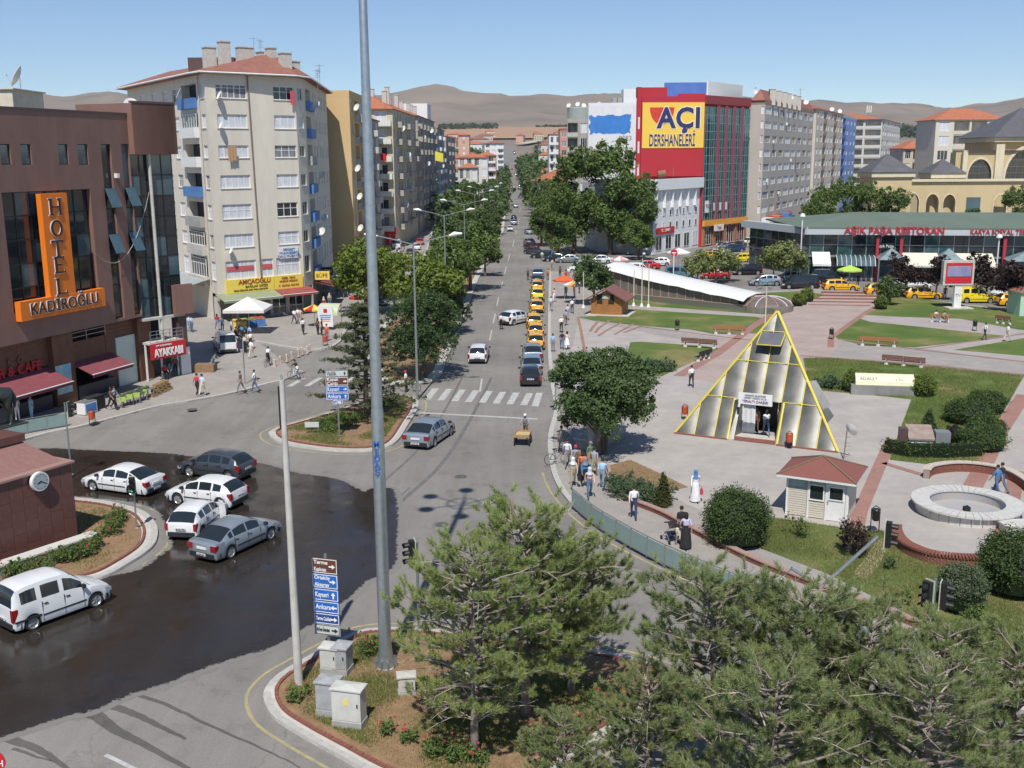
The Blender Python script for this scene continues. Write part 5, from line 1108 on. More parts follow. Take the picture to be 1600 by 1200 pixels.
ap_px('apartment_block','pink brick tower rising over red roofs left of the avenue',716,733,211,640,16,M_HW[3],8,'.w.',roof_m=M_TILEB,rise=1.6,base=3)
ap_px('apartment_block','white apartment block with balconies close to the far left side of the avenue',757,787,224,620,22,M_HW[2],6,'wwb',roof_m=M_TILE,rise=1.8,base=3)
ap_px('apartment_block','salmon apartment block with red roof and balconies just left of the far avenue',744,775,243,500,16,M_HW[3],4,'wb',roof_m=M_TILEB,rise=1.8,base=1)
ap_px('apartment_block','wide low house with broad red roof left of the avenue',716,762,246,470,16,M_HW[0],3,'wwww',roof_m=M_TILEB,rise=1.8,base=1)
ap_px('apartment_block','low house with small red roof nearest the dark left row',716,746,262,420,14,M_HW[0],2,'www',roof_m=M_TILEB,rise=1.8,base=0)
ap_px('apartment_block','pinkish apartment tower right of the avenue behind the gabled house',875,888,204,420,14,mat('salmon_render',(.55,.27,.21),.85),7,'w',roof='flat')
ap_px('apartment_block','white balconied apartment block on the right side of the far avenue',858,876,212,460,18,M_HW[2],6,'bb',roof='flat')
ap_px('apartment_block','bright white small block right of the slanted balcony building',1385,1400,218,420,14,M_HW[2],6,'bw',roof='flat')
b=MB().box(-3400,3400,-40,5600,-2,480)
M_HAZE=bpy.data.materials.new('haze');M_HAZE.use_nodes=True;hn=M_HAZE.node_tree;hn.nodes.remove(hn.nodes['Principled BSDF'])
pv=hn.nodes.new('ShaderNodeVolumePrincipled');pv.inputs['Color'].default_value=(.80,.88,1,1);pv.inputs['Density'].default_value=.00005;pv.inputs['Anisotropy'].default_value=.2
hn.links.new(pv.outputs[0],hn.nodes['Material Output'].inputs['Volume'])
hz=b.build('haze',M_HAZE,kind='stuff')
# ================= vegetation =================
def np_mesh(name,V,faces_n,m,n=4):
 me=bpy.data.meshes.new(name);k=len(V)//n
 me.vertices.add(len(V));me.vertices.foreach_set('co',np.asarray(V,dtype=np.float32).ravel())
 me.loops.add(len(V));me.loops.foreach_set('vertex_index',np.arange(len(V),dtype=np.int32))
 me.polygons.add(k);me.polygons.foreach_set('loop_start',np.arange(0,len(V),n,dtype=np.int32));me.polygons.foreach_set('loop_total',np.full(k,n,dtype=np.int32))
 me.materials.append(m);me.update();me.validate();return me
def rnd_dirs(n):
 v=rng.normal(size=(n,3));return v/np.linalg.norm(v,axis=1)[:,None]
def leaves(blobs,n,size,m,shell=.55,name='crown',droop=0.0,aspect=.55):
 w=np.array([b[3]*b[4]*b[5]for b in blobs])**(2/3);w=w/w.sum();idx=rng.choice(len(blobs),n,p=w);B=np.array(blobs)[idx]
 r=shell+(1-shell)*rng.random(n);r=r*(.86+.22*rng.random(n));d=rnd_dirs(n);c=B[:,:3]+d*B[:,3:]*r[:,None]
 ncl=max(8,n//70);ci=rng.integers(0,n,ncl);cc=c[ci];pick=rng.integers(0,ncl,n)
 near=cc[pick];keep=rng.random(n)<.62
 clr=B[:,3:4].mean()*.20
 c=np.where(keep[:,None],near+rnd_dirs(n)*clr*rng.random((n,1))**.5,c)
 nrm=d+rnd_dirs(n)*.9+np.array([0,0,.35]);nrm/=np.linalg.norm(nrm,axis=1)[:,None]
 a=np.cross(nrm,rnd_dirs(n));a/=np.linalg.norm(a,axis=1)[:,None];b=np.cross(nrm,a);s=size*(.6+.8*rng.random((n,1)))
 a=a*s;b=b*s*aspect
 V=np.stack([c-a,c+b*.9,c+a,c-b*.9],1).reshape(-1,3)
 return np_mesh(name,V,None,m)
def limbs(h,spread,m,n=7,r0=.22,fork=.35,seed=1,lean=0,stems=1):
 q=random.Random(seed);b=MB()
 for s_ in range(stems):
  ox=(s_-(stems-1)/2)*r0*2.2;tx=ox*5 if stems>1 else lean
  b.tube([(ox,0,0),(ox+tx*.2,0,h*fork*.6),(ox+tx*.5,0,h*fork),(ox+tx,.1,h*.75)],[r0*1.25,r0,r0*.75,r0*.25],7)
  for k in range(n):
   an=k*2.4+q.uniform(-.3,.3);z0=h*(fork+q.uniform(-.05,.25));L=spread*q.uniform(.6,.95);ex,ey=math.cos(an)*L,math.sin(an)*L
   b.tube([(ox+tx*.5,0,z0),(ox+ex*.5,ey*.5,z0+L*.35),(ox+ex,ey,z0+L*.65)],[r0*.45,r0*.25,r0*.08],5)
 return b.mesh('trunk',m)
_tm={}
def tree_protos(kind):
 if kind in _tm:return _tm[kind]
 q=random.Random(sum(map(ord,kind)))
 def bl(n,R_,H0,H1,rb,flat=.8):
  out=[]
  for k in range(n):
   an=k*2.399;rr=R_*math.sqrt((k+.5)/n)*.8;z=H0+(H1-H0)*q.random()*(1-.55*(rr/R_)**2);out.append((rr*math.cos(an),rr*math.sin(an),z,rb*q.uniform(.75,1.2),rb*q.uniform(.75,1.2),rb*flat*q.uniform(.8,1.1)))
  return out
 if kind=='round':
  r=(leaves(bl(34,3.5,2.3,7.0,1.25,.85),42000,.105,M_LEAFD,.35),limbs(6,3.0,M_BARK,8,.13,.3,4,stems=3))
 elif kind=='plane':
  r=(leaves(bl(40,4.6,3.6,20.5,2.1,1.15),19000,.28,M_LEAF,.4),limbs(17,6,M_BARK,10,.45,.25,5))
 elif kind=='broad':
  r=(leaves(bl(20,3.2,3.0,7.0,1.35,.85),9000,.20,M_LEAFD,.4),limbs(7,3,M_BARK,8,.2,.3,6))
 elif kind=='lime':
  r=(leaves(bl(22,3.3,2.6,7.4,1.35,.9),11000,.19,M_LEAFY,.45),limbs(7,3,M_BARK,8,.2,.3,7))
 elif kind=='young':
  r=(leaves(bl(14,2.1,2.0,4.6,.95,.8),3600,.16,M_LEAFY,.3),limbs(4.6,2,M_BARKG,6,.09,.35,8))
 elif kind=='maroon':
  r=(leaves(bl(14,1.9,1.9,4.4,.95,.85),4500,.15,M_MAROON,.4),limbs(4.4,1.8,M_BARK,6,.1,.3,9))
 elif kind=='far':
  r=(leaves(bl(9,3.0,2.2,6.4,1.8,.9),900,.50,M_LEAFD,.5),limbs(6,2.5,M_BARK,4,.25,.3,10))
 elif kind=='far2':
  r=(leaves(bl(9,3.0,2.2,6.4,1.8,.9),900,.50,M_LEAFB,.5),limbs(6,2.5,M_BARK,4,.25,.3,11))
 elif kind=='cypress':
  r=(leaves([(0,0,.5+.35*k,.5*(1-.07*k),.5*(1-.07*k),.45)for k in range(11)],2600,.09,M_LEAFD,.7),limbs(3,.3,M_BARK,2,.08,.2,12))
 elif kind=='dense':
  r=(leaves(bl(30,3.1,2.2,7.6,1.25,.9),26000,.13,leafmat('median_pine',(.10,.16,.055),(.035,.068,.028)),.5,aspect=.3),limbs(7,2.6,M_BARK,8,.2,.25,13))
 _tm[kind]=r;return r
def tree(kind,x,y,s,label,group=None,rz=None,sz=None,name='tree',z=0.0,lm=None,trunk=True):
 c,t=tree_protos(kind);r=empty(name,(x,y,z),label,'tree',group,rz=random.uniform(0,6)if rz is None else rz)
 r.scale=(s,s,sz or s)
 ik('crown',c,r,mats=[lm]if lm else None)
 if trunk:ik('trunk',t,r)
 return r
def shrub(px,py,w,h,m,label,group=None,name='shrub',kind='ball',n=None,d=None,z=KH,size=.05,cat='bush'):
 x,y,_=G(px,py,z);r=empty(name,(x,y,z),label,cat,group);d=d or w
 if kind=='ball':bl=[(0,0,h*.5,w*.5,d*.5,h*.52)]
 elif kind=='loose':bl=[(random.uniform(-.33,.33)*w,random.uniform(-.33,.33)*d,h*random.uniform(.3,.6),w*.24,d*.24,h*.4)for _ in range(10)]
 elif kind=='cone':bl=[(0,0,h*(.06+.09*k),w*.5*(1-.088*k),d*.5*(1-.088*k),h*.09)for k in range(10)]
 elif kind=='spiky':bl=[(random.uniform(-.3,.3)*w,random.uniform(-.3,.3)*d,h*random.uniform(.35,.65),w*.12,d*.12,h*.42)for _ in range(16)]
 n=n or int(1500*max(.3,w*h));n=min(n,22000)
 inst('foliage',leaves(bl,n,size,m,.72 if kind in('ball','cone')else .3),r,local=True)
 if kind in('ball','cone'):
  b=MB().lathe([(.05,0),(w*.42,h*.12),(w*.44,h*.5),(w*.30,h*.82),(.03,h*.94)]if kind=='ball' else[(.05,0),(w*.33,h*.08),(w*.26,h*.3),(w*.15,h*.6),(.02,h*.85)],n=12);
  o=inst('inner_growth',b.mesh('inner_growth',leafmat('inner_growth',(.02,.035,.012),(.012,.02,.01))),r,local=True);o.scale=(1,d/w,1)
 b=MB()
 for k in range(4):an=k*1.6;b.tube([(0,0,0),(math.cos(an)*w*.15,math.sin(an)*d*.15,h*.5)],[.03,.01],4)
 kid('stem',b,M_BARK,r);return r
def hedge(pts,w,h,m,label,size=.05,dens=900):
 p=[G(*q,KH)for q in pts];c=p[len(p)//2];r=empty('hedge',c,label,'hedge');path=resample([(a[0]-c[0],a[1]-c[1])for a in p],.35);bl=[(x,y,h*.5,w*.5,w*.5,h*.5)for x,y in path]
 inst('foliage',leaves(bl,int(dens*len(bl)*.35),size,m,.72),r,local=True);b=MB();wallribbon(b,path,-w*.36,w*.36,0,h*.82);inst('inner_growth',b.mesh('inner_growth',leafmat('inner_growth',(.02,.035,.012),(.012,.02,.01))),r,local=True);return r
 # ---------- pines ----------
def make_pine(seed,h,spread,low=.25,tufts=1500,dead=10):
 q=random.Random(seed);b=MB();ends=[]
 lean=(q.uniform(-.25,.25),q.uniform(-.2,.2));tr=[(lean[0]*t*t*1.5,lean[1]*t*t*1.5,h*t)for t in np.linspace(0,1,9)]
 b.tube(tr,[.15*(1-t)+.025 for t in np.linspace(0,1,9)],8)
 nb=int(h*8.5)
 for k in range(nb):
  t=low+(1-low)*((k+.5)/nb);z0=h*t;an=k*2.4+q.uniform(-.4,.4);prof=math.sin(min(1,(1-t)*1.55+.16)*math.pi/2)**.8*(1 if t>low+.12 else .75)
  L=spread*prof*q.uniform(.65,1.08);ox,oy=lean[0]*t*t*1.5,lean[1]*t*t*1.5;rise=q.uniform(.05,.35)+.5*t
  P_=[]
  for s in np.linspace(0,1,6):P_.append((ox+math.cos(an)*L*s+q.uniform(-.05,.05),oy+math.sin(an)*L*s+q.uniform(-.05,.05),z0+L*(rise*s-.35*s*s+.28*s**3)))
  b.tube(P_,[.045*(1-s*.8)*(.6+L/spread)for s in np.linspace(0,1,6)],5,cap=False)
  ns=max(4,int(L*8))
  for j in range(ns):
   s=.30+.70*(j+q.random())/ns;i=min(4,int(s*5));f_=s*5-i;p=[P_[i][a]*(1-f_)+P_[i+1][a]*f_ for a in range(3)]
   sa=an+q.choice([-1,1])*q.uniform(.4,1.3);l2=q.uniform(.25,.75)*(1.1-s*.4);e=(p[0]+math.cos(sa)*l2,p[1]+math.sin(sa)*l2,p[2]+l2*q.uniform(.0,.5))
   b.tube([p,e],[.012,.006],3,cap=False)
   for w_ in(.35,.7,1.0):
    if q.random()<.8:ends.append((p[0]+(e[0]-p[0])*w_,p[1]+(e[1]-p[1])*w_,p[2]+(e[2]-p[2])*w_,math.cos(sa)*.6,math.sin(sa)*.6,q.uniform(.5,1.1)))
  ends.append((*P_[-1],math.cos(an)*.6,math.sin(an)*.6,.8))
 for k in range(5):ends.append((tr[-1][0]+q.uniform(-.1,.1),tr[-1][1]+q.uniform(-.1,.1),h+q.uniform(-.3,.3),q.uniform(-.3,.3),q.uniform(-.3,.3),1))
 trunk=b.mesh('trunk',M_BARKG,smooth=True)
 dm=MB()
 for k in range(dead):
  z0=h*q.uniform(.15,.9);an=q.uniform(0,6.28);L=spread*q.uniform(.5,.95);P_=[(math.cos(an+q.uniform(-.1,.1)*s*3)*L*s,math.sin(an)*L*s,z0+L*(.25*s+.15*math.sin(s*3)))for s in np.linspace(0,1,6)]
  dm.tube(P_,[.028*(1-s*.75)for s in np.linspace(0,1,6)],4,cap=False)
  for j in range(5):i=q.randint(1,4);a2=an+q.uniform(-1.2,1.2);p=P_[i];dm.tube([p,(p[0]+math.cos(a2)*.5,p[1]+math.sin(a2)*.5,p[2]+q.uniform(-.2,.4))],[.010,.004],3,cap=False)
 dead_m=dm.mesh('bare_branch',mat('bare_branch',(.42,.36,.30),.9,var=.2,scale=4))if dead else None
 E_=np.array(ends);
 if len(E_)>tufts:E_=E_[rng.choice(len(E_),tufts,replace=False)]
 NN=74;n=len(E_)*NN;base=np.repeat(E_[:,:3],NN,0);ax=np.repeat(E_[:,3:],NN,0);ax/=np.linalg.norm(ax,axis=1)[:,None]
 t=rng.random((n,1));base=base+ax*(t-.4)*.30
 d=rnd_dirs(n);d=d-ax*(d*ax).sum(1)[:,None];d/=np.linalg.norm(d,axis=1)[:,None];d=d*(.95-.35*t)+ax*(.35+.75*t);d/=np.linalg.norm(d,axis=1)[:,None];L=(.15+.07*rng.random((n,1)));side=np.cross(d,rnd_dirs(n));side/=np.linalg.norm(side,axis=1)[:,None]
 V=np.stack([base-side*.0105,base+side*.0105,base+d*L],1).reshape(-1,3)
 return np_mesh('needles',V,None,M_NEEDLE,3),trunk,dead_m
PINES=[make_pine(5,8.0,3.0,.24,900,34),make_pine(9,6.0,2.7,.32,820,16),make_pine(14,6.8,2.6,.24,850,16)]
def pine(i,px,py,s,rz,label,z=KH,sz=None,lm=None,xy=None):
 x,y,_=G(px,py,z)if xy is None else(*xy,0);r=empty('pine_tree',(x,y,z if xy is None else 0),label,'tree','pines of the traffic island',rz=rz);r.scale=(s,s,sz or s);a,t,d=PINES[i]
 ik('needles',a,r,mats=[lm]if lm else None);ik('trunk',t,r)
 if d:ik('bare_branch',d,r)
 return r
M_NEEDLEL=leafmat('bright_pine_needles',(.46,.52,.19),(.24,.31,.11),.45)
pine(0,742,1185,.80,.4,'tall pine with many bare pale branches, nearest to the big lamp mast',lm=M_NEEDLEL)
pine(2,822,1120,.97,5.6,'tallest pine of the island, its crest over the road behind',lm=M_NEEDLEL)
pine(1,893,1088,.86,2.0,'pine with a thick dark trunk in the middle of the traffic island')
pine(2,1112,1235,.94,1.1,'pine in front of the glazed railing, its tip below the stroller',xy=G(1112,1240)[:2])
pine(1,1232,1250,1.0,4.2,'dense pine below the cantilevered traffic signal',xy=G(1245,1265)[:2])
pine(0,1330,1200,.72,5.2,'pine with its top beside the pink flowers of the lawn',xy=G(1335,1290)[:2],lm=M_NEEDLE)
pine(2,1440,1200,.78,3.0,'pine just below the double headed traffic signal',xy=G(1440,1275)[:2])
pine(1,1560,1200,.84,.3,'pine at the lower right corner of the view',xy=G(1565,1290)[:2])
pine(2,985,1200,.62,5.0,'low pine at the bottom edge between the two island pines',xy=G(1010,1290)[:2])
pine(2,1180,1380,.85,2.2,'pine cut off by the bottom edge right of centre',xy=G(1190,1400)[:2])
pine(0,1400,1420,.75,2.9,'pine cut off by the bottom edge near the right corner',xy=G(1430,1420)[:2],lm=M_NEEDLE)
pine(1,640,1170,.50,1.3,'small pine sapling with sparse needles beside the grey cabinet',xy=G(880,1290)[:2])
def make_cedar():
 b=MB().tube([(0,0,0),(.1,0,4),(0,.1,8.6)],[.22,.14,.03],7);bl=[];q=random.Random(2)
 for k in range(58):
  t=.10+.88*k/58;z=8.6*t;an=k*2.4;L=3.7*(1-t)**.75*q.uniform(.7,1.1)+.3;e=(math.cos(an)*L,math.sin(an)*L,z+.15*L);b.tube([(0,0,z),e],[.05,.015],4)
  for j in range(4):s=.35+.65*j/3;bl.append((e[0]*s,e[1]*s,z+.15*L*s-.02,.62*(1.2-s*.4),.62*(1.2-s*.4),.2))
 return leaves(bl,52000,.085,M_NEEDLEB,.1,aspect=.3,name='needles'),b.mesh('trunk',M_BARK)
cn,ct=make_cedar();x,y,_=G(572,652,KH)
cr_=empty('cedar_tree',(x,y,KH),'tiered grey green cedar half behind the tall lamp mast','tree');cr_.scale=(1,1,.93);ik('needles',cn,cr_);ik('trunk',ct,cr_)
gp_=lambda px,py:G(px,py,0)[:2]
tree('round',*gp_(941,712),.93,'spreading dark green tree with several stems on the park pavement',rz=1.0,z=KH)
tree('dense',*gp_(663,592),1.06,'dense dark green round tree at the near end of the median',rz=.5,sz=.90)
tree('lime',*gp_(668,528),1.12,'yellow green tree behind the dense dark one in the median',rz=2)
tree('dense',*gp_(703,520),.70,'small dark tree at the kerb between the yellow green tree and the road',rz=4)
for x,y,s,sz,lab in((735,455,1.15,1.2,'olive green tree in the median with its shade on the road'),(712,425,1.2,1.1,'tree behind the yellow green one in the median'),(752,400,1.1,1.1,'dark tree leaning over the kerb in the median'),(728,375,1.2,1.1,'tree in the middle of the median behind the twin lamp'),(764,368,1.1,1.0,'median tree near the third street lamp'),(775,345,1.1,1.0,'median tree near the fourth street lamp')):
 tree('broad',*gp_(x,y),s,lab,'trees of the median',sz=sz,rz=x,lm=M_LEAF if x in(735,728)else None)
for x,Yt,s in((724,330,.50),(742,355,.48),(758,385,.46),(735,300,.42),(770,420,.45)):
 tree('plane',A(x,245,Yt)[0],Yt,s,{724:'light green tree at the end of the dark left row',742:'second light green tree past the dark left row',758:'third light green tree past the dark left row',735:'lower light green tree in front of the dark left row',770:'farthest light green tree past the dark left row'}[x],'trees past the left row',rz=x)
for x,y,k_,s,lab in((716,470,'broad',1.0,'green tree between the yellow green one and the median kerb'),(690,478,'broad',1.05,'green tree on the service road side of the yellow green one'),(758,432,'broad',.85,'small olive tree at the kerb before the dark leaning one')):
 tree(k_,*gp_(x,y),s,lab,'trees of the median',rz=x,lm=M_LEAF)
tree('lime',*gp_(572,492),1.15,'light green street tree in front of the ochre gable wall',rz=1,sz=1.15);tree('lime',*gp_(605,470),.9,'small light green tree right of the mast near the parked blue car',rz=3)
for k in range(16):
 y=270+k*26+random.uniform(-5,5);tree('far' if k%3 else 'far2',-4.2+random.uniform(-.8,.8),y,random.uniform(1.05,1.35),'%s tree %s in the long median row of the avenue'%(('deep green','bluish')[k%3==0],('near','middling','far')[k//6]),'median trees in the distance',z=TZf(0,y))
for k in range(26):
 y=262+k*22+random.uniform(-6,6);tree('far' if k%4 else 'far2',-17.6+random.uniform(-1,1),y,random.uniform(1.2,1.6),'%s street tree %s along the left pavement of the far avenue'%(('deep green','bluish')[k%4==0],('near','midway','far','farthest')[k//7]),'left pavement trees in the distance',z=TZf(0,y))
for x,s,Yt,lab in((846,.56,212,'left plane tree at the street corner'),(898,.98,196,'tall plane tree second from the avenue'),(955,1.04,192,'tallest plane tree in front of the blue painted gable'),(1000,.74,190,'smaller plane tree touching the white bank building'),(872,.66,187,'lower bright plane tree over the parked cars')):
 X=A(x,245,Yt)[0];tree('plane',X,Yt,s,lab,'plane trees at the street corner',rz=x*.7,lm=None)
tree('broad',*A(998,400,182)[:2],.9,'small light tree right of the plane tree trunks',rz=2,lm=M_LEAF)
for k in range(30):
 y=222+k*19+random.uniform(-4,4);tree('plane' if k<5 else 'far',9.5+random.uniform(-1,1.5)+(2 if k<5 else 0),y,(s_:=random.uniform(.5,.6)if k<5 else random.uniform(1.5,2.0)),('broad ' if s_>1.8 else 'tall ' if s_>1.65 else 'slim ')+'street tree on the right side of the avenue beyond the plane trees','right avenue trees',z=TZf(0,y))
tree('broad',*gp_(928,478),.78,'dark bushy tree behind the timber kiosk',rz=2,z=KH)
for x,y,s,lab in((1090,446,.95,'pale flowering tree behind the red car, left one'),(1118,444,1.0,'pale flowering tree behind the red car, middle one'),(1138,440,.8,'pale flowering tree behind the red car, right one'),(1208,440,1.0,'pale flowering tree beside the black car'),(1235,442,1.15,'large pale flowering tree left of the restaurant corner'),(1262,425,.9,'pale flowering tree touching the restaurant front')):
 tree('young',*gp_(x,y),s*1.15,lab,'young trees in the car park',lm=leafmat('flowering_leaf',(.34,.37,.14),(.13,.18,.05)))
for x,y in((1183,412),(1206,407),(1226,402)):tree('cypress',*gp_(x,y+8),1.5,'slim dark cypress in the strip beside the car park','cypresses by the car park')
for x,y,s,lab in((1413,466,1.2,'dark maroon leaved tree left of the advert screen'),(1462,468,1.2,'dark maroon leaved tree just behind the advert screen'),(1540,472,1.3,'dark maroon leaved tree right of the advert screen'),(1586,490,1.3,'dark maroon leaved tree at the right edge')):
 tree('maroon',*gp_(x,y),s,lab,'maroon trees before the restaurant',z=KH)
tree('young',*gp_(1388,478),.8,'slim young conifer beside the clipped bushes',lm=M_LEAFD)
for x,s,Yt,lab in((1290,.62,195,'big dark tree left end of the group behind the restaurant roof'),(1322,.68,200,'big dark tree in the middle of the group behind the restaurant roof'),(1360,.64,196,'olive tinted tree of the group behind the restaurant roof'),(1400,.60,192,'big dark tree right end of the group behind the restaurant roof'),(1270,.52,185,'tree at the corner of the restaurant roof'),(1592,.60,195,'big dark tree at the right edge before the arcade')):
 tree('plane',A(x,300,Yt)[0],Yt,s,lab,'trees behind the restaurant',rz=x)
tree('broad',*A(1512,330,198)[:2],1.25,'low dark tree before the arcade',sz=1.0)
def far_trees(n,x0,x1,y0,y1,lab,grp,s0=1.0,s1=1.8):
 k=0
 while k<n:
  y=pr.uniform(y0,y1);x=A(pr.uniform(x0,x1),245,y)[0]
  if-25<x<11:continue
  kk=pr.random()<.6;s_=pr.uniform(s0,s1);tree('far' if kk else 'far2',x,y,s_,('tall ' if s_>(s0+s1)/2 else 'small ')+('deep green ' if kk else 'bluish ')+lab,grp,z=TZf(x,y)-.3,trunk=False,rz=pr.uniform(0,6));k+=1
far_trees(130,712,798,430,1250,'tree among the houses left of the far avenue','trees among the left houses',1.2,2.2)
far_trees(90,838,935,430,1250,'tree among the houses right of the far avenue','trees among the right houses',1.2,2.0)
far_trees(40,1380,1640,420,1000,'tree among the houses below the right hand hills','trees below the right hills')
far_trees(20,-40,230,420,900,'tree below the left hand hills','trees below the left hills')
def wood(label,x0,x1,y0,y1,n,s=5.0):
 bl=[]
 for _ in range(n):y=pr.uniform(y0,y1);x=A(pr.uniform(x0,x1),245,y)[0];bl.append((x,y,TZf(x,y)+s*.7,s,s,s*1.0))
 me=leaves(bl,n*70,1.5,leafmat('far_wood_leaf',(.075,.105,.06),(.045,.07,.045),.1),.5,name='wood');o=inst('wood',me,None);tag(o,label,'wood',kind='stuff');return o
wood('dark pine plantation on the slope below the right hand hills',1378,1475,1500,2000,260,6.5)
wood('line of dark trees along the top of the ploughed field',688,775,2080,2240,130,7)
wood('thin row of trees on the slope right of the far avenue',838,905,2180,2240,60,4)
# ---------- shrubs ----------
GB='clipped bushes'
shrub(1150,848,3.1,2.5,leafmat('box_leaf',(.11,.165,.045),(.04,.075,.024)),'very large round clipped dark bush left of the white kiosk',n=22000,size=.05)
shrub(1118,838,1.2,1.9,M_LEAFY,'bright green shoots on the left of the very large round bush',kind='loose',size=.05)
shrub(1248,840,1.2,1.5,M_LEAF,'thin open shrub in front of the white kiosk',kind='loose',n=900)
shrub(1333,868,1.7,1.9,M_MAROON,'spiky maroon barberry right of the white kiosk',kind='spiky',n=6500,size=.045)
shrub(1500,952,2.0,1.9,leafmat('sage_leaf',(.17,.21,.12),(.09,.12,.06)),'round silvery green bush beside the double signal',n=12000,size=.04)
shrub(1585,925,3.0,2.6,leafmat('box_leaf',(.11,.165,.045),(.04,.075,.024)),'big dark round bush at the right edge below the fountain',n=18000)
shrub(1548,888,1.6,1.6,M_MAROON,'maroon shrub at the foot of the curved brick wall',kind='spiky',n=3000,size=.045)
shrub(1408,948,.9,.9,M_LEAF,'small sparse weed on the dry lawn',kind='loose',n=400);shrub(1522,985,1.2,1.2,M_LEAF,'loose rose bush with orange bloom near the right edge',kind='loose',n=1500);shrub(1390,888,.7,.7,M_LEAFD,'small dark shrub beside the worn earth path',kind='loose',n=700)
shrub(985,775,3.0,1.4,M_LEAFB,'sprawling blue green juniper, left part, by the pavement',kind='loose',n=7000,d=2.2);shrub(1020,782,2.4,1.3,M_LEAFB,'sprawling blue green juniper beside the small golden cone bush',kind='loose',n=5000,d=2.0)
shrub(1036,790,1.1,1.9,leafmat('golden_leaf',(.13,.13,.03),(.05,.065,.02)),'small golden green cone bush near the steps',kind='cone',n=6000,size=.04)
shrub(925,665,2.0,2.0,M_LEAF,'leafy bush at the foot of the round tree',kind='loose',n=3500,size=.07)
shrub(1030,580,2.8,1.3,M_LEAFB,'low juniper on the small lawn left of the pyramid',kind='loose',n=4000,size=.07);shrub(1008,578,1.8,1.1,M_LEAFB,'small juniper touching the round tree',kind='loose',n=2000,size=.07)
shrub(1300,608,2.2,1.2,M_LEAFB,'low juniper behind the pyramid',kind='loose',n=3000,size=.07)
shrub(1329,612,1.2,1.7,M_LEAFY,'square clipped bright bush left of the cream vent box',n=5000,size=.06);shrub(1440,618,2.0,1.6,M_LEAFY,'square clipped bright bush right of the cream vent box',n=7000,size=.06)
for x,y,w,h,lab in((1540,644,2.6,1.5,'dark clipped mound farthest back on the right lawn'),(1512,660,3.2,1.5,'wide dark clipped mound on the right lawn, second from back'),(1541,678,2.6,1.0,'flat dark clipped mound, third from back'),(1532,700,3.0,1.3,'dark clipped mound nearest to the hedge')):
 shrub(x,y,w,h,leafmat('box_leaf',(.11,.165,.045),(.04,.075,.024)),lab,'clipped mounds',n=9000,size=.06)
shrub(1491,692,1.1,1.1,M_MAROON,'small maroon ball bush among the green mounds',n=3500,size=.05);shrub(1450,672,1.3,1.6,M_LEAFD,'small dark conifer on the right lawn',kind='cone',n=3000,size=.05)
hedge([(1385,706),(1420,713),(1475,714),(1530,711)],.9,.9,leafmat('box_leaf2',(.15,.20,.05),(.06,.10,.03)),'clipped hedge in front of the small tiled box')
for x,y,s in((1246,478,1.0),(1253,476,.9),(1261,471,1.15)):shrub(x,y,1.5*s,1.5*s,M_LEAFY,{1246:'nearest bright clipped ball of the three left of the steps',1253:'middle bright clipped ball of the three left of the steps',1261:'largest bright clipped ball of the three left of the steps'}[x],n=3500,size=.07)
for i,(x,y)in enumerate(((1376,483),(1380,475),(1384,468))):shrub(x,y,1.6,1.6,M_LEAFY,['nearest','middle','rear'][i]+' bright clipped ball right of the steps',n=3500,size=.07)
def cover(name,poly,n,h,m,w=.012,noise_cut=None,z=KH):
 xs=[p[0]for p in poly];ys=[p[1]for p in poly];P_=[]
 q=rng.random((n*3,2));X=min(xs)+q[:,0]*(max(xs)-min(xs));Y=min(ys)+q[:,1]*(max(ys)-min(ys));ins=np.zeros(len(X),bool);k=len(poly)
 for i in range(k):
  (x1,y1),(x2,y2)=poly[i][:2],poly[(i+1)%k][:2];c=((y1>Y)!=(y2>Y))&(X<(x2-x1)*(Y-y1)/((y2-y1)or 1e-9)+x1);ins^=c
 X,Y=X[ins],Y[ins]
 if noise_cut is not None:kp=np.array([mn.noise(Vector((a*.45,c*.45,2)))>noise_cut+random.uniform(-.2,.2)for a,c in zip(X,Y)]);X,Y=X[kp],Y[kp]
 X,Y=X[:n],Y[:n];a=rng.random(len(X))*6.28;hh=h*(.5+rng.random(len(X)));dx,dy=np.cos(a)*w,np.sin(a)*w;lx,ly=rng.normal(0,h*.5,len(X)),rng.normal(0,h*.5,len(X));Z=np.full(len(X),z)
 V=np.stack([np.stack([X-dx,Y-dy,Z],1),np.stack([X+dx,Y+dy,Z],1),np.stack([X+lx,Y+ly,Z+hh],1)],1).reshape(-1,3);o=inst(name,np_mesh(name,V,None,m,3));o['kind']='stuff';return o
M_BLADE=leafmat('grass_blade',(.20,.28,.07),(.28,.28,.11),.5);M_STRAW=leafmat('dry_straw',(.42,.34,.19),(.24,.23,.10),.3)
cover('lawn_grass',P2(lawn[8][0]),60000,.09,M_BLADE,.012,-.15,KH+.018);cover('dry_grass',P2(lawn[8][0]),26000,.07,M_STRAW,.012,None,KH+.018)
cover('lawn_grass',P2(lawn[6][0]),50000,.10,M_BLADE,.02,-.25,KH+.018)
cover('island_weeds',offset(isl,.8,True),34000,.10,M_BLADE,.014,.02,KH+.03);cover('dead_needles',offset(isl,.7,True),26000,.04,M_STRAW,.016,None,KH+.03)
cover('island_weeds',offset(ced,.9,True),16000,.12,M_BLADE,.016,-.05,KH+.03);cover('island_weeds',offset(mon,1.0,True),16000,.10,M_BLADE,.015,.0,KH+.03);cover('dead_needles',lawn and P2(lawn[7][0]),5000,.05,M_STRAW,.014,None,KH+.01)
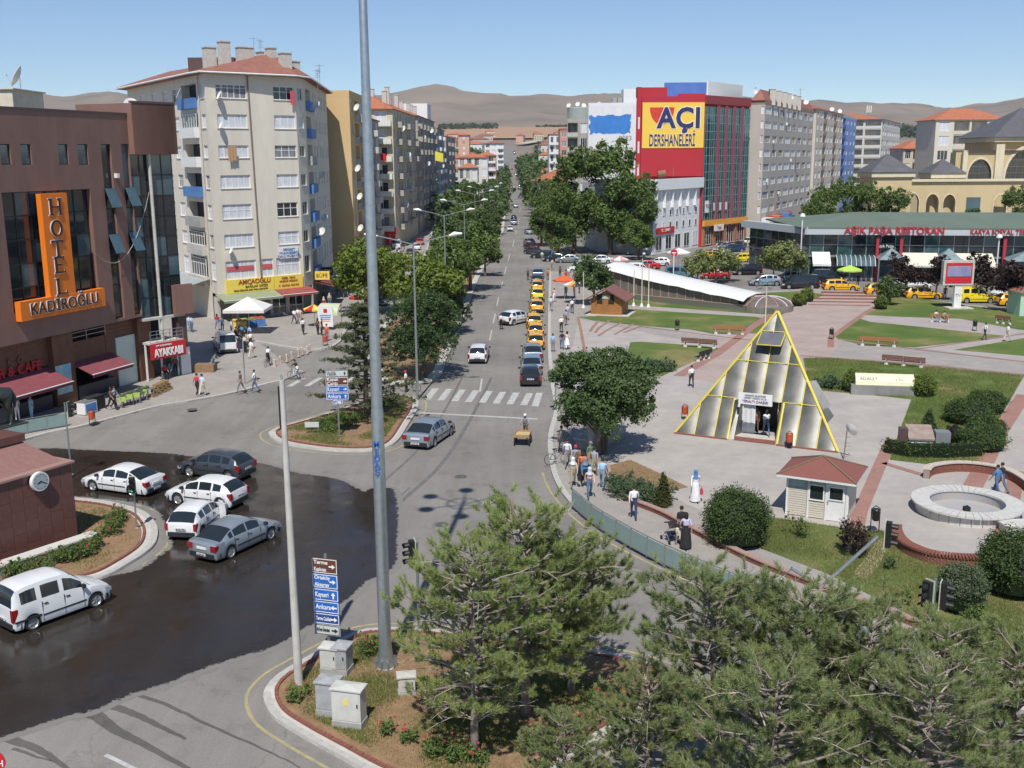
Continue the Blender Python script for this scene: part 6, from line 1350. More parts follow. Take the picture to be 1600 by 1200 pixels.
def rose(px,py,w,h,lab,red=True,grp='rose bushes of the islands',n=None):
 r=shrub(px,py,w,h,M_LEAF,lab,grp,name='rose_bush',kind='loose',n=n or int(1300*w*h)+300,size=.045)
 if red:
  b=MB()
  for k in range(4):x,y,z=random.uniform(-.4,.4)*w,random.uniform(-.4,.4)*w,h*random.uniform(.5,.95);b.lathe([(.01,-.03),(.045,0),(.03,.04)],(x,y,z),6)
  kid('bloom',b,mat('red_bloom',(.40,.03,.04),.6),r,kind='stuff')
 return r
for i,(x,y,w,h)in enumerate(((465,1095,.9,.7),(575,1025,1.0,.9),(605,1150,.7,.6),(640,1162,.7,.55),(680,1185,.9,.7),(712,1190,1.0,.8),(830,1165,.9,.7),(915,1135,.8,.7),(925,1105,.8,.8),(860,1180,.8,.6),(745,1195,.9,.6))):
 rose(x,y,w,h,['rose bush at the foot of the concrete pole','rose bush behind the rear cabinet','first small rose bush right of the white cabinet','second small rose bush right of the white cabinet','third rose bush right of the white cabinet','rose bush at the foot of the tall bare pine','rose bush in the shade below the pines','rose bush near the right end of the island','tall rose bush beside the dark pine trunk','low rose bush at the island edge under the pines','rose bush at the lower edge of the picture'][i])
k=0
for t in np.linspace(0,1,13):
 x=np.interp(t,[0,.25,.5,.75,1],[15,70,125,170,190]);y=np.interp(t,[0,.25,.5,.75,1],[905,892,872,840,812])
 rose(float(x)+random.uniform(-4,4),float(y)+random.uniform(-4,4),1.1,.85,('%s rose bush from the left along the foot of the monument'%'first second third fourth fifth sixth seventh eighth ninth tenth eleventh twelfth thirteenth'.split()[k]),k%3==0,'roses below the monument',n=1700);k+=1
k=0
for x,y in((490,672),(505,668),(520,664),(535,658),(548,666),(515,676),(560,660),(585,640),(598,634),(610,628)):rose(x,y,1.3,.9,'%s low green bush beside the cedar and the direction signs'%'first second third fourth fifth sixth seventh eighth ninth tenth'.split()[k],False,'bushes of the cedar island',n=1500);k+=1
# ================= vehicles =================
M_TYRE=mat('tyre_rubber',(.02,.02,.021),.85,var=.15);M_RIM=mat('alloy_rim',(.45,.46,.47),.35,.6,var=.1);M_CARGL=mat('car_glass',(.018,.024,.028),.05,var=.1,spec=.8)
M_TRIM=mat('black_trim',(.025,.025,.027),.55,var=.1);M_TAIL=mat('tail_lamp',(.26,.015,.015),.25,var=.08);M_HEAD=mat('head_lamp',(.62,.64,.66),.15,.3,var=.05);M_PLATE=mat('number_plate',(.72,.72,.70),.5,var=.05)
PAINT={k:paint('paint_'+k,c,r,m)for k,(c,r,m)in dict(white=((.72,.73,.74),.3,0),silver=((.38,.43,.48),.3,.55),bluesilver=((.34,.42,.52),.3,.5),grey=((.085,.095,.115),.3,.45),black=((.014,.015,.018),.2,0),
 taxi=((.78,.40,.015),.35,0),taxilemon=((.80,.62,.02),.35,0),red=((.52,.02,.02),.3,0),maroon=((.13,.02,.03),.3,.2),navy=((.02,.045,.13),.3,.2),blue=((.03,.12,.36),.3,.1),teal=((.10,.19,.23),.35,.2),green=((.02,.13,.11),.35,.1),olive=((.27,.31,.27),.35,.4),darkgreen=((.02,.045,.04),.3,.2),skyblue=((.30,.40,.50),.35,.2)).items()}
CARS=dict(
 sedan=dict(L=4.45,W=1.74,H=1.44,wb=2.65,fo=.85,belt=[(-2.2,.92),(-1.5,.93),(0,.90),(1.0,.86),(1.7,.78),(2.2,.62)],roof=[(-1.82,'b'),(-1.45,1.14),(-1.05,1.31),(-.55,1.41),(-.1,1.44),(.25,1.42),(.55,1.33),(.95,1.10),(1.36,'b')],ws=(.30,1.36),rw=(-1.82,-1.0),side=[(-.98,-.20),(-.12,.66)],q=(-1.30,-1.06)),
 hatch=dict(L=3.95,W=1.66,H=1.42,wb=2.50,fo=.80,belt=[(-1.95,.90),(-1.2,.92),(0,.89),(1.0,.85),(1.6,.77),(1.95,.60)],roof=[(-1.90,'b'),(-1.68,1.18),(-1.40,1.33),(-.9,1.41),(-.35,1.43),(.1,1.40),(.45,1.31),(.85,1.08),(1.22,'b')],ws=(.18,1.22),rw=(-1.90,-1.42),side=[(-.80,-.10),(-.02,.70)],q=(-1.36,-.90)),
 wagon=dict(L=4.35,W=1.68,H=1.45,wb=2.55,fo=.85,belt=[(-2.15,.90),(-1.2,.91),(0,.89),(1.0,.85),(1.7,.77),(2.15,.62)],roof=[(-2.06,'b'),(-1.9,1.22),(-1.66,1.38),(-.9,1.44),(-.3,1.45),(.2,1.42),(.5,1.33),(.85,1.10),(1.18,'b')],ws=(.26,1.18),rw=(-2.06,-1.68),side=[(-.84,-.10),(-.02,.66)],q=(-1.60,-.94)),
 van=dict(L=4.1,W=1.72,H=1.84,wb=2.62,fo=.74,belt=[(-2.03,1.05),(-1.2,1.06),(0,1.04),(.9,1.0),(1.45,.92),(2.03,.72)],roof=[(-2.01,'b'),(-1.95,1.55),(-1.82,1.74),(-1.4,1.82),(-.6,1.85),(.1,1.82),(.42,1.70),(.75,1.42),(1.20,'b')],ws=(.36,1.20),rw=(-2.01,-1.80),side=[(-.86,-.14),(.04,.80)],q=(-1.68,-1.06)),
 bigvan=dict(L=4.9,W=1.92,H=1.95,wb=3.0,fo=.9,belt=[(-2.43,1.12),(-1.2,1.13),(0,1.12),(1.1,1.06),(1.75,.98),(2.43,.74)],roof=[(-2.41,'b'),(-2.36,1.65),(-2.2,1.86),(-1.6,1.93),(-.6,1.95),(.55,1.92),(.85,1.80),(1.2,1.50),(1.66,'b')],ws=(.80,1.66),rw=(-2.41,-2.18),side=[(-.95,.15),(.25,1.15)],q=(-2.05,-1.1)),
 coupe=dict(L=4.3,W=1.74,H=1.36,wb=2.6,fo=.85,belt=[(-2.12,.92),(-1.2,.92),(0,.88),(1.0,.84),(1.7,.76),(2.12,.60)],roof=[(-1.98,'b'),(-1.5,1.12),(-1.05,1.28),(-.5,1.35),(-.1,1.36),(.25,1.32),(.7,1.14),(1.25,'b')],ws=(.2,1.25),rw=(-1.98,-1.05),side=[(-.62,.10),(.16,.62)],q=(-1.35,-.70)))
_cm={}
def car_meshes(kind):
 if kind in _cm:return _cm[kind]
 c=CARS[kind];hw=c['W']/2;fx=c['L']/2-c['fo'];rx=fx-c['wb'];Rw=.31 if kind not in('bigvan',)else .34;Ra=Rw+.055
 bx,bz=zip(*c['belt']);beltz=lambda x:float(np.interp(x,bx,bz));rk=[(x,(beltz(x)+.01 if z=='b' else z))for x,z in c['roof']]
 r0,r1=rk[0][0],rk[-1][0];inside=lambda x:r0+1e-6<x<r1-1e-6
 rxs,rzs=zip(*rk);top=lambda x:float(np.interp(x,rxs,rzs))if inside(x)else beltz(x)+.015
 def roofy(x):
  if not inside(x):return hw-.13
  t=(top(x)-beltz(x))/max(.3,(c['H']-beltz(x)));return hw-.13-.13*min(1,t)*(1 if kind not in('van','bigvan')else .45)
 keys=set(c['ws'])|set(c['rw'])|set(bx)|{x for x,_ in rk}|{a for s in c['side']for a in s}|set(c['q'])
 for w in(fx,rx):keys|={w-Ra,w-Ra*.9,w-Ra*.6,w,w+Ra*.6,w+Ra*.9,w+Ra}
 xe=c['L']/2;keys|={xe-.10,-(xe-.08)};xs=sorted(k for k in keys if-xe<=k<=xe);xs=[xs[0]]+[b for a,b in zip(xs,xs[1:])if b-a>.012]
 def arch(x):
  for w in(fx,rx):
   if abs(x-w)<Ra-1e-4:return .30+math.sqrt(Ra*Ra-(x-w)**2)
  return 0
 zl=.20
 def rows(x):
  e=1.0
  if x>xe-.55:e=1-.14*((x-(xe-.55))/.55)**2
  if x<-(xe-.4):e=1-.08*((-x-(xe-.4))/.4)**2
  h=hw*e;a=arch(x);lo=zl+(.10 if abs(x)>xe-.05 else 0);z2=max(lo+.10,a+.02);z3=max(.58,a+.05);bz_=beltz(x)
  if abs(x)>xe-.04:bz_-=.10;h*=.95
  z3=min(z3,bz_-.05);z2=min(z2,z3-.02);t=top(x)
  if abs(x)>xe-.04:t=bz_+.01
  ry=roofy(x)*e;tz=t-(.05 if inside(x)else .0)
  A_=(h-.035,bz_);B_=(ry,tz if inside(x)else bz_+.012);mx_=lambda k:(A_[0]+(B_[0]-A_[0])*k+.012*math.sin(k*3.1),A_[1]+(B_[1]-A_[1])*k)
  return[(h-.20,max(lo,a)),(h-.03,max(lo,a)),(h,z2),(h+.014,z3),A_,mx_(.10 if kind not in('van','bigvan')else .14),mx_(.86 if kind not in('van','bigvan')else .80),(ry,tz if inside(x)else bz_+.012),(ry-.22,t-.005 if inside(x)else bz_+.035),(0,t+.012 if inside(x)else bz_+.045)]
 RW=[rows(x)for x in xs];NR=10
 V=[(x,y,z)for x,r in zip(xs,RW)for y,z in r]+[(x,-y,z)for x,r in zip(xs,RW)for y,z in r];off=len(xs)*NR
 body=[];glass={}
 rt=[x for x,z in c['roof']if z!='b'];ws=c['ws'];rw=c['rw']
 for i in range(len(xs)-1):
  xm=(xs[i]+xs[i+1])/2
  for s in(0,1):
   o=off*s
   for j in range(NR-1):
    q=(o+i*NR+j,o+(i+1)*NR+j,o+(i+1)*NR+j+1,o+i*NR+j+1);q=q if s==0 else q[::-1];q=q[::-1]
    key=None
    if inside(xm):
     if j==5:
      for n_,sd in enumerate(c['side']):
       if sd[0]<xm<sd[1]:key=('side_window',s,n_)
      if c['q'][0]<xm<c['q'][1]:key=('quarter_window',s,9)
     if j in(7,8):
      if ws[0]<xm<ws[1]:key=('windscreen',0,0)
      if rw[0]<xm<rw[1]:key=('rear_window',0,0)
    if key:glass.setdefault(key,[]).append(q)
    else:body.append(q)
 for i,s in((0,0),(len(xs)-1,1)):
  ring=[i*NR+j for j in range(NR)]+[off+i*NR+j for j in range(NR-1,-1,-1)];body.append(tuple(ring if s else ring[::-1]))
 def sub(fs,m,name,inset=0.0):
  used=sorted({v for f in fs for v in f});mp={v:k for k,v in enumerate(used)};me=bpy.data.meshes.new(name);me.from_pydata([V[v]for v in used],[],[tuple(mp[v]for v in f)for f in fs]);me.materials.append(m);me.shade_smooth();me.set_sharp_from_angle(angle=R(38));me.update();return me
 import bmesh
 bm=bmesh.new();bm.from_mesh(sub(body,PAINT['white'],'body'));bmesh.ops.remove_doubles(bm,verts=bm.verts,dist=.0005);bmesh.ops.recalc_face_normals(bm,faces=bm.faces);bme=bpy.data.meshes.new('body');bm.to_mesh(bme);bm.free();bme.materials.append(PAINT['white']);bme.shade_smooth();bme.set_sharp_from_angle(angle=R(38))
 P=[('body',bme,(0,0,0),None)]
 for(n_,s,k),fs in glass.items():
  P.append((n_,sub(fs,M_CARGL,n_),(0,0,0),None))
 b=MB().box(-xe+.15,xe-.15,-hw+.16,hw-.16,.17,.55);P.append(('underbody',b.mesh('underbody',M_TRIM),(0,0,0),None))
 b=MB();n=18;prof=[(.20,-.09),(Rw-.02,-.095),(Rw,-.06),(Rw,.06),(Rw-.02,.095),(.215,.09),(.20,.02)]
 t=MB().lathe(prof,n=n);tyre=t.mesh('tyre',M_TYRE,smooth=40);rm=MB().lathe([(.02,.05),(.07,.06),(.10,.045),(.19,.06),(.215,.09),(.205,.04),(.05,.035)],n=n)
 for k in range(5):a=2*math.pi*k/5;rm.obox((math.cos(a)*.12,math.sin(a)*.12),(math.cos(a),math.sin(a)),.16,.05,.05,.075)
 rim=rm.mesh('rim',M_RIM,smooth=40)
 for x in(fx,rx):
  for s in(1,-1):P.append(('wheel',tyre,(x,s*(hw-.105),Rw),rim,s))
 b=MB();bw=hw-.06
 for s in(1,-1):
  x=s*xe;b.add([(x+.03*s,-bw*.86,.24),(x+.03*s,bw*.86,.24),(x+.03*s,bw*.86,.46),(x+.03*s,-bw*.86,.46),(x-.3*s,-hw-.012,.24),(x-.3*s,hw+.012,.24),(x-.3*s,hw+.012,.46),(x-.3*s,-hw-.012,.46)],[(0,1,2,3)if s>0 else(3,2,1,0),(1,5,6,2),(4,0,3,7),(3,2,6,7),(0,4,5,1)])
 P.append(('bumper',b.mesh('bumper',M_TRIM),(0,0,0),None))
 zb=beltz(-xe);zf=beltz(xe)
 for s in(1,-1):
  tall=kind in('van','wagon','bigvan','hatch');b=MB();z0,z1=(.55,zb+.02)if tall else(.60,zb-.03);w=.16 if tall else .30
  y0,y1=s*(hw-.03),s*(hw-.03-w);b.box(-xe-.012,-xe+.22,min(y0,y1)+(.0 if s<0 else 0),max(y0,y1),z0,z1-.04);P.append(('tail_lamp',b.mesh('tail_lamp',M_TAIL),(0,0,0),None))
  b=MB();y0,y1=s*(hw-.10),s*(hw-.50);b.add([(xe+.012,min(y0,y1),zf-.22),(xe+.012,max(y0,y1),zf-.22),(xe+.006,max(y0,y1),zf-.08),(xe+.006,min(y0,y1),zf-.08),(xe-.28,min(y0,y1)if s>0 else-hw+.02,zf-.20),(xe-.28,max(y0,y1)if s<0 else hw-.02,zf-.20),(xe-.30,max(y0,y1)if s<0 else hw-.02,zf+.02),(xe-.30,min(y0,y1)if s>0 else-hw+.02,zf+.02)],[(0,1,2,3),(1,5,6,2),(4,0,3,7),(3,2,6,7)]);P.append(('head_lamp',b.mesh('head_lamp',M_HEAD),(0,0,0),None))
  mx=r1-.42;mz=beltz(mx)+.06;b=MB().box(mx-.05,mx+.07,*sorted((s*(hw-.02),s*(hw+.17))),mz,mz+.13);P.append(('mirror',b.mesh('mirror',M_TRIM),(0,0,0),None))
  for a,_ in[(sd[0],0)for sd in c['side']]:b=MB().box(a+.05,a+.20,*sorted((s*(hw-.02),s*(hw+.015))),beltz(a)-.14,beltz(a)-.10);P.append(('door_handle',b.mesh('door_handle',M_TRIM),(0,0,0),None))
  b=MB().box(rx+Ra+.05,fx-Ra-.05,*sorted((s*(hw-.01),s*(hw+.022))),.47,.53)
  for sd in c['side']+[(c['side'][-1][1]+.04,0)]:b.box(sd[0]-.03-.006,sd[0]-.03+.006,*sorted((s*(hw-.03),s*(hw+.014))),.27,beltz(sd[0])-.01)
  P.append(('side_moulding',b.mesh('side_moulding',M_TRIM),(0,0,0),None))
 for s,x in((1,xe+.045),(-1,-xe-.045)):
  b=MB();zz=.52 if s<0 and kind!='sedan' else .34;zz=.58 if kind=='hatch' and s<0 else zz;b.box(min(x-.015*s,x),max(x-.015*s,x),-.26,.26,zz,zz+.11);P.append(('number_plate',b.mesh('number_plate',M_PLATE),(0,0,0),None))
 b=MB().box(xe-.01,xe+.015,-.32,.32,zf-.20,zf-.09);P.append(('grille',b.mesh('grille',M_TRIM),(0,0,0),None))
 if kind in('sedan',):b=MB().box(-xe-.014,-xe+.02,-.28,.28,.62,.73);P.append(('plate_recess',b.mesh('plate_recess',M_PLATE),(0,0,0),None))
 _cm[kind]=P;return P
def car(kind,pos,heading,colr,label,group=None,name='car',cat='car',taxi=False,z=0.0,detail=True,sc_=1.0):
 r=empty(name,(pos[0],pos[1],z),label,cat,group,rz=R(heading));r.scale=(sc_,)*3
 for p in car_meshes(kind):
  if not detail and p[0]in('door_handle','side_moulding','plate_recess','grille','mirror','underbody'):continue
  if p[0]=='wheel':
   w=inst('wheel',p[1],r,loc=p[2],local=True,rot=(R(90*(-p[4])),0,0));ik('rim',p[3],w,loc=(0,0,.0))
  else:inst(p[0],p[1],r,local=True,mats=[PAINT[colr]]if p[0]=='body' else None)
 if taxi:
  if 'taxi' not in _cm:
   b=MB().box(-.09,.09,-.22,.22,0,.15);_cm['taxi']=b.mesh('roof_sign',PAINT['taxilemon']);_cm['taxit']=text_mesh('TAXİ',.15,.01,M_BLACK,.002)
  H_=CARS[kind]['H'];s_=inst('roof_sign',_cm['taxi'],r,loc=(0,0,H_+.012),local=True);inst('lettering',_cm['taxit'],s_,loc=(-.1,0,.075),local=True,rot=(R(90),0,R(-90)))
 return r
def plates(r,kind,t):
 xe=CARS[kind]['L']/2;x=-xe-.064;zz=.395 if kind=='sedan' else(.635 if kind=='hatch' else .575);inst('lettering',text_mesh(t,.10,.006,M_BLACK,.001),r,loc=(x,0,zz),local=True,rot=(R(90),0,R(-90)))
def hd(a,b):
 p,q=G(*a),G(*b);return math.degrees(math.atan2(q[1]-p[1],q[0]-p[0]))
def mid(a,b):p,q=G(*a),G(*b);return((p[0]+q[0])/2,(p[1]+q[1])/2)
def side_on(rear,front,kind,toward):
 p,q=Vector(G(*rear)[:2]),Vector(G(*front)[:2]);d=(q-p).normalized();c=CARS[kind];fx=c['L']/2-c['fo'];rx=fx-c['wb'];m_=(p+q)/2-d*((fx+rx)/2);left=Vector((-d.y,d.x));m_=m_-left*toward*(c['W']/2-.10);return(m_.x,m_.y),math.degrees(math.atan2(d.y,d.x))
p_,h_=side_on((50,985),(151,948),'van',-1);c=car('van',p_,h_,'white','white panel sided van with dark rear windows at the lower left',name='van',cat='van');plates(c,'van','40 FK 215')
b=MB().box(-2.0,-.95,-.885,-.868,.50,.58);kid('side_strip',b,M_TRIM,c)
p_,h_=side_on((188,777),(147,765),'sedan',1);p_=mid((147,768),(225,772));c=car('sedan',(p_[0]+.1,p_[1]+.55),158,'white','white four door saloon behind the small green traffic signal');plates(c,'sedan','40 AL 318')
p_,h_=side_on((372,752),(290,745),'hatch',1);c=car('hatch',(p_[0],p_[1]),158,'grey','dark grey rounded hatchback at the edge of the wet patch',sc_=1.06);plates(c,'hatch','40 KD 071')
p_,h_=side_on((333,797),(275,788),'hatch',1);c=car('hatch',(p_[0]+.25,p_[1]),160,'white','white hatchback with dark tail lamps in front of the grey car',sc_=1.03);plates(c,'hatch','40 EC 662')
c=car('hatch',mid((275,842),(322,836)),82,'white','small white hatchback seen from behind with its right door open',sc_=.98);c.location.y+=1.3;plates(c,'hatch','40 DN 904')
b=MB().add([(.62,-.84,.30),(.45,-1.25,.30),(.45,-1.25,.88),(.62,-.84,.88),(.60,-.84,1.3),(.50,-1.12,1.28)],[(0,1,2,3),(3,2,5,4)]);inst('open_door',b.mesh('open_door',PAINT['white']),c,local=True)
p_,h_=side_on((359,873),(423,843),'sedan',-1);c=car('sedan',p_,h_,'silver','silver saloon with a round tail in front of the white cars');plates(c,'sedan','34 BZ 467')
p_,h_=side_on((684,701),(697,676),'sedan',-1);c=car('sedan',p_,72,'silver','silver saloon driving towards the zebra crossing',sc_=1.05);plates(c,'sedan','06 FV 839')
c=car('wagon',mid((734,569),(760,569)),88,'white','white estate car beyond the crossing, seen from behind');c.location.y+=2.1;plates(c,'wagon','40 HC 153')
c=car('hatch',mid((795,508),(817,509)),52,'white','white hatchback pulling out beside the taxi queue',sc_=1.05);c.location.y+=1.5
QX=lambda py,px:G(px,py)
queue=[('hatch','black',830,606,'black hatchback last in the queue at the kerb',0),('sedan','bluesilver',831,588,'pale blue saloon in front of the black hatchback',0),('sedan','silver',833,568,'silver grey saloon with red lamps, third from the crossing',0),
 ('wagon','taxi',838,548,'orange estate taxi nearest to the crossing in the kerb queue',1),('wagon','taxi',838,531,'second orange estate taxi in the kerb queue',1),('wagon','taxi',835,515,'third orange estate taxi, standing slightly out of the queue',1),('wagon','taxi',839,490,'orange estate taxi alone before the pale roofed ones',1),
 ('wagon','taxilemon',840,470,'pale yellow roofed taxi in the middle of the queue',1),('wagon','taxi',840,457,'orange taxi near the front of the queue',1),('sedan','grey',840,447,'dark grey saloon near the front of the queue',0),('sedan','bluesilver',841,436,'pale blue saloon leading the kerb queue',0)]
for k,cl_,px,py,lab,tx in queue:
 x,y,_=G(px,py);c=car(k,(x,y+2.2),90+random.uniform(-1.5,1.5),cl_,lab,'vehicles queueing along the park kerb',name='taxi' if tx else 'car',cat='taxi' if tx else 'car',taxi=bool(tx),detail=True)
 if py>560:plates(c,k,'40 %s %d'%(random.choice(['AB','KT','EF']),random.randint(101,989)))
far_cars=[(797,362,'white','hatch'),(803,344,'black','wagon'),(803,352,'bluesilver','sedan'),(806,325,'silver','sedan'),(813,300,'white','hatch'),(823,285,'red','sedan'),(824,270,'white','sedan'),(770,322,'white','van'),(783,300,'silver','sedan')]
for i,(px,py,cl_,k)in enumerate(far_cars[:4]):x,y,_=G(px,py);car(k,(x,y+2),90,cl_,'small %s %s far up the avenue'%({'bluesilver':'pale blue'}.get(cl_,cl_),{'hatch':'hatchback','wagon':'estate car','sedan':'saloon'}[k]),'cars far up the avenue',detail=False)
for k in range(26):
 y=random.uniform(420,1200);lane=random.choice([-20,-13,-10,1,4]);cc_=random.choice(['white','silver','red','white','grey','blue']);car(random.choice(['sedan','hatch','van']),(lane,y),90,cc_,'tiny '+cc_+' car in the distant traffic of the avenue','distant traffic',detail=False,z=TZf(0,y)+.3)
p_,h_=side_on((372,558),(318,545),'bigvan',-1);c=car('bigvan',mid((320,552),(366,560)),112,'white','white passenger van parked at the dark passage by the hotel',name='van',cat='van');c.location.y+=2.2;c.location.z=KH;c.scale=(.92,.92,.92)
for px,py,k,cl_,hdg,lab in((604,468,'van','blue',-82,'dark blue van coming towards the camera in the side street'),(617,452,'bigvan','white',-84,'white van behind the blue one in the side street'),(566,503,'sedan','green',-78,'green saloon half hidden by the lamp mast'),(594,480,'hatch','grey',-80,'grey car beside the blue van'),(582,476,'van','grey',100,'grey van parked by the tree next to the mast')):
 x,y,_=G(px,py);car(k,(x,y+2),hdg,cl_,lab,name='van' if 'van' in k else 'car',cat='van' if 'van' in k else 'car')
for px,py,k,cl_ in((625,425,'sedan','silver'),(632,414,'hatch','white'),(640,402,'sedan','grey'),(618,390,'bigvan','white'),(650,392,'sedan','white'),(655,384,'sedan','red')):
 x,y,_=G(px,py);car(k,(x,y+2),95,cl_,'%s %s further along the left side street'%({'bigvan':'large'}.get(k,'small'),cl_+' '+('van' if k=='bigvan' else 'car')),'cars along the left side street',name='van' if k=='bigvan' else 'car',cat='van' if k=='bigvan' else 'car',detail=False)
def sc_car(k,px,py,hdg,cl_,lab,grp='cars in the street behind the park',taxi=False,name=None,z=0.0,s=1.0):
 x,y,_=G(px,py);v='van' if 'van' in k else 'car';car(k,(x,y+.8),hdg,cl_,lab,grp,name=name or('taxi' if taxi else v),cat='taxi' if taxi else v,taxi=taxi,z=z,sc_=s)
sc_car('sedan',889,411,178,'olive','grey green saloon parked under the plane trees');sc_car('sedan',938,412,180,'white','white saloon parked under the plane trees');sc_car('wagon',848,404,165,'darkgreen','dark green estate car in the shade at the corner')
for px,py,cl_,hdg,lab in((833,398,'grey',120,'grey car in the shade row at the corner'),(830,390,'maroon',112,'maroon car in the shade row at the corner'),(827,383,'silver',100,'silver car at the far end of the shade row'),(869,409,'black',175,'black car between the green and the grey green ones'),(826,366,'skyblue',95,'pale car on the avenue before the shade row')):sc_car('sedan',px,py,hdg,cl_,lab)
sc_car('van',907,427,185,'white','white pickup like car behind the dark bush',s=1.05);sc_car('van',1002,432,-12,'white','white van beside the white tarpaulin roof',s=1.1);sc_car('hatch',1030,416,172,'white','white hatchback near the bank building');sc_car('sedan',1010,421,178,'red','dark red car mostly hidden by the white hatchback')
sc_car('van',1065,438,-14,'teal','teal van behind the white tarpaulin roof',s=1.12);sc_car('coupe',1119,436,172,'red','bright red low car below the flowering trees');sc_car('hatch',1168,430,186,'black','black hatchback with a red tail lamp below the cypresses',s=1.12)
sc_car('hatch',1197,447,178,'silver','silver hatchback beside the turquoise bicycle',s=1.1);sc_car('hatch',1236,440,175,'skyblue','pale blue small car behind the black van');sc_car('bigvan',1252,452,174,'black','black van parked in the street behind the park');sc_car('van',1297,444,-6,'black','black tall car right of the black van',s=1.1)
for px,py,cl_,lab in((1316,455,'taxi','orange estate taxi right of the black van'),(1383,462,'taxi','orange estate taxi behind the clipped balls'),(1446,468,'taxi','orange estate taxi left of the advert screen'),(1529,474,'taxilemon','lemon yellow taxi right of the advert screen'),(1593,479,'taxi','orange taxi at the right edge')):sc_car('wagon' if px!=1529 else 'van',px,py,-4,cl_,lab,'taxis in the street behind the park',taxi=True,s=1.05)
sc_car('sedan',1404,450,-4,'white','white car seen through the maroon trees',s=1.0);sc_car('sedan',1430,452,-4,'white','second white car seen through the maroon trees');sc_car('hatch',1578,465,200,'white','white car near the right edge behind the maroon trees')
for px,py,k,cl_,hdg in((1131,390,'sedan','silver',205),(1147,394,'sedan','navy',205),(1158,388,'wagon','black',66),(1172,382,'wagon','white',66),(1183,378,'hatch','navy',66),(1192,374,'sedan','white',66),(1218,374,'sedan','darkgreen',66),(1226,369,'sedan','silver',66),(1243,378,'sedan','white',66),(1250,366,'sedan','silver',66),(1115,402,'wagon','white',205),(1240,362,'wagon','darkgreen',66)):
 sc_car(k,px,py,hdg,cl_,'parked %s %s before the grey apartment block'%({'navy':'navy blue','darkgreen':'dark green'}.get(cl_,cl_),{'sedan':'saloon','wagon':'estate car','hatch':'hatchback'}[k]),'cars before the grey apartment block')
for px,py,cl_,hdg in((1104,406,'taxi',200),(1158,410,'taxilemon',190),(1182,402,'taxi',190),(1211,388,'taxi',200)):sc_car('wagon',px,py,hdg,cl_,{1104:'orange taxi behind the left flowering trees',1158:'lemon taxi behind the middle flowering trees',1182:'orange taxi beside the cypresses',1211:'orange taxi before the restaurant corner'}[px],'taxis in the car park',taxi=True)
# ================= street furniture and small buildings =================
x0,y0,_=G(603,1042,KH)
mast=empty('lamp_mast',(x0,y0,KH),'very tall grey galvanised lamp mast lettered MEDAŞ, its head above the view','lamp mast')
MH=27.6
b=MB().lathe([(.34,0),(.34,.03),(.30,.05),(.22,.9),(.205,9.2),(.20,9.25)],n=16);inst('lower_shaft',b.mesh('lower_shaft',M_STEEL,smooth=50),mast,local=True)
b=MB().lathe([(.195,9.2),(.19,9.3),(.155,18.4),(.15,18.45)],n=16);inst('middle_shaft',b.mesh('middle_shaft',M_STEEL,smooth=50),mast,local=True)
b=MB().lathe([(.148,18.4),(.10,MH),(.02,MH+.1)],n=16);inst('upper_shaft',b.mesh('upper_shaft',M_STEEL,smooth=50),mast,local=True)
b=MB()
for k in range(10):a=2*math.pi*k/10;b.obox((math.cos(a)*.29,math.sin(a)*.29),(math.cos(a),math.sin(a)),.22,.03,.02,.34)
kid('base_fin',b,M_STEEL,mast,kind='stuff')
for k in range(6):
 a=2*math.pi*k/6+.5;b=MB().tube([(math.cos(a)*.2,math.sin(a)*.2,MH-1.0),(math.cos(a)*1.3,math.sin(a)*1.3,MH-.6),(math.cos(a)*1.9,math.sin(a)*1.9,MH-.6)],.05,5);kid('arm',b,M_STEEL,mast)
 b=MB().lathe([(.1,0),(.38,.05),(.42,.16),(.3,.26),(.05,.3)],(math.cos(a)*2.1,math.sin(a)*2.1,MH-.75),12);kid('lamp_head',b,M_GREYMETAL,mast)
b=MB()
for k in range(14):
 a,c=2*math.pi*k/14,2*math.pi*(k+1)/14;b.tube([(math.cos(a)*.85,math.sin(a)*.85,MH-.75),(math.cos(c)*.85,math.sin(c)*.85,MH-.75)],.05,4)
kid('ring',b,M_STEEL,mast,kind='stuff')
mz=[A(588,y,y0)[2]for y in(692,704,714.5,725,735.5)]
M_DB=mat('blue_lettering',(.03,.12,.42),.5,var=.05)
for ch,z in zip('MEDAŞ',mz):text_on(ch,mast,(x0-.03,y0-.225,z),0,.30,M_DB,depth=.01,bold=.006)
x,y,_=G(467,1070,KH);cp=empty('concrete_pole',(x,y,KH),'slender weathered concrete pole left of the blue direction signs','pole')
zt=A(441,600,y)[2];b=MB().tube([(0,0,0),(-.03,0,zt)],[.15,.085],10);inst('shaft',b.mesh('shaft',M_CONCL,smooth=50),cp,local=True);b=MB().box(-.16,-.10,-.05,.05,zt-1.6,zt-.2);kid('cable_bracket',b,M_BLACK,cp)
b=MB().tube([(-.03,0,zt-.02),(-.03,0,zt+.18)],[.05,.02],6);kid('cap',b,M_GREYMETAL,cp)
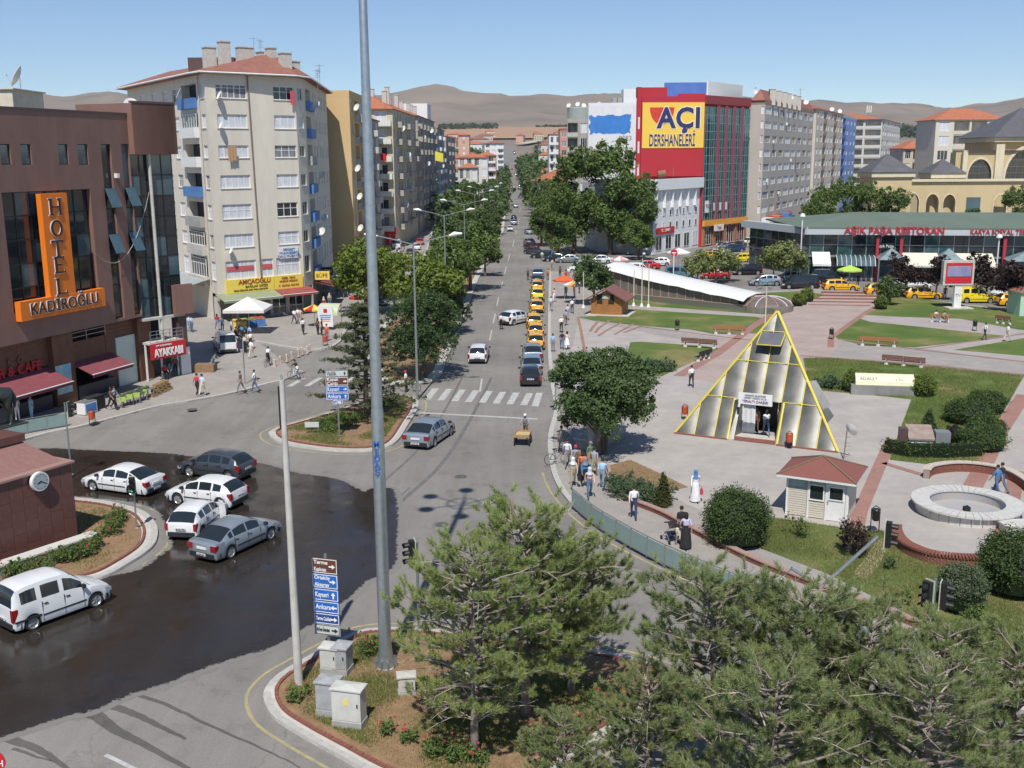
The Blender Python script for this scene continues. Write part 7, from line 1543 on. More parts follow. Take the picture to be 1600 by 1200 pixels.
def dir_sign(px,py,ztop_px,rows,label,w,rz,z=KH,letter=.30):
 x,y,_=G(px,py,z);r=empty('direction_sign',(x,y,z),label,'direction sign',rz=rz);n=len(rows);zt_=A(px,ztop_px,y)[2]-z
 b=MB().tube([(0,.08,0),(0,.08,zt_+.12)],.055,8);kid('post',b,M_STEEL,r);b=MB().lathe([(.14,0),(.14,.05),(.07,.08)],(0,.08,0),10);kid('base_plate',b,M_GREYMETAL,r)
 zz=zt_
 for m_,lines,h,arrow,tm,ww in rows:
  p=piece('sign_panel',m_,r,(0,0,zz-h/2),(w*ww,.05,h-.03),local=True)
  bd=MB();W_=w*ww;t=.025
  for a_ in((-W_/2+.02,W_/2-.02,zz-.05,zz-.05+t),(-W_/2+.02,W_/2-.02,zz-h+.03,zz-h+.03+t),(-W_/2+.02,-W_/2+.02+t,zz-h+.055,zz-.05),(W_/2-.02-t,W_/2-.02,zz-h+.055,zz-.05)):bd.box(a_[0],a_[1],-.03,-.026,a_[2],a_[3])
  kid('border',bd,tm,r)
  k=len(lines)
  for i,t_ in enumerate(lines):
   hh=letter if k==1 else letter*.78;hh=hh*(.8 if len(t_)>11 else 1);o=inst('lettering',text_mesh(t_,hh,.008,tm,.004,min(1.0,W_*.74/(hh*.60*len(t_))),'LEFT',1.0),r,local=True,loc=(-W_/2+.09,-.034,zz-h/2+(k-1)*.13-i*.26),rot=(R(90),0,0))
  if arrow:
   a=MB().add([(-.12,0,-.03),(0,0,-.03),(0,0,-.09),(.12,0,0),(0,0,.09),(0,0,.03),(-.12,0,.03)],[tuple(range(7))]);kid('arrow',a,tm,r,loc=(W_/2-.2,-.034,zz-h/2),rot=(0,R({'r':0,'u':-90,'l':180}[arrow]),0))
  zz-=h
 return r
M_BROWNS=mat('brown_sign',(.13,.045,.03),.45,var=.04);M_BLUES=mat('blue_sign',(.02,.13,.48),.4,var=.04);M_DBLUES=mat('deep_blue_sign',(.015,.06,.28),.4,var=.04);M_GREYS=mat('grey_white_sign',(.55,.57,.56),.5,var=.06)
dir_sign(514,1030,872,[(M_BROWNS,['Terme','Kaplıcası'],.58,'r',M_LETW,1),(M_BLUES,['Ortaköy','Aksaray'],.55,'r',M_LETW,1),(M_BLUES,['Kayseri'],.46,'u',M_LETW,1),(M_BLUES,['Ankara'],.46,'l',M_LETW,1),(M_DBLUES,['Terme Caddesi'],.42,'r',M_LETW,1),(M_GREYS,['Ahi Evran Üniversitesi'],.42,'r',M_BLACK,1)],
 'stack of six brown, blue and grey direction signs beside the concrete pole',.98,R(-16),letter=.25)
dir_sign(530,682,578,[(M_GREYS,['Valilik'],.46,'u',M_BLACK,1),(M_BROWNS,['Kapalı','Çarşı'],.55,'r',M_LETW,1),(M_BLUES,['Kayseri'],.46,'r',M_LETW,1),(M_BLUES,['Ankara'],.46,'u',M_LETW,1),(M_BLUES,['Terme'],.30,'r',M_LETW,.46)],
 'stack of grey, brown and blue direction signs on the cedar island',1.42,R(4),letter=.38)
r=empty('park_sign',G(488,678,KH),'small grey notice board on two legs in the cedar island bed','notice board')
for s in(-.4,.4):b=MB().tube([(s,0,0),(s,0,.75)],.025,5);kid('leg',b,M_GREYMETAL,r)
b=MB().box(-.45,.45,-.04,-.01,.45,.8);kid('board',b,M_GREYS,r)
def cabinet(px,py,w,d,h,rz,m,label,base=.25,note=False):
 x,y,_=G(px,py,KH);r=empty('utility_cabinet',(x,y,KH),label,'utility cabinet',rz=rz)
 b=MB().box(-w/2-.02,w/2+.02,-.02,d+.02,0,base);kid('plinth',b,M_CONC,r)
 b=MB().box(-w/2,w/2,0,d,base+.002,base+h);kid('housing',b,m,r)
 b=MB().box(-w/2-.05,w/2+.05,-.05,d+.05,base+h+.001,base+h+.05);b.add([(-w/2-.05,-.05,base+h+.05),(w/2+.05,-.05,base+h+.05),(w/2+.05,d+.05,base+h+.05),(-w/2-.05,d+.05,base+h+.05),(0,d/2,base+h+.12)],[(0,1,4),(1,2,4),(2,3,4),(3,0,4)]);kid('lid',b,m,r)
 b=MB().box(-w/2+.05,w/2-.05,-.012,-.001,base+.05,base+h-.05);kid('door',b,m,r);b=MB().box(w/2-.12,w/2-.08,-.03,-.013,base+h*.5,base+h*.5+.12);kid('handle',b,M_BLACK,r)
 if note:b=MB().box(-.06,.06,-.02,-.013,base+h*.55,base+h*.75);kid('warning_sticker',b,M_YSIGN,r)
 return r
M_CAB=mat('cream_cabinet',(.60,.60,.56),.5,c2=(.48,.48,.45),scale=2);M_CABG=mat('grey_cabinet',(.40,.42,.43),.55,c2=(.28,.28,.28),scale=3)
cabinet(542,1140,.95,.50,1.05,R(-14),M_CAB,'cream white cabinet, nearest of the island cabinets, with a yellow sticker',note=True)
cabinet(510,1122,.68,.55,.92,R(-14),M_CABG,'grey peeling cabinet joined to the left of the cream one');cabinet(514,1056,.62,.5,.72,R(-14),M_CAB,'off white cabinet behind the direction sign post');cabinet(531,1058,.5,.6,.76,R(-14),M_CABG,'grey cabinet right behind the direction sign post');cabinet(636,1088,.55,.4,.55,R(8),M_CONCL,'low concrete coloured box under the pines',base=.1)
def signal(px,py,h,heads,label,rz=0,arm=None,z=KH,pole=True,s=1.0,green=False):
 x,y,_=G(px,py,z);r=empty('traffic_signal',(x,y,z),label,'traffic light',rz=rz)
 if pole:b=MB().tube([(0,0,0),(0,0,h)],.055*s,8);kid('pole',b,M_STEEL,r);b=MB().lathe([(.13,0),(.13,.04),(.06,.08)],n=8);kid('base_plate',b,M_GREYMETAL,r)
 if 'sig' not in _wm:
  b=MB().box(-.15,.15,-.10,.10,-.48,.48);hb_=b.mesh('housing',M_BLACK);b=MB().box(-.19,.19,.101,.13,-.53,.53);bb=b.mesh('backboard',mat('pale_backboard',(.52,.56,.40),.6,var=.1))
  b=MB();n=10
  for i in range(-1,9):
   a,c=math.pi*i/8,math.pi*(i+1)/8
   b.add([(math.cos(a)*.115,-.10,math.sin(a)*.115),(math.cos(c)*.115,-.10,math.sin(c)*.115),(math.cos(c)*.11,-.34,math.sin(c)*.11-.02),(math.cos(a)*.11,-.34,math.sin(a)*.11-.02),(math.cos(a)*.105,-.10,math.sin(a)*.105),(math.cos(c)*.105,-.10,math.sin(c)*.105),(math.cos(c)*.10,-.34,math.sin(c)*.10-.02),(math.cos(a)*.10,-.34,math.sin(a)*.10-.02)],[(0,1,2,3),(4,7,6,5),(3,2,6,7)])
  v=b.mesh('visor',M_BLACK);ls=[]
  for nm,c_ in(('red_lens',(.10,.012,.012)),('amber_lens',(.12,.06,.01)),('green_lens',(.01,.07,.04))):b=MB().tube([(0,-.102,0),(0,-.112,0)],.095,12);ls.append(b.mesh('lens',mat(nm,c_,.25,var=.05)))
  b=MB().tube([(0,-.102,0),(0,-.112,0)],.095,12);lit=b.mesh('lens',mat('lit_green_lens',(.02,.5,.25),.3,var=0,emis=((.03,.85,.42),.8)))
  _wm['sig']=(hb_,bb,v,ls,lit)
 hb_,bb,v,ls,lit=_wm['sig']
 for hx,hz_,fc in heads:
  hr=ik('signal_head',hb_,r,loc=(hx+math.sin(fc)*.2,-math.cos(fc)*.2,hz_),rz=fc,scale=(s,s,s));ik('backboard',bb,hr)
  for i in range(3):ik('visor',v,hr,loc=(0,0,.31-.31*i));inst('lens',lit if green and i==2 else ls[i],hr,local=True,loc=(0,0,.31-.31*i))
 if arm:
  b=MB().tube(arm,.065,8);kid('arm',b,M_STEEL,r)
 return r
signal(655,985,3.5,[(0,3.1,R(-75))],'black three lamp signal on a slim post left of the tall bare pine')
signal(1452,1024,2.9,[(-.12,2.35,R(-60)),(.12,2.3,R(60))],'double headed traffic signal standing on the lower right pavement',z=KH)
ax_,ay_,_=G(1215,1010,KH);e=A(1372,838,ay_);a0_=A(1282,918,ay_)
signal(1215,1010,0,[(e[0]-ax_+.15,e[2]-KH+.1,R(65))],'cantilevered signal head on a sloping grey arm over the right lawn',pole=False,arm=[(0,0,0),(0,0,2.6),(.35,0,3.0),(a0_[0]-ax_,0,a0_[2]-KH),(e[0]-ax_,0,e[2]-KH)],s=.95)
signal(214,826,2.5,[(0,2.25,R(5))],'small signal with a lit green lamp on the monument island',green=True,s=.8)
signal(868,641,2.9,[(0,2.45,R(-80))],'traffic signal half inside the round tree at the crossing',s=.9)
signal(383,600,3.4,[(0,3.0,R(80))],'traffic signal on the left pavement near the parked van',s=.85)
signal(112,742,4.2,[(.1,3.8,R(85))],'signal head peeping over the monument wall',s=.85)
# ---------- left island monument ----------
M_GRAN=mat('red_granite',(.165,.075,.062),.35,c2=(.12,.055,.048),scale=3,detail=8);M_GRAND=mat('dark_granite',(.03,.03,.03),.2,var=.2);M_JOINT=mat('grout',(.33,.28,.25),.9)
mp1=Vector(G(122,838,KH)[:2]);mp0=Vector(G(-60,905,KH)[:2]);mu=(mp1-mp0).normalized();mon_t=empty('clock_monument',(*((mp0+mp1)/2),KH),'red granite monument wall with a round clock on the left island','monument')
Ym=mp1.y;zmw=A(112,723,Ym)[2]
mf=Face(mon_t,mp0,mp1,KH,zmw,M_GRAN);L_=mf.L
b=MB();bk0=mf.at(0,0,-3.4);bk1=mf.at(L_,0,-3.4);b.prism([mf.at(0,0,-.03)[:2],mf.at(L_-.02,0,-.03)[:2],bk1[:2],bk0[:2]],KH,zmw-.02);b.build('core',M_JOINT,mon_t)
nr,nc=6,int(L_/.62)
for i in range(nc):
 w=L_/nc;off_=(.5 if i%2 else 0)
 zc_=KH;k=0
 while zc_<zmw-.05:
  h=1.05 if not(k==0 and i%2)else .52;h=min(h,zmw-zc_);mf.box('stone_slab',M_GRAN,i*w+.008,(i+1)*w-.008,zc_+.008,zc_+h-.008,-.025,random.uniform(.0,.008));zc_+=h;k+=1
mr=Face(mon_t,mf.at(L_)[:2],mf.at(L_,0,-3.4)[:2],KH,zmw,M_GRAND)
for i in range(4):
 for k in range(5):w=mr.L/4;h=(zmw-KH)/5;mr.box('stone_slab',M_GRAND,i*w+.01,(i+1)*w-.01,KH+k*h+.01,KH+(k+1)*h-.01,-.01,.015)
mf.box('coping',mat('pink_granite',(.36,.22,.19),.4,var=.12),-.05,L_+.12,zmw,zmw+.10,-3.5,.12);b=MB()
zs2=A(30,672,Ym+2.0)[2]
b.add([mf.at(0,zmw+.1,-.3),mf.at(L_*.97,zmw+.1,-.3),mf.at(L_*.82,zs2,-2.0),mf.at(0,zs2,-2.0),mf.at(0,zmw+.1,-3.4),mf.at(L_*.97,zmw+.1,-3.4),mf.at(L_*.82,zs2,-3.0),mf.at(0,zs2,-3.0)],[(0,1,2,3),(1,5,6,2),(5,4,7,6),(3,2,6,7)]);b.build('sloping_top',mat('pink_granite2',(.30,.165,.14),.4,c2=(.24,.13,.11),scale=5),mon_t)
c2b=MB().add([mf.at(0,zs2,-1.8),mf.at(L_*.84,zs2,-1.8),mf.at(L_*.84,zs2,-3.4),mf.at(0,zs2,-3.4),mf.at(0,zs2+.35,-1.8),mf.at(L_*.84,zs2+.35,-1.8),mf.at(L_*.84,zs2+.35,-3.4),mf.at(0,zs2+.35,-3.4)],[(4,5,6,7),(0,1,5,4),(1,2,6,5),(2,3,7,6),(3,0,4,7)]);c2b.build('plinth',M_GRAN,mon_t)
a_,z_=mf.px(57,751);ck=empty('wall_clock',mf.at(a_,z_,.1),'round white wall clock on the red granite wall, showing twenty past eight','clock',rz=mf.rz,scale=1.18)
def disc(r,y0,y1,n=28,x=0,z=0):b=MB().tube([(x,y0,z),(x,y1,z)],r,n);return b
inst('case',disc(.37,-.16,.0).mesh('case',M_WHITE,smooth=50),ck,local=True);inst('dial',disc(.325,-.166,-.161).mesh('dial',mat('clock_dial',(.36,.42,.43),.3,var=.04)),ck,local=True)
b=MB()
for k in range(12):a=2*math.pi*k/12;c_,s_=math.sin(a),math.cos(a);r0,r1=.25,.30;w=.012;b.add([(c_*r0-s_*w,-.17,s_*r0+c_*w),(c_*r0+s_*w,-.17,s_*r0-c_*w),(c_*r1+s_*w,-.17,s_*r1-c_*w),(c_*r1-s_*w,-.17,s_*r1+c_*w)],[(0,1,2,3)])
kid('hour_mark',b,M_BLACK,ck,kind='stuff')
for nm,a,l,w in(('hour_hand',R(250),.17,.022),('minute_hand',R(120),.26,.015)):b=MB().box(-w,w,-.178,-.173,-.04,l);inst(nm,b.mesh(nm,M_BLACK),ck,local=True,rot=(0,a,0))
wl_=Face(mon_t,G(-80,932,KH)[:2],G(155,852,KH)[:2],KH,.8,M_CONCL);wl_.box('ledge_wall',M_CONC,0,wl_.L,KH,.62,-.45,0);wl_.box('ledge_coping',mat('pale_marble',(.60,.58,.54),.5,var=.1),-.02,wl_.L+.05,.62,.70,-.62,.05)
hs_o=Vector((A(12,668,Ym+1.6)[0],Ym+1.6,zs2+.34));zb_h=zs2+.35
hs=empty('horse_statue',hs_o,'hindquarters and tail of a dark bronze horse statue at the left edge','statue')
def skin_mesh(name,V,E,RR,m,sub_=1,post=None):
 me=bpy.data.meshes.new(name);me.from_pydata(V,E,[]);o=bpy.data.objects.new(name,me);col.objects.link(o);md=o.modifiers.new('s','SKIN');sv=me.skin_vertices[0].data
 for i,r_ in enumerate(RR):sv[i].radius=(r_,r_)if not hasattr(r_,'__len__')else r_
 sv[0].use_root=True;md.use_smooth_shade=True;s_=o.modifiers.new('d','SUBSURF');s_.levels=sub_;s_.render_levels=sub_
 dg=bpy.context.evaluated_depsgraph_get();dg.update();out=bpy.data.meshes.new_from_object(o.evaluated_get(dg));bpy.data.objects.remove(o);out.name=name;out.materials.clear();out.materials.append(m);out.shade_smooth();return out
HV=[(0,0,1.75),(.55,0,1.68),(1.3,0,1.72),(1.9,0,1.85),(2.3,0,2.4),(2.55,0,2.75),(2.95,0,2.5),(.0,.26,1.45),(.05,.27,1.0),(-.14,.27,.62),(-.02,.27,.10),(.1,.27,.03),(.0,-.26,1.45),(-.1,-.27,1.0),(-.3,-.27,.62),(-.22,-.27,.10),(-.1,-.27,.03),(1.85,.22,1.35),(1.9,.22,.8),(1.95,.22,.1),(1.85,-.22,1.4),(2.3,-.22,1.2),(2.2,-.22,.75),(-.32,0,1.82),(-.55,0,1.3),(-.5,0,.8)]
HE=[(0,1),(1,2),(2,3),(3,4),(4,5),(5,6),(0,7),(7,8),(8,9),(9,10),(10,11),(0,12),(12,13),(13,14),(14,15),(15,16),(3,17),(17,18),(18,19),(3,20),(20,21),(21,22),(0,23),(23,24),(24,25)]
HR=[.36,.38,.36,.34,.22,.17,.10,.25,.13,.08,.06,.09,.25,.13,.08,.06,.09,.2,.09,.06,.2,.1,.06,.09,.13,.05]
inst('body',skin_mesh('body',HV,HE,HR,M_BRONZE,2),hs,local=True,rz=math.atan2(mu.y,mu.x)+math.pi,scale=(.95,.95,.95));b=MB().box(-3.2,.8,-.5,.5,-.001,.05);kid('base_plate',b,M_BRONZE,hs,rz=math.atan2(mu.y,mu.x))
r=empty('round_sign',(*A(-6,1190,26)[:2],0),'red round sign cut off by the lower left corner','sign');zc_=A(-15,1190,26)[2];b=MB().tube([(-.1,.03,0),(-.1,.03,zc_)],.04,6);kid('post',b,M_STEEL,r);inst('disc',disc(.36,-.03,0,x=-.1,z=zc_).mesh('disc',M_RED),r,local=True);text_on('CH',r,(.02,-.04,zc_-.05),0,.28,M_LETW,depth=.01,local=True)
# ---------- pyramid of the underground bazaar ----------
M_YST=mat('yellow_steel',(.60,.50,.07),.4,var=.08)
pL_,pR_=Vector(G(1055,677,KH)[:2]),Vector(G(1309,707,KH)[:2]);pu=(pR_-pL_).normalized();W_=(pR_-pL_).length;pn=Vector((pu.y,-pu.x));back_r=Vector(G(1284,650,KH)[:2]);back_l=Vector(G(1080,650,KH)[:2]);pc=(pL_+back_r)/2
cc=pc;d_=ray(1215,487);
za=A(1215,487,pc.y)[2];apex=Vector((A(1215,487,pc.y)[0],pc.y,za))
py=empty('glass_pyramid',(pc.x,pc.y,KH),'dark glazed pyramid entrance with yellow steel ribs and YERALTI ÇARŞISI sign','pyramid building')
M_PGL=bpy.data.materials.new('smoky_glazing');M_PGL.use_nodes=True;n_=M_PGL.node_tree;bb_=n_.nodes['Principled BSDF'];bb_.inputs['Roughness'].default_value=.42;bb_.inputs['Metallic'].default_value=.35
g_=n_.nodes.new('ShaderNodeNewGeometry');no_=n_.nodes.new('ShaderNodeTexNoise');no_.inputs['Scale'].default_value=.7;no_.inputs['Detail'].default_value=3;n_.links.new(g_.outputs['Position'],no_.inputs['Vector']);rp_=n_.nodes.new('ShaderNodeValToRGB');rp_.color_ramp.elements[0].position=.35;rp_.color_ramp.elements[1].position=.7;rp_.color_ramp.elements[0].color=(.10,.10,.092,1);rp_.color_ramp.elements[1].color=(.21,.205,.185,1);n_.links.new(no_.outputs['Fac'],rp_.inputs[0]);n_.links.new(rp_.outputs[0],bb_.inputs['Base Color'])
def tri_face(A_,B_,door=False,nm='pane'):
 A_=Vector((*A_,KH));B_=Vector((*B_,KH));u=(B_-A_);Wd=u.length;u.normalize();M0=(A_+B_)/2;up=(apex-M0);Hs=up.length;up.normalize();nrm=u.cross(up).normalized()
 if nrm.dot(Vector((pn.x,pn.y,0)))<0 and door:nrm=-nrm
 if(M0+nrm-Vector((pc.x,pc.y,KH))).length<(M0-nrm-Vector((pc.x,pc.y,KH))).length:nrm=-nrm
 def P(s,t):return A_+u*s+up*t
 sb=[Wd*k/8 for k in range(9)];tb=[0,Hs*.31,Hs*.60,Hs]
 if door:ds0,ds1,dt=Wd*.335,Wd*.64,Hs*.31
 top_s=lambda t:(Wd*.5*t/Hs,Wd-Wd*.5*t/Hs)
 cells=[(.0,Hs*.31),(Hs*.31,Hs*.60),(Hs*.60,Hs*.84),(Hs*.84,Hs)]
 for t0,t1 in cells:
  for k in range(8):
   s0,s1=sb[k],sb[k+1];poly=[(s0,t0),(s1,t0),(s1,t1),(s0,t1)]
   for sgn in(1,-1):
    out=[]
    f_=(lambda q:q[0]-Wd*.5*q[1]/Hs)if sgn==1 else(lambda q:Wd-Wd*.5*q[1]/Hs-q[0])
    for i in range(len(poly)):
     a,c=poly[i],poly[(i+1)%len(poly)];fa_v,fc_v=f_(a),f_(c)
     if fa_v>=0:out.append(a)
     if fa_v*fc_v<0:w=fa_v/(fa_v-fc_v);out.append((a[0]+(c[0]-a[0])*w,a[1]+(c[1]-a[1])*w))
    poly=out
    if len(poly)<3:break
   if len(poly)<3:continue
   if door and t0<dt*.5 and s0>ds0-.3 and s1<ds1+.3:continue
   b=MB();NS=6;wS=s1-s0
   for q_ in range(NS):
    e0,e1=s0+wS*q_/NS,s0+wS*(q_+1)/NS;pl2=poly
    for lo_,sg2 in((e0,1),(e1,-1)):
     out=[]
     for i in range(len(pl2)):
      a,c=pl2[i],pl2[(i+1)%len(pl2)];va,vc=(a[0]-lo_)*sg2,(c[0]-lo_)*sg2
      if va>=-1e-9:out.append(a)
      if va*vc<-1e-12:w=va/(va-vc);out.append((a[0]+(c[0]-a[0])*w,a[1]+(c[1]-a[1])*w))
     pl2=out
     if len(pl2)<3:break
    if len(pl2)<3:continue
    b.add([tuple(P(*q)+nrm*(.07*(1-((q[0]-s0-wS/2)/(wS/2))**2)-.02))for q in pl2],[tuple(range(len(pl2)))])
   if not b.f:continue
   import bmesh
   me=b.mesh(nm,M_PGL);bm_=bmesh.new();bm_.from_mesh(me);bmesh.ops.remove_doubles(bm_,verts=bm_.verts,dist=.002);bm_.to_mesh(me);bm_.free();me.shade_smooth()
   inst(nm,me,py)
 def bar(a,c,r_=.036,m_=M_YST,nmx='bar'):b=MB();q0,q1=P(*a)+nrm*.06,P(*c)+nrm*.06;b.tube([q0,q1],r_,6);b.build(nmx,m_,py)
 for k in range(1,8):
  s=sb[k];t_end=Hs*2*min(s,Wd-s)/Wd;t_st=0
  if door and ds0-.3<s<ds1+.3:t_st=dt*1.0
  bar((s,t_st),(s+(0),min(t_end,Hs*.84)if abs(s-Wd/2)<.1 else t_end))
 for t in(Hs*.31,Hs*.60,Hs*.84):
  a,c=top_s(t)
  if door and t<dt+.01:bar((a,t),(ds0,t));bar((ds1,t),(c,t))
  else:bar((a,t),(c,t))
 bar((0,0),(Wd/2,Hs),.06);bar((Wd,0),(Wd/2,Hs),.06);b=MB();q0,q1=P(0,.0),P(Wd,.0)
 if not door:b.tube([q0,q1],.09,5);b.build('sill_bar',M_BRICKRED,py)
 return P,nrm,Wd,Hs
PF,pnr,Wd,Hs=tri_face(pL_,pR_,True)
tri_face(pR_,back_r);tri_face(back_r,back_l);tri_face(back_l,pL_)
ds0,ds1,dt=Wd*.335,Wd*.64,Hs*.31
pf=Face(py,pL_,pR_,KH,1,M_WHITE);hdo=PF(0,dt).z
for s,d0 in((ds0+.4,0),(ds1-.4,0)):pf.box('door_post',M_WHITE,s-.06,s+.06,KH,hdo,-2.0,-1.88)
for s0,s1 in((ds0+.1,ds0+.4),(ds1-.4,ds1-.1)):
 b=MB();sA,sB=(s0-.0,s1)if s0<Wd/2 else(s1,s0);b.add([pf.at(sA,KH,-.05),pf.at(sB,KH,-1.95),pf.at(sB,hdo,-1.95),pf.at(sA,hdo,-1.0)],[(0,1,2,3)]);b.build('side_glazing',M_PGL,py)
pf.box('door_frame',M_WHITE,ds0+.45,ds0+1.2,KH+.05,hdo-.2,-2.05,-1.98);pf.box('inner_back',mat('bazaar_interior',(.16,.14,.10),.8,c2=(.04,.035,.03),scale=1.2),ds0+.2,ds1-.2,KH,hdo,-4.2,-4.0);pf.box('threshold',M_CONCL,ds0+.2,ds1-.2,KH,KH+.04,-2.0,-.9)
for s0,s1,m_ in((ds0+.5,ds0+.75,M_CURT),(ds0+.85,ds0+1.1,M_CURT)):pf.box('door_light',m_,s0,s1,KH+.4,hdo-.5,-1.97,-1.95)
smid=(ds0+ds1)/2
sg_=pf.box('bazaar_sign',M_WHITE,smid-1.05,smid+1.05,hdo-.05,hdo+.66,-.55,-.45)
M_GRYL=mat('grey_lettering',(.25,.27,.33),.6)
for t_,z_,h_,m_ in(('KIRŞEHİR BELEDİYESİ',.58,.135,M_GRYL),('HİZMET VERİMLİ OLUR',.42,.135,M_GRYL),('YERALTI ÇARŞISI',.20,.22,mat('violet_lettering',(.20,.10,.22),.6))):text_on(t_,py,pf.at(smid,hdo+z_-.05,-.43),pf.rz,h_,m_,depth=.01,bold=.004,sx=.98)
for s in(ds0,ds1):b=MB().tube([PF(s,0),PF(s+(-.25 if s>Wd/2 else .25)*0,dt)],.09,6);b.build('bar',M_YST,py)
b=MB().sheet([pf.at(ds0,0,.0)[:2],pf.at(ds1,0,.0)[:2],pf.at(ds1-.3,0,-1.9)[:2],pf.at(ds0+.3,0,-1.9)[:2]],z=KH+.03);b.build('entrance_paving',M_BRICKRED,py)
b=MB().tube([pf.at(0,KH+.04,.1),pf.at(ds0,KH+.04,.1)],.07,5);b.build('sill_bar',M_BRICKRED,py);b=MB().tube([pf.at(ds1,KH+.04,.1),pf.at(Wd,KH+.04,.1)],.07,5);b.build('sill_bar',M_BRICKRED,py)
q=[PF(Wd*.5-.75,Hs*.70),PF(Wd*.5+.75,Hs*.70),PF(Wd*.5+.75,Hs*.83),PF(Wd*.5-.75,Hs*.83)];b=MB();t_=[q[0]+pnr*.7,q[1]+pnr*.7,q[2]+pnr*.06,q[3]+pnr*.06];b.add([tuple(v)for v in t_]+[tuple(v+pnr*.04)for v in t_],[(0,1,2,3),(4,7,6,5),(0,4,5,1),(1,5,6,2),(2,6,7,3),(3,7,4,0)]);b.build('vent_flap',mat('grey_flap',(.14,.145,.15),.3),py)
b=MB().tube([t_[0],t_[1]],.045,5);b.tube([t_[1],t_[2]],.045,5);b.tube([t_[3],t_[0]],.045,5);b.build('flap_frame',M_YST,py)
hp=empty('open_hatch',(pR_.x-.6,pR_.y+3.2,KH),'grey glazed hatch leaning out of the right side of the pyramid','hatch');
b=MB();h0,h1=A(1275,594,pR_.y+3.5),A(1299,634,pR_.y+3);o0,o1=A(1262,596,pR_.y+3.5),A(1287,642,pR_.y+3);b.add([h0,h1,o1,o0]+[(v[0]-.1,v[1]+.1,v[2]-.12)for v in(h0,h1,o1,o0)],[(0,3,2,1),(4,5,6,7),(0,1,5,4),(1,2,6,5),(2,3,7,6),(3,0,4,7)]);b.build('hatch_panel',mat('hatch_grey',(.30,.30,.28),.35),hp)
b=MB();p1=A(1293,661,pR_.y+2.4);p2=A(1303,650,pR_.y+2.4);p3=A(1296,639,pR_.y+2.6);p4=A(1286,644,pR_.y+2.6);b.add([p1,p2,p3,p4,(p1[0],p1[1]+.7,p1[2]),(p2[0],p2[1]+.7,p2[2]),(p3[0],p3[1]+.7,p3[2]),(p4[0],p4[1]+.7,p4[2])],[(0,1,2,3),(4,7,6,5),(0,4,5,1),(1,5,6,2),(2,6,7,3)]);b.build('hatch_box',mat('hatch_box_grey',(.12,.12,.12),.4),hp)
M_RSH=mat('red_shingle',(.24,.085,.07),.9,c2=(.19,.07,.058),scale=9);k0,k1=Vector(G(1227,803,KH)[:2]),Vector(G(1322,817,KH)[:2]);ku=(k1-k0).normalized();kw=(k1-k0).length;kd=2.3
ki=empty('kiosk',(*((k0+k1)/2),KH),'small white clapboard kiosk with dark red hipped roof on the plaza','kiosk');zk=A(1227,742,k0.y)[2]
M_CLAP=mat('pale_clapboard',(.60,.56,.47),.6,var=.04)
kf=Face(ki,k0,k1,KH,zk,M_CLAP);kr=Face(ki,k1,kf.at(kw,0,-kd)[:2],KH,zk,M_CLAP);kl=Face(ki,kf.at(0,0,-kd)[:2],k0,KH,zk,M_CLAP)
b=MB().prism([kf.at(.03,0,-.03)[:2],kf.at(kw-.03,0,-.03)[:2],kf.at(kw-.03,0,-kd+.03)[:2],kf.at(.03,0,-kd+.03)[:2]],KH,zk);b.build('shell',M_CLAP,ki)
for fc,spans in((kf,[(.08,kw*.34),(kw*.36,kw*.63)]),(kr,[(.05,kd-.05)]),(kl,[(.05,kd-.05)])):
 for a0,a1 in spans:
  nlap=16;top_=zk-.62 if fc is kf else zk-.1
  if fc is kf and a0>.2:top_=KH+.85
  k=0;z_=KH+.05
  while z_<top_:fc.box('clapboard',M_CLAP,a0,a1,z_,z_+.095,.0,.03);z_+=.115
for a in(.0,kw*.35,kw*.645,kw-.08):kf.box('corner_post',M_WHITE,a,a+.09,KH,zk,.0,.05)
kr.box('corner_post',M_WHITE,0,.08,KH,zk,.0,.05);kf.window(kw*.375,kw*.63,KH+.92,zk-.28,1,0,curtain=0,sill=False,cut=False,inset=-.18,fw=.06)
dr=kf.box('door',M_WHITE,kw*.67,kw-.1,KH+.03,zk-.15,.01,.06);kf.window(kw*.70,kw-.16,KH+1.05,zk-.28,1,0,curtain=0,sill=False,cut=False,inset=-.21,fw=.05);kf.box('door_handle',M_GREYMETAL,kw*.685,kw*.70,KH+.85,KH+1.0,.06,.1)
kf.box('notice_board',mat('pale_blue_notice',(.35,.48,.50),.5),.25,kw*.31,zk-.5,zk-.14,.04,.07)
for k,t_ in enumerate(('KIRŞEHİR','BELEDİYESİ')):text_on(t_,ki,kf.at(.25+(kw*.31-.25)/2,zk-.25-k*.14,.08),kf.rz,.11,M_LETW,depth=.004)
o_=.42;P4=[kf.at(-o_,zk,o_),kf.at(kw+o_,zk,o_),kf.at(kw+o_,zk,-kd-o_),kf.at(-o_,zk,-kd-o_)];ap_=kf.at(kw*.5,zk+.85,-kd*.5)
b=MB().add([(p[0],p[1],zk+.1)for p in P4]+[ap_],[(0,1,4),(1,2,4),(2,3,4),(3,0,4)]);b.build('roof',M_RSH,ki);b=MB().add([(p[0],p[1],zk-.02)for p in P4]+[(p[0],p[1],zk+.09)for p in P4],[(3,2,1,0),(0,1,5,4),(1,2,6,5),(2,3,7,6),(3,0,4,7),(4,5,6,7)]);b.build('fascia',M_WHITE,ki)
for p in P4:b=MB().tube([(p[0],p[1],zk+.12),(ap_[0],ap_[1],ap_[2]+.02)],.05,5);b.build('hip_cap',mat('mossy_hip',(.17,.13,.08),.9),ki)
t0,t1=Vector(G(923,492,KH)[:2]),Vector(G(971,494,KH)[:2]);M_PINE=mat('varnished_timber',(.42,.19,.06),.55,c2=(.30,.13,.04),scale=5,streak=.3);tf_=None
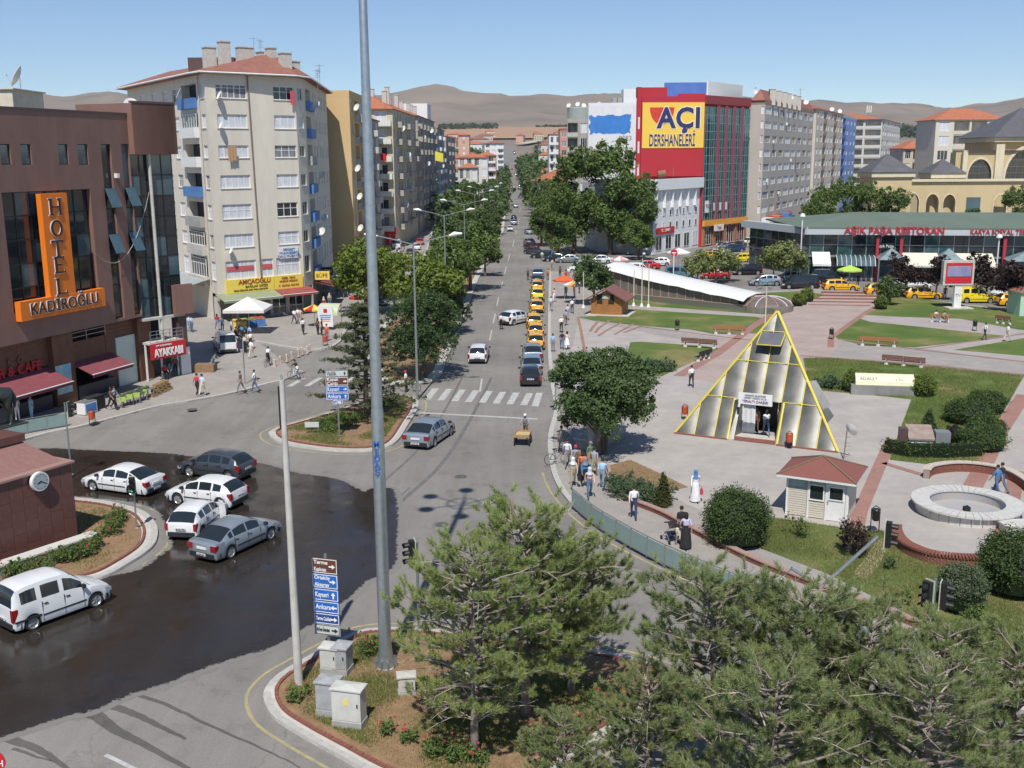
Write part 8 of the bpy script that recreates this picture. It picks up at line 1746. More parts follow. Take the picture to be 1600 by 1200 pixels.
tk=empty('timber_kiosk',(*((t0+t1)/2),KH),'varnished timber cabin with brown gabled roof beside the avenue pavement','cabin');tkw=(t1-t0).length;zt_=A(923,466,t0.y)[2]
tf_=Face(tk,t0,t1,KH,zt_,M_PINE);tr_=Face(tk,t1,tf_.at(tkw,0,-3.2)[:2],KH,zt_,M_PINE)
b=MB().prism([tf_.at(.04,0,-.04)[:2],tf_.at(tkw-.04,0,-.04)[:2],tf_.at(tkw-.04,0,-3.2)[:2],tf_.at(.04,0,-3.2)[:2]],KH,zt_);b.build('shell',M_PINE,tk);z_=KH+.1
while z_<zt_-.05:
 tf_.box('plank',M_PINE,0,tkw,z_,z_+.16,.0,random.uniform(.02,.035));tr_.box('plank',M_PINE,0,3.2,z_,z_+.16,.0,.03);z_+=.18
gab=MB().add([tf_.at(0,zt_,.0),tf_.at(tkw,zt_,.0),tf_.at(tkw/2,zt_+.95,.0)],[(0,1,2)]);gab.build('gable',M_PINE,tk)
for a in(tkw*.28,tkw*.66):tf_.box('window',M_DARK,a-.3,a+.35,KH+1.3,KH+2.35,.04,.06);tf_.box('shutter',M_PINE,a-.36,a-.3,KH+1.2,KH+2.4,.03,.12)
tf_.box('sign_board',mat('pale_board',(.45,.50,.42),.6),tkw*.37,tkw*.63,zt_+.0,zt_+.38,.04,.08)
for sx in(0,1):
 e0,e1,pk=(tf_.at(-.7,zt_-.25,.6),tf_.at(-.7,zt_-.25,-3.8),None)if sx==0 else(tf_.at(tkw+.7,zt_-.25,.6),tf_.at(tkw+.7,zt_-.25,-3.8),None);r0_,r1_=tf_.at(tkw/2,zt_+1.12,.6),tf_.at(tkw/2,zt_+1.12,-3.8)
 b=MB().add([e0,e1,r1_,r0_]+[(v[0],v[1],v[2]+.12)for v in(e0,e1,r1_,r0_)],[(0,1,2,3),(7,6,5,4),(0,4,5,1),(1,5,6,2),(2,6,7,3),(3,7,4,0)]);b.build('roof_slope',mat('brown_shingle',(.20,.085,.075),.9,var=.15,scale=3),tk)
tf_.box('base_slab',M_CONCL,-.4,tkw+.9,KH,KH+.1,-3.4,.5)
c_=[A(941,436,139),A(1005,432,140),A(1080,448,131),A(1160,463,124),A(1148,469,119),A(1080,459,123.5),A(1003,447,129)]
pas=empty('covered_passage',(c_[0][0]+8,128,KH),'long low glazed passage under a sloping white tarpaulin roof','passage')
Fp=Face(pas,A(942,470,133)[:2],A(1165,470,119)[:2],KH,1,M_WHITE);zt0,zt1_=Fp.px(950,428)[1],Fp.px(1150,470)[1];zt1_=max(zt1_,.75);zt0=max(zt0,3.6)
ztop=lambda a:zt0+(zt1_-zt0)*(max(0,a/Fp.L))**.9
b=MB();n=14
for i in range(n+1):
 a=Fp.L*i/n;z_=ztop(a)+.25;wv=random.uniform(-.08,.08)
 b.v+=[Fp.at(a,z_-.15+wv,.5),Fp.at(a,z_+.2,-.4),Fp.at(a,z_+.45+wv*.3,-2.2),Fp.at(a,z_+.3,-4.2),Fp.at(a,z_-.2,-5.0)]
for i in range(n):
 for j in range(4):b.f.append((5*i+j,5*i+j+1,5*i+j+6,5*i+j+5));b.m.append(0)
b.build('tarpaulin',mat('white_tarpaulin',(.66,.66,.64),.7,var=.04,scale=1),pas,smooth=60)
M_RP=mat('pinkish_post',(.42,.26,.22),.6)
np_=17
for i in range(np_):
 a=Fp.L*(i+.3)/np_;a2=Fp.L*(i+1.3)/np_
 if i*1.0/np_>.93:break
 zt_i=ztop(a)+.05;Fp.box('post',M_RP,a-.05,a+.05,.8 if i>1 else KH,zt_i,-.05,.05)
 bb2=MB().add([Fp.at(a+.06,.85,0),Fp.at(min(a2,Fp.L)-.06,.85,0),Fp.at(min(a2,Fp.L)-.06,max(ztop(a2),.9),0),Fp.at(a+.06,max(ztop(a),.9),0)],[(0,1,2,3)]);bb2.build('pane',mat('dusty_pane',(.17,.16,.14),.3,c2=(.11,.12,.10),scale=1),pas)
Fp.box('base_wall',mat('mossy_wall',(.10,.125,.09),.9,c2=(.16,.15,.13),scale=1.5),0,Fp.L+3.5,KH,.8,-.3,.12);Fp.box('back_wall',M_CONC,0,Fp.L,KH,1.0,-5.5,-5.3);Fp.box('rail',M_RP,0,Fp.L,.8,.88,.0,.14)
b=MB();dc=Fp.at(Fp.L+1.2,.8,-2.6);nn=14;Rd=2.9
prof=[(1.0,0),(.92,.28),(.72,.62),(.42,.85),(.05,.95)]
for k in range(nn):
 a,c2=2*math.pi*k/nn,2*math.pi*(k+1)/nn
 for(r0,h0),(r1_,h1)in zip(prof,prof[1:]):b.add([(dc[0]+math.cos(a)*Rd*r0,dc[1]+math.sin(a)*Rd*r0,.8+h0),(dc[0]+math.cos(c2)*Rd*r0,dc[1]+math.sin(c2)*Rd*r0,.8+h0),(dc[0]+math.cos(c2)*Rd*r1_,dc[1]+math.sin(c2)*Rd*r1_,.8+h1),(dc[0]+math.cos(a)*Rd*r1_,dc[1]+math.sin(a)*Rd*r1_,.8+h1)],[(0,1,2,3)])
b.build('dome_glazing',mat('dome_glass',(.16,.13,.115),.3,var=.2),pas);b=MB().lathe([(Rd+.1,0),(Rd+.1,.68)],(dc[0],dc[1],KH),24);b.build('dome_drum',mat('stone_drum',(.20,.18,.15),.9,var=.2,scale=3),pas)
for k in range(nn):a=2*math.pi*k/nn;b=MB().tube([(dc[0]+math.cos(a)*Rd*r_,dc[1]+math.sin(a)*Rd*r_,.84+h_)for r_,h_ in prof],.05,4);b.build('dome_rib',M_RP if k%3 else M_WHITE,pas)
for x_,yb,yt,lab in((990,478,422,'left of the three cream flagpoles by the glazed passage'),(1002.5,479,404,'middle of the three cream flagpoles by the glazed passage'),(1013,480,413,'right of the three cream flagpoles by the glazed passage'),(911.5,481,425,'pale yellow pole beside the striped parasols'),(1195,520,448,'thin white pole behind the pyramid')):
 x,y,_=G(x_,yb,KH);h=A(x_,yt,y)[2]-KH;r=empty('flagpole',(x,y,KH),lab,'pole');b=MB().tube([(0,0,0),(0,0,h)],[.07,.045],6);kid('shaft',b,mat('cream_pole',(.62,.60,.45),.5),r);b=MB().lathe([(.22,0),(.12,.35),(.06,.4)],n=8);kid('foot',b,M_WHITE,r)
M_BENCH=mat('brown_bench',(.20,.075,.045),.6,c2=(.14,.055,.04),scale=3);M_BENCHO=mat('orange_brown_bench',(.36,.15,.05),.6,c2=(.27,.12,.05),scale=3)
def bench(pa,pb,label,m,back=True,bow=.0):
 a,c=Vector(G(*pa,KH)[:2]),Vector(G(*pb,KH)[:2]);u=c-a;L=u.length;r=empty('park_bench',(*((a+c)/2),KH),label,'bench','park benches',rz=math.atan2(u.y,u.x))
 for k,yy in enumerate((.10,.24,.38)):b=MB().box(-L/2,L/2,yy-.055,yy+.055,.42,.46);kid('seat_slat',b,m,r)
 for k,zz in enumerate((.56,.68,.80)):b=MB();n=8;[b.box(-L/2+L*i/n,-L/2+L*(i+1)/n+.001,.0+bow*math.sin(i*.9)-.03,.02+bow*math.sin(i*.9),zz,zz+.10)for i in range(n)];kid('back_slat',b,m,r,kind='stuff')
 for k in(-.40,0,.40):b=MB().lathe([(.20,0),(.17,.12),(.10,.20)],(k*L,.2,0),8);b.box(k*L-.03,k*L+.03,.05,.4,.2,.42);b.box(k*L-.03,k*L+.03,-.02,.04,.4,.9);kid('leg',b,M_CONCL,r)
 return r
bench((1064,542),(1120,546),'dark red brown bench on the edge of the small left lawn',M_BENCH,bow=.05);bench((1113,522),(1165,524),'orange brown bench at the foot of the middle lawn',M_BENCHO);bench((1341,540),(1403,543),'orange brown bench right of the broad path',M_BENCHO);bench((1377,570),(1445,576),'dark red brown wavy bench on the near side of the pink path',M_BENCH,bow=.05);bench((1453,503),(1484,504),'far small bench with two people seated on it',M_BENCHO);bench((1554,505),(1578,508),'far dark bench near the right edge',M_BENCH)
r=bench((1092,566),(1112,560),'short dark bench by the small left lawn',M_BLACK)
def bin_(px,py,label,m=None,post=True,z=KH,h=.9,grp=None):
 x,y,_=G(px,py,z);r=empty('litter_bin',(x,y,z),label,'litter bin',grp);b=MB().tube([(-.2,.06,0),(-.2,.06,h),(0,.06,h+.15),(.2,.06,h),(.2,.06,0)],.025,5);kid('frame',b,M_BLACK,r)
 b=MB().lathe([(.14,0),(.18,.06),(.19,.52),(.16,.56)],(0,0,h-.55),12);inst('bucket',b.mesh('bucket',m or mat('orange_plastic',(.50,.08,.025),.5)),r,local=True);b=MB().lathe([(.17,0),(.17,.04)],(0,0,0.0),8);kid('foot',b,M_BLACK,r);return r
bin_(144,663,'orange litter bin on the pavement edge below the hotel');bin_(1070,655,'orange litter bin at the left foot of the pyramid');bin_(1233,700,'orange litter bin in front of the pyramid');bin_(508,540,'orange litter bin by the white advert shelter')
bin_(1058,516,'black arched bin on the middle lawn edge',M_BLACK,h=1.0);bin_(1299,530,'black arched bin left of the orange brown bench',M_BLACK,h=1.0);bin_(1523,517,'black arched bin near the walking men',M_BLACK,h=1.0);bin_(1367,832,'black arched bin behind the cantilevered signal',M_BLACK,h=1.15)
def glass_rail(path_px,label,step,h,z=KH,name='glazed_railing'):
 p=smooth_path([G(*q,z)[:2]for q in path_px],5);pts=resample(p,step);r=empty(name,(*pts[0],z),label,'railing');mg=mat('frosted_green_pane',(.22,.31,.29),.3,var=.1,scale=1)
 for a,c in zip(pts,pts[1:]):
  u=Vector(c)-Vector(a);L=u.length;rz=math.atan2(u.y,u.x);m_=((a[0]+c[0])/2,(a[1]+c[1])/2)
  piece('post',M_GREYMETAL,r,(a[0],a[1],z+h/2),(.05,.05,h),rz=rz);piece('pane',mg,r,(m_[0],m_[1],z+h*.52),(L-.08,.02,h*.82),rz=rz);piece('top_rail',M_GREYMETAL,r,(m_[0],m_[1],z+h+.02),(L,.05,.04),rz=rz);piece('bottom_rail',M_GREYMETAL,r,(m_[0],m_[1],z+.07),(L-.06,.04,.03),rz=rz)
 return r
glass_rail([(894,792),(930,822),(975,850),(1030,880),(1100,912),(1200,955),(1330,1010),(1470,1064)],'long railing of frosted green panes curving along the park kerb',1.25,.95)
glass_rail([(-20,690),(60,674),(130,662)],'short railing of frosted panes on the pavement before the cafe',1.3,.95)
fx_,fy_,_=G(1510,800,KH);M_MARB=mat('white_marble',(.62,.60,.56),.5,c2=(.48,.47,.44),scale=4,streak=.4);fo=empty('fountain',(fx_,fy_,KH),'round dry fountain basin with a broad rim of pale marble slabs','fountain');Ro,Ri,Hf=2.62,1.75,.58
for k in range(44):
 a,c2=2*math.pi*k/44+.004,2*math.pi*(k+1)/44-.004;b=MB();q=[(math.cos(a)*Ri,math.sin(a)*Ri),(math.cos(a)*Ro,math.sin(a)*Ro),(math.cos(c2)*Ro,math.sin(c2)*Ro),(math.cos(c2)*Ri,math.sin(c2)*Ri)];b.prism(q,Hf-.09,Hf+random.uniform(-.006,.006));kid('rim_slab',b,M_MARB,fo)
for k in range(30):
 a,c2=2*math.pi*k/30+.006,2*math.pi*(k+1)/30-.006;b=MB();q=[(math.cos(a)*2.3,math.sin(a)*2.3),(math.cos(a)*2.4,math.sin(a)*2.4),(math.cos(c2)*2.4,math.sin(c2)*2.4),(math.cos(c2)*2.3,math.sin(c2)*2.3)];b.prism(q,0,Hf-.095);kid('side_slab',b,M_MARB,fo)
b=MB();n=40;pr2=[(2.3,Hf-.1),(1.8,Hf-.1),(1.8,.06),(0.02,.06)]
for k in range(n):
 a,c2=2*math.pi*k/n,2*math.pi*(k+1)/n
 for(r0,z0_),(r1_,z1_)in zip(pr2,pr2[1:]):b.add([(math.cos(a)*r0,math.sin(a)*r0,z0_),(math.cos(c2)*r0,math.sin(c2)*r0,z0_),(math.cos(c2)*r1_,math.sin(c2)*r1_,z1_),(math.cos(a)*r1_,math.sin(a)*r1_,z1_)],[(0,1,2,3)])
kid('basin',b,mat('stained_basin',(.30,.33,.40),.8,c2=(.42,.37,.31),scale=1.2),fo);b=MB().box(-.14,.14,-.14,.14,.02,.28);b.box(-.05,.05,-.05,.05,.28,.34);kid('nozzle_block',b,M_DARK,fo)
wq=empty('bench_slab',G(1585,815,KH),'pale marble slab attached to the right of the fountain','slab');piece('slab',M_MARB,wq,G(1600,818,KH+.4),(2.2,1.0,.12));piece('support',M_MARB,wq,G(1600,826,KH+.17),(2.0,.8,.34))
def curved_wall(path_px,label,h,w,soldier=False):
 p=smooth_path([G(*q,KH)[:2]for q in path_px],6);r=empty('brick_wall',(*p[len(p)//2],KH),label,'wall');b=MB()
 pts=resample(p,.24);k=0
 for a,c in zip(pts,pts[1:]):
  u=(c[0]-a[0],c[1]-a[1]);L=math.hypot(*u);u=(u[0]/L,u[1]/L);m_=((a[0]+c[0])/2,(a[1]+c[1])/2)
  for j in range(int(h/.08)):b.obox((m_[0]+u[0]*.12*(j%2),m_[1]+u[1]*.12*(j%2)),u,L*.94,w,KH+j*.08,KH+j*.08+.07)
 b.build('brickwork',M_BRICKRED,r,kind='stuff');core_=MB();wallribbon(core_,p,-w/2+.02,w/2-.02,KH,KH+h-.03);core_.build('mortar',mat('mortar_fill',(.30,.24,.20),.9),r,kind='stuff')
 pts=resample(p,.13 if soldier else .45);k=0;cm=M_BRICKRED if soldier else mat('pale_coping',(.50,.44,.38),.8,var=.12);bb3=MB()
 for a,c in zip(pts,pts[1:]):
  u=(c[0]-a[0],c[1]-a[1]);L=math.hypot(*u);k+=1
  if not soldier:piece('coping_stone',cm,r,((a[0]+c[0])/2,(a[1]+c[1])/2,KH+h+.03),(L-.01,w+.1,.06),rz=math.atan2(u[1],u[0]))
  elif k<130:piece('brick',cm,r,((a[0]+c[0])/2,(a[1]+c[1])/2,KH+h+.05),(L*.72,w+.12,.11),rz=math.atan2(u[1],u[0]))
 return r
curved_wall([(1447,748),(1455,741),(1490,736),(1530,738),(1570,746),(1600,762),(1625,785)],'curved red brick seat wall behind the fountain',.5,.35)
curved_wall([(1400,835),(1402,848),(1415,863),(1450,878),(1490,884),(1530,886)],'curved low wall of upright bricks below the fountain',.42,.35,True)
v0,v1=G(1336,617,KH),G(1428,620,KH);vb=empty('vent_box',(*((v0[0]+v1[0])/2,v0[1]),KH),'cream barrel topped box with scribbles on a grey concrete base','vent box');u=Vector(v1[:2])-Vector(v0[:2]);L=u.length;vf=Face(vb,v0[:2],v1[:2],KH,1,M_WHITE);vf.box('base',mat('streaked_concrete',(.30,.30,.29),.9,c2=(.18,.18,.17),scale=3,streak=.1),-.3,L+.2,KH,KH+.75,-1.6,0)
b=MB();n=8
for i in range(n):
 a,c2=math.pi*i/n,math.pi*(i+1)/n;q=lambda t:(-.8-math.cos(t)*-.8*-1,0)
 y0_,z0_=-.8+math.cos(a)*.78,KH+.76+math.sin(a)*.75;y1_,z1_=-.8+math.cos(c2)*.78,KH+.76+math.sin(c2)*.75
 b.add([vf.at(0,z0_,y0_),vf.at(L,z0_,y0_),vf.at(L,z1_,y1_),vf.at(0,z1_,y1_)],[(0,1,2,3)])
for s in(0,L):b.add([vf.at(s,KH+.76+math.sin(math.pi*i/n)*.75,-.8+math.cos(math.pi*i/n)*.78)for i in range(n+1)],[tuple(range(n+1))])
b.build('barrel_top',mat('cream_sheet',(.72,.70,.48),.6,var=.05),vb);text_on('ADALET',vb,vf.at(L*.22,KH+1.25,-.12),vf.rz,.35,M_GRYL,depth=.005,tilt=70);text_on('o S.L.',vb,vf.at(L*.75,KH+1.25,-.12),vf.rz,.28,M_GRYL,depth=.005,tilt=70)
v0,v1=G(1407,700,KH),G(1458,702,KH);tb=empty('tiled_box',(*((v0[0]+v1[0])/2,v0[1]),KH),'low box with brown corrugated lean roof and steel cabinet behind the hedge','vent box');vf=Face(tb,v0[:2],v1[:2],KH,1,M_WHITE);L=vf.L
vf.box('wall',M_WHITE,L*.25,L,KH,KH+.6,-1.3,0);b=MB().add([vf.at(L*.22,KH+.65,.1),vf.at(L+.05,KH+.65,.1),vf.at(L+.05,KH+1.2,-1.3),vf.at(L*.22,KH+1.2,-1.3),vf.at(L*.22,KH+.55,.1),vf.at(L+.05,KH+.55,.1),vf.at(L+.05,KH+1.1,-1.3),vf.at(L*.22,KH+1.1,-1.3)],[(0,1,2,3),(7,6,5,4),(0,4,5,1),(1,5,6,2),(2,6,7,3),(3,7,4,0)]);b.build('roof',mat('brown_sheet_roof',(.26,.17,.14),.6,c2=(.35,.30,.26),scale=2),tb);vf.box('brown_door',M_CLADD,-.1,L*.2,KH,KH+1.2,-.6,.05);vf.box('steel_cabinet',M_GREYMETAL,L+.15,L+1.0,KH,KH+1.0,-1.0,-.2)
x,y,_=G(1318,718,KH);ds_=empty('antenna_stand',(x,y,KH),'satellite dish and aerials on a thin rusty post between kiosk and pyramid','antenna');h=A(1318,672,y)[2]-KH;b=MB().tube([(0,0,0),(.12,0,h+.2)],.035,6);[b.box(.0,.35,-.01,.01,h*q_,h*q_+.02)for q_ in(.45,.55,.75)];kid('post',b,mat('rusty_pipe',(.20,.15,.12),.7),ds_);dish(0,0,(x+.25,y-.1,KH+h),R(120),.42,parent=ds_)
x,y,_=G(1495,482,KH);scn=empty('advert_screen',(x,y,KH),'large advert screen on a white column in front of the maroon trees','advert screen');zb_,zt_=A(1497,444,y)[2],A(1497,412,y)[2];xl,xr=A(1477,430,y)[0],A(1518,430,y)[0]
b=MB().box(x-.4,x+.45,y,y+.4,KH,zb_);b.build('column',M_WHITE,scn);b=MB().box(xl-.25,xr+.25,y-.1,y+.6,zb_-.1,zt_+.35);b.build('screen_case',M_CONCL,scn);b=MB().box(xl,xr,y-.16,y-.11,zb_+.15,zt_+.1);b.build('screen_border',M_RED,scn);b=MB().box(xl+.15,xr-.15,y-.2,y-.17,zb_+.9,zt_-.25);b.build('screen_picture',mat('screen_picture',(.16,.22,.42),.4,c2=(.36,.30,.42),scale=.9),scn)
b=MB().box(x-1.2,x+1.6,y-.8,y+1.0,KH,KH+.12);b.build('base_slab',M_CONCL,scn);text_on('TV',scn,(x,y-.02,zb_-1.3),0,.5,M_GRYL,depth=.02)
for px,py_,pt,lab,hd_ in((1435,436,372,'black headed lamp column in front of the restaurant lettering','b'),(1554,455,373,'slim white lamp post right of the advert screen','w'),(1249,440,340,'thin grey lamp post at the restaurant corner','w'),(1347,430,417,'short white lamp in front of the restaurant','w'),(1052,440,395,'thin post with a red no entry disc by the flower trees','r')):
 x,y,_=G(px,py_);h=A(px,pt,y)[2];r=empty('street_lamp' if hd_!='r' else 'no_entry_sign',(x,y,0),lab,'street lamp' if hd_!='r' else 'road sign');b=MB().tube([(0,0,0),(0,0,h)],.28 if hd_=='b' else .08,8);inst('post',b.mesh('post',M_CONCL if hd_=='b' else M_WHITE),r,local=True)
 if hd_=='r':inst('disc',disc(.5,-.05,0,z=h).mesh('disc',M_RED),r,local=True);b=MB().box(-.3,.3,-.06,-.051,h-.07,h+.07);kid('bar',b,M_LETW,r)
 else:
  b=MB().lathe([(.1,0),(.9 if hd_=='b' else .4,.15),(.6 if hd_=='b' else .3,.5),(.05,.6)],(0,0,h),10);inst('lamp_head',b.mesh('lamp_head',M_BLACK if hd_=='b' else M_WHITE),r,local=True)
def twin_lamp(x,y,h,label,z=0.0,s=1.0,arm=2.6):
 r=empty('street_lamp',(x,y,z),label,'street lamp','twin armed street lamps');b=MB().tube([(0,0,0),(0,0,h)],[.10,.055],8);kid('pole',b,M_GREYMETAL,r)
 for sg in(-1,1):
  b=MB().tube([(0,0,h-.1),(sg*arm*.5,0,h+.25),(sg*arm,0,h+.55)],.04,5);a=kid('arm',b,M_GREYMETAL,r);b=MB();n=10;b.tube([(sg*(arm-.05),0,h+.52),(sg*(arm+.35),0,h+.64),(sg*(arm+.9),0,h+.66)],[.06,.17,.07],8);inst('lantern',b.mesh('lantern',M_WHITE,smooth=50),a,local=True)
 return r
for px,Yl,pt,lab in((646,76,380,'nearest twin armed street lamp at the tip of the median'),(694,122,336,'second twin armed street lamp of the median'),(725,158,319,'third twin armed street lamp of the median'),(742,196,303,'fourth twin armed street lamp of the median'),(755,240,296,'fifth twin armed street lamp of the median'),(765,290,290,'sixth twin armed street lamp of the median')):
 p=A(px,pt,Yl);twin_lamp(p[0],Yl,p[2],lab)
x,y,_=G(515,513,KH);sh_=empty('advert_shelter',(x,y,KH),'pale green curved shelter with a white advert panel on the left pavement','shelter',rz=R(-12));b=MB()
for i in range(8):a,c2=math.pi*.55*i/8,math.pi*.55*(i+1)/8;b.add([(-.9,math.cos(a)*-1.3+.3,1.5+math.sin(a)*1.1),(1.3,math.cos(a)*-1.3+.3,1.5+math.sin(a)*1.1),(1.3,math.cos(c2)*-1.3+.3,1.5+math.sin(c2)*1.1),(-.9,math.cos(c2)*-1.3+.3,1.5+math.sin(c2)*1.1)],[(0,1,2,3)])
kid('curved_roof',b,mat('pale_green_sheet',(.50,.55,.38),.4,var=.08),sh_);b=MB().box(-.75,.85,-1.1,-1.0,.35,2.45);kid('advert_panel',b,M_WHITE,sh_);b=MB().box(-.15,.25,-1.12,-1.105,1.8,2.2);kid('advert_emblem',b,M_RED,sh_)
for k in range(4):b=MB().box(-.6+.05*k,.65-.05*k,-1.12,-1.105,1.5-.2*k,1.58-.2*k);inst('advert_line',b.mesh('advert_line',M_BLUE if k<3 else M_ORANGE),sh_,local=True)
for sx in(-.85,1.25):b=MB().tube([(sx,.3,0),(sx,.3,2.6)],.05,6);kid('post',b,M_GREYMETAL,sh_)
def parasol(px,py,R_,h,mA,mB,label,z=KH,square=False,skirt=.18):
 x,y,_=G(px,py,z);r=empty('parasol',(x,y,z),label,'parasol');b=MB().tube([(0,0,0),(0,0,h+.3)],.03,6);kid('pole',b,M_WHITE,r);n=4 if square else 8;o_=math.pi/4 if square else 0
 for k in range(n):
  a,c2=2*math.pi*k/n+o_,2*math.pi*(k+1)/n+o_;b=MB();P_=[(math.cos(a)*R_,math.sin(a)*R_,h),(math.cos(c2)*R_,math.sin(c2)*R_,h),(0,0,h+R_*.38)];b.add(P_+[(math.cos(a)*R_,math.sin(a)*R_,h-skirt),(math.cos(c2)*R_,math.sin(c2)*R_,h-skirt)],[(0,1,2),(3,4,1,0)]);inst('canopy_panel',b.mesh('canopy_panel',mA if k%2 else mB),r,local=True)
 return r
M_CW=mat('white_canvas',(.72,.70,.66),.8,var=.04)
parasol(390,520,2.9,2.6,M_CW,M_CW,'large white square parasol over the fruit stall before the tower',square=True,skirt=.3);parasol(492,510,1.15,1.9,M_RED,M_YSIGN,'red and yellow parasol beside the advert shelter')
parasol(882,467,1.5,2.4,mat('orange_red_canvas',(.62,.12,.04),.8),mat('orange_red_canvas',(.62,.12,.04),.8),'orange red parasol on the avenue pavement');parasol(899,474,1.5,2.3,mat('ochre_canvas',(.60,.34,.12),.8),M_CW,'ochre and white parasol beside the orange red one');parasol(968,428,1.4,2.2,M_CW,mat('pink_canvas',(.62,.32,.32),.8),'faded pink parasol behind the passage',z=0);parasol(908,449,1.1,2.2,M_CW,M_CW,'white parasol by the dark bushy tree');parasol(1326,448,1.7,2.3,mat('lime_canvas',(.42,.62,.10),.8),mat('lime_canvas',(.42,.62,.10),.8),'lime green parasol before the restaurant',z=0);parasol(1060,420,1.9,2.6,M_CW,M_CW,'wide white parasol at the bank building',z=0);parasol(560,492,1.0,2.0,M_RED,M_RED,'small red parasol near the lamp mast')
M_WOODL=mat('crate_wood',(.42,.28,.14),.8,c2=(.30,.19,.09),scale=4)
def stall(px,py,w,d,h,label,top_m,z=KH,rz=0,base_m=None,items=0,im=None,name='market_stall',cat='stall'):
 x,y,_=G(px,py,z);r=empty(name,(x,y,z),label,cat,rz=rz);b=MB().box(-w/2,w/2,-d/2,d/2,h-.06,h);kid('table_top',b,top_m,r)
 for sx in(-1,1):
  for sy in(-1,1):b=MB().box(sx*(w/2-.05)-.03,sx*(w/2-.05)+.03,sy*(d/2-.05)-.03,sy*(d/2-.05)+.03,0,h-.061);kid('leg',b,M_GREYMETAL,r)
 if base_m:b=MB().box(-w/2+.06,w/2-.06,-d/2+.02,-d/2+.04,.02,h-.07);kid('apron',b,base_m,r)
 if items:
  q=MB()
  for k in range(items):sx,sy=random.uniform(-w/2+.1,w/2-.1),random.uniform(-d/2+.1,d/2-.1);s_=random.uniform(.05,.11);q.lathe([(s_*.5,0),(s_,s_*.6),(s_*.5,s_*1.3)],(sx,sy,h+.001),6)
  inst('goods',q.mesh('goods',im or M_YSIGN),r,local=True,kind='stuff')
 return r
def crate(loc,label,m=None,w=.5,d=.35,h=.25,rz=0,fill=None,grp=None):
 r=empty('crate',loc,label,'crate',grp,rz=rz)
 for k in range(3):
  for sy in(-1,1):b=MB().box(-w/2,w/2,sy*d/2-.01,sy*d/2+.01,h*k/3+.01,h*(k+1)/3-.01);inst('slat',b.mesh('slat',m or M_WOODL),r,local=True)
 for sx in(-1,1):b=MB().box(sx*w/2-.012,sx*w/2+.012,-d/2+.011,d/2-.011,0,h);inst('end_board',b.mesh('end_board',m or M_WOODL),r,local=True)
 b=MB().box(-w/2+.02,w/2-.02,-d/2+.02,d/2-.02,.01,h*.8);inst('contents',b.mesh('contents',fill or M_LEAFD),r,local=True);return r
for i,(px,py_)in enumerate(((374,513),(388,511),(403,509))):stall(px,py_,1.5,1.2,.85,['left','middle','right'][i]+' fruit stall under the large white parasol',M_WOODL,base_m=M_BLUE if i else M_YSIGN,items=60,im=[mat('yellow_fruit',(.62,.45,.05),.6),mat('green_fruit',(.12,.25,.04),.6),mat('red_fruit',(.5,.06,.03),.6)][i],rz=.4)
for i,(px,py_)in enumerate(((195,634),(206,630),(217,627),(228,622))):
 stall(px,py_,1.1,.7,.75,['first','second','third','fourth'][i]+' green produce table from the left below the hotel',M_GREYMETAL,base_m=None,items=26,im=[M_LEAFD,M_LEAFD,mat('dark_goods',(.05,.05,.06),.7),M_LEAFD][i],rz=R(62),name='produce_table',cat='table')
 x,y,_=G(px+1,py_+2,KH);p_=empty('price_board',(x,y-.5,KH+.5),['first','second','third','fourth'][i]+' lime green price card from the left on the produce tables','price card',rz=R(30));b=MB().box(-.22,.22,-.01,.01,0,.36);kid('card',b,mat('lime_card',(.42,.58,.12),.6),p_)
k=0
for px,py_,hz_ in((240,620,0),(246,617,0),(252,614,0),(258,612,0),(264,609,0),(243,618,.27),(249,615,.27),(255,612,.27),(261,609,.27),(246,616,.54),(252,613,.54),(258,610,.54)):
 x,y,_=G(px,py_,KH);crate((x,y,KH+hz_),['bottom','bottom','bottom','bottom','bottom','middle','middle','middle','middle','top','top','top'][k]+' row crate of the stack outside the shoe shop, '+['first','second','third','fourth','fifth','first','second','third','fourth','first','second','third'][k]+' from left',fill=mat('onion_fill',(.42,.22,.06),.8)if k>6 else None,rz=R(60),grp='crates outside the shoe shop');k+=1
stall(148,640,1.6,.7,1.0,'dark kiosk counter with chilled cabinet below the maroon awning',M_DARK,base_m=M_BLACK,rz=R(70),name='counter',cat='counter');fz=empty('freezer',G(137,646,KH),'blue and white freezer chest beside the kiosk counter','freezer',rz=R(70));b=MB().box(-.6,.6,-.35,.35,.05,.85);kid('body',b,M_WHITE,fz);b=MB().box(-.5,.5,-.37,-.352,.15,.75);kid('front_panel',b,M_BLUE,fz);b=MB().box(-.6,.6,-.35,.35,.852,.9);kid('lid',b,M_GREYMETAL,fz)
bb=[(429,573),(438,568),(448,565),(456,561),(466,557),(472,554),(480,552),(484,549)]
for i,(px,py_)in enumerate(bb):
 x,y,_=G(px,py_,KH);r=empty('bollard',(x,y,KH),'pink white bollard, number %s from the left in the chained row'%['one','two','three','four','five','six','seven','eight'][i],'bollard','chained bollards');b=MB().lathe([(.13,0),(.11,.08),(.09,.55),(.11,.6),(.06,.68)],n=10);kid('post',b,mat('pink_bollard',(.55,.34,.27),.7,c2=(.62,.52,.46),scale=6),r)
 if i<7:x2,y2,_=G(*bb[i+1],KH);b=MB().tube([(0,0,.5),((x2-x)*.5,(y2-y)*.5,.25),(x2-x,y2-y,.5)],.02,4);kid('chain',b,M_GREYMETAL,r)
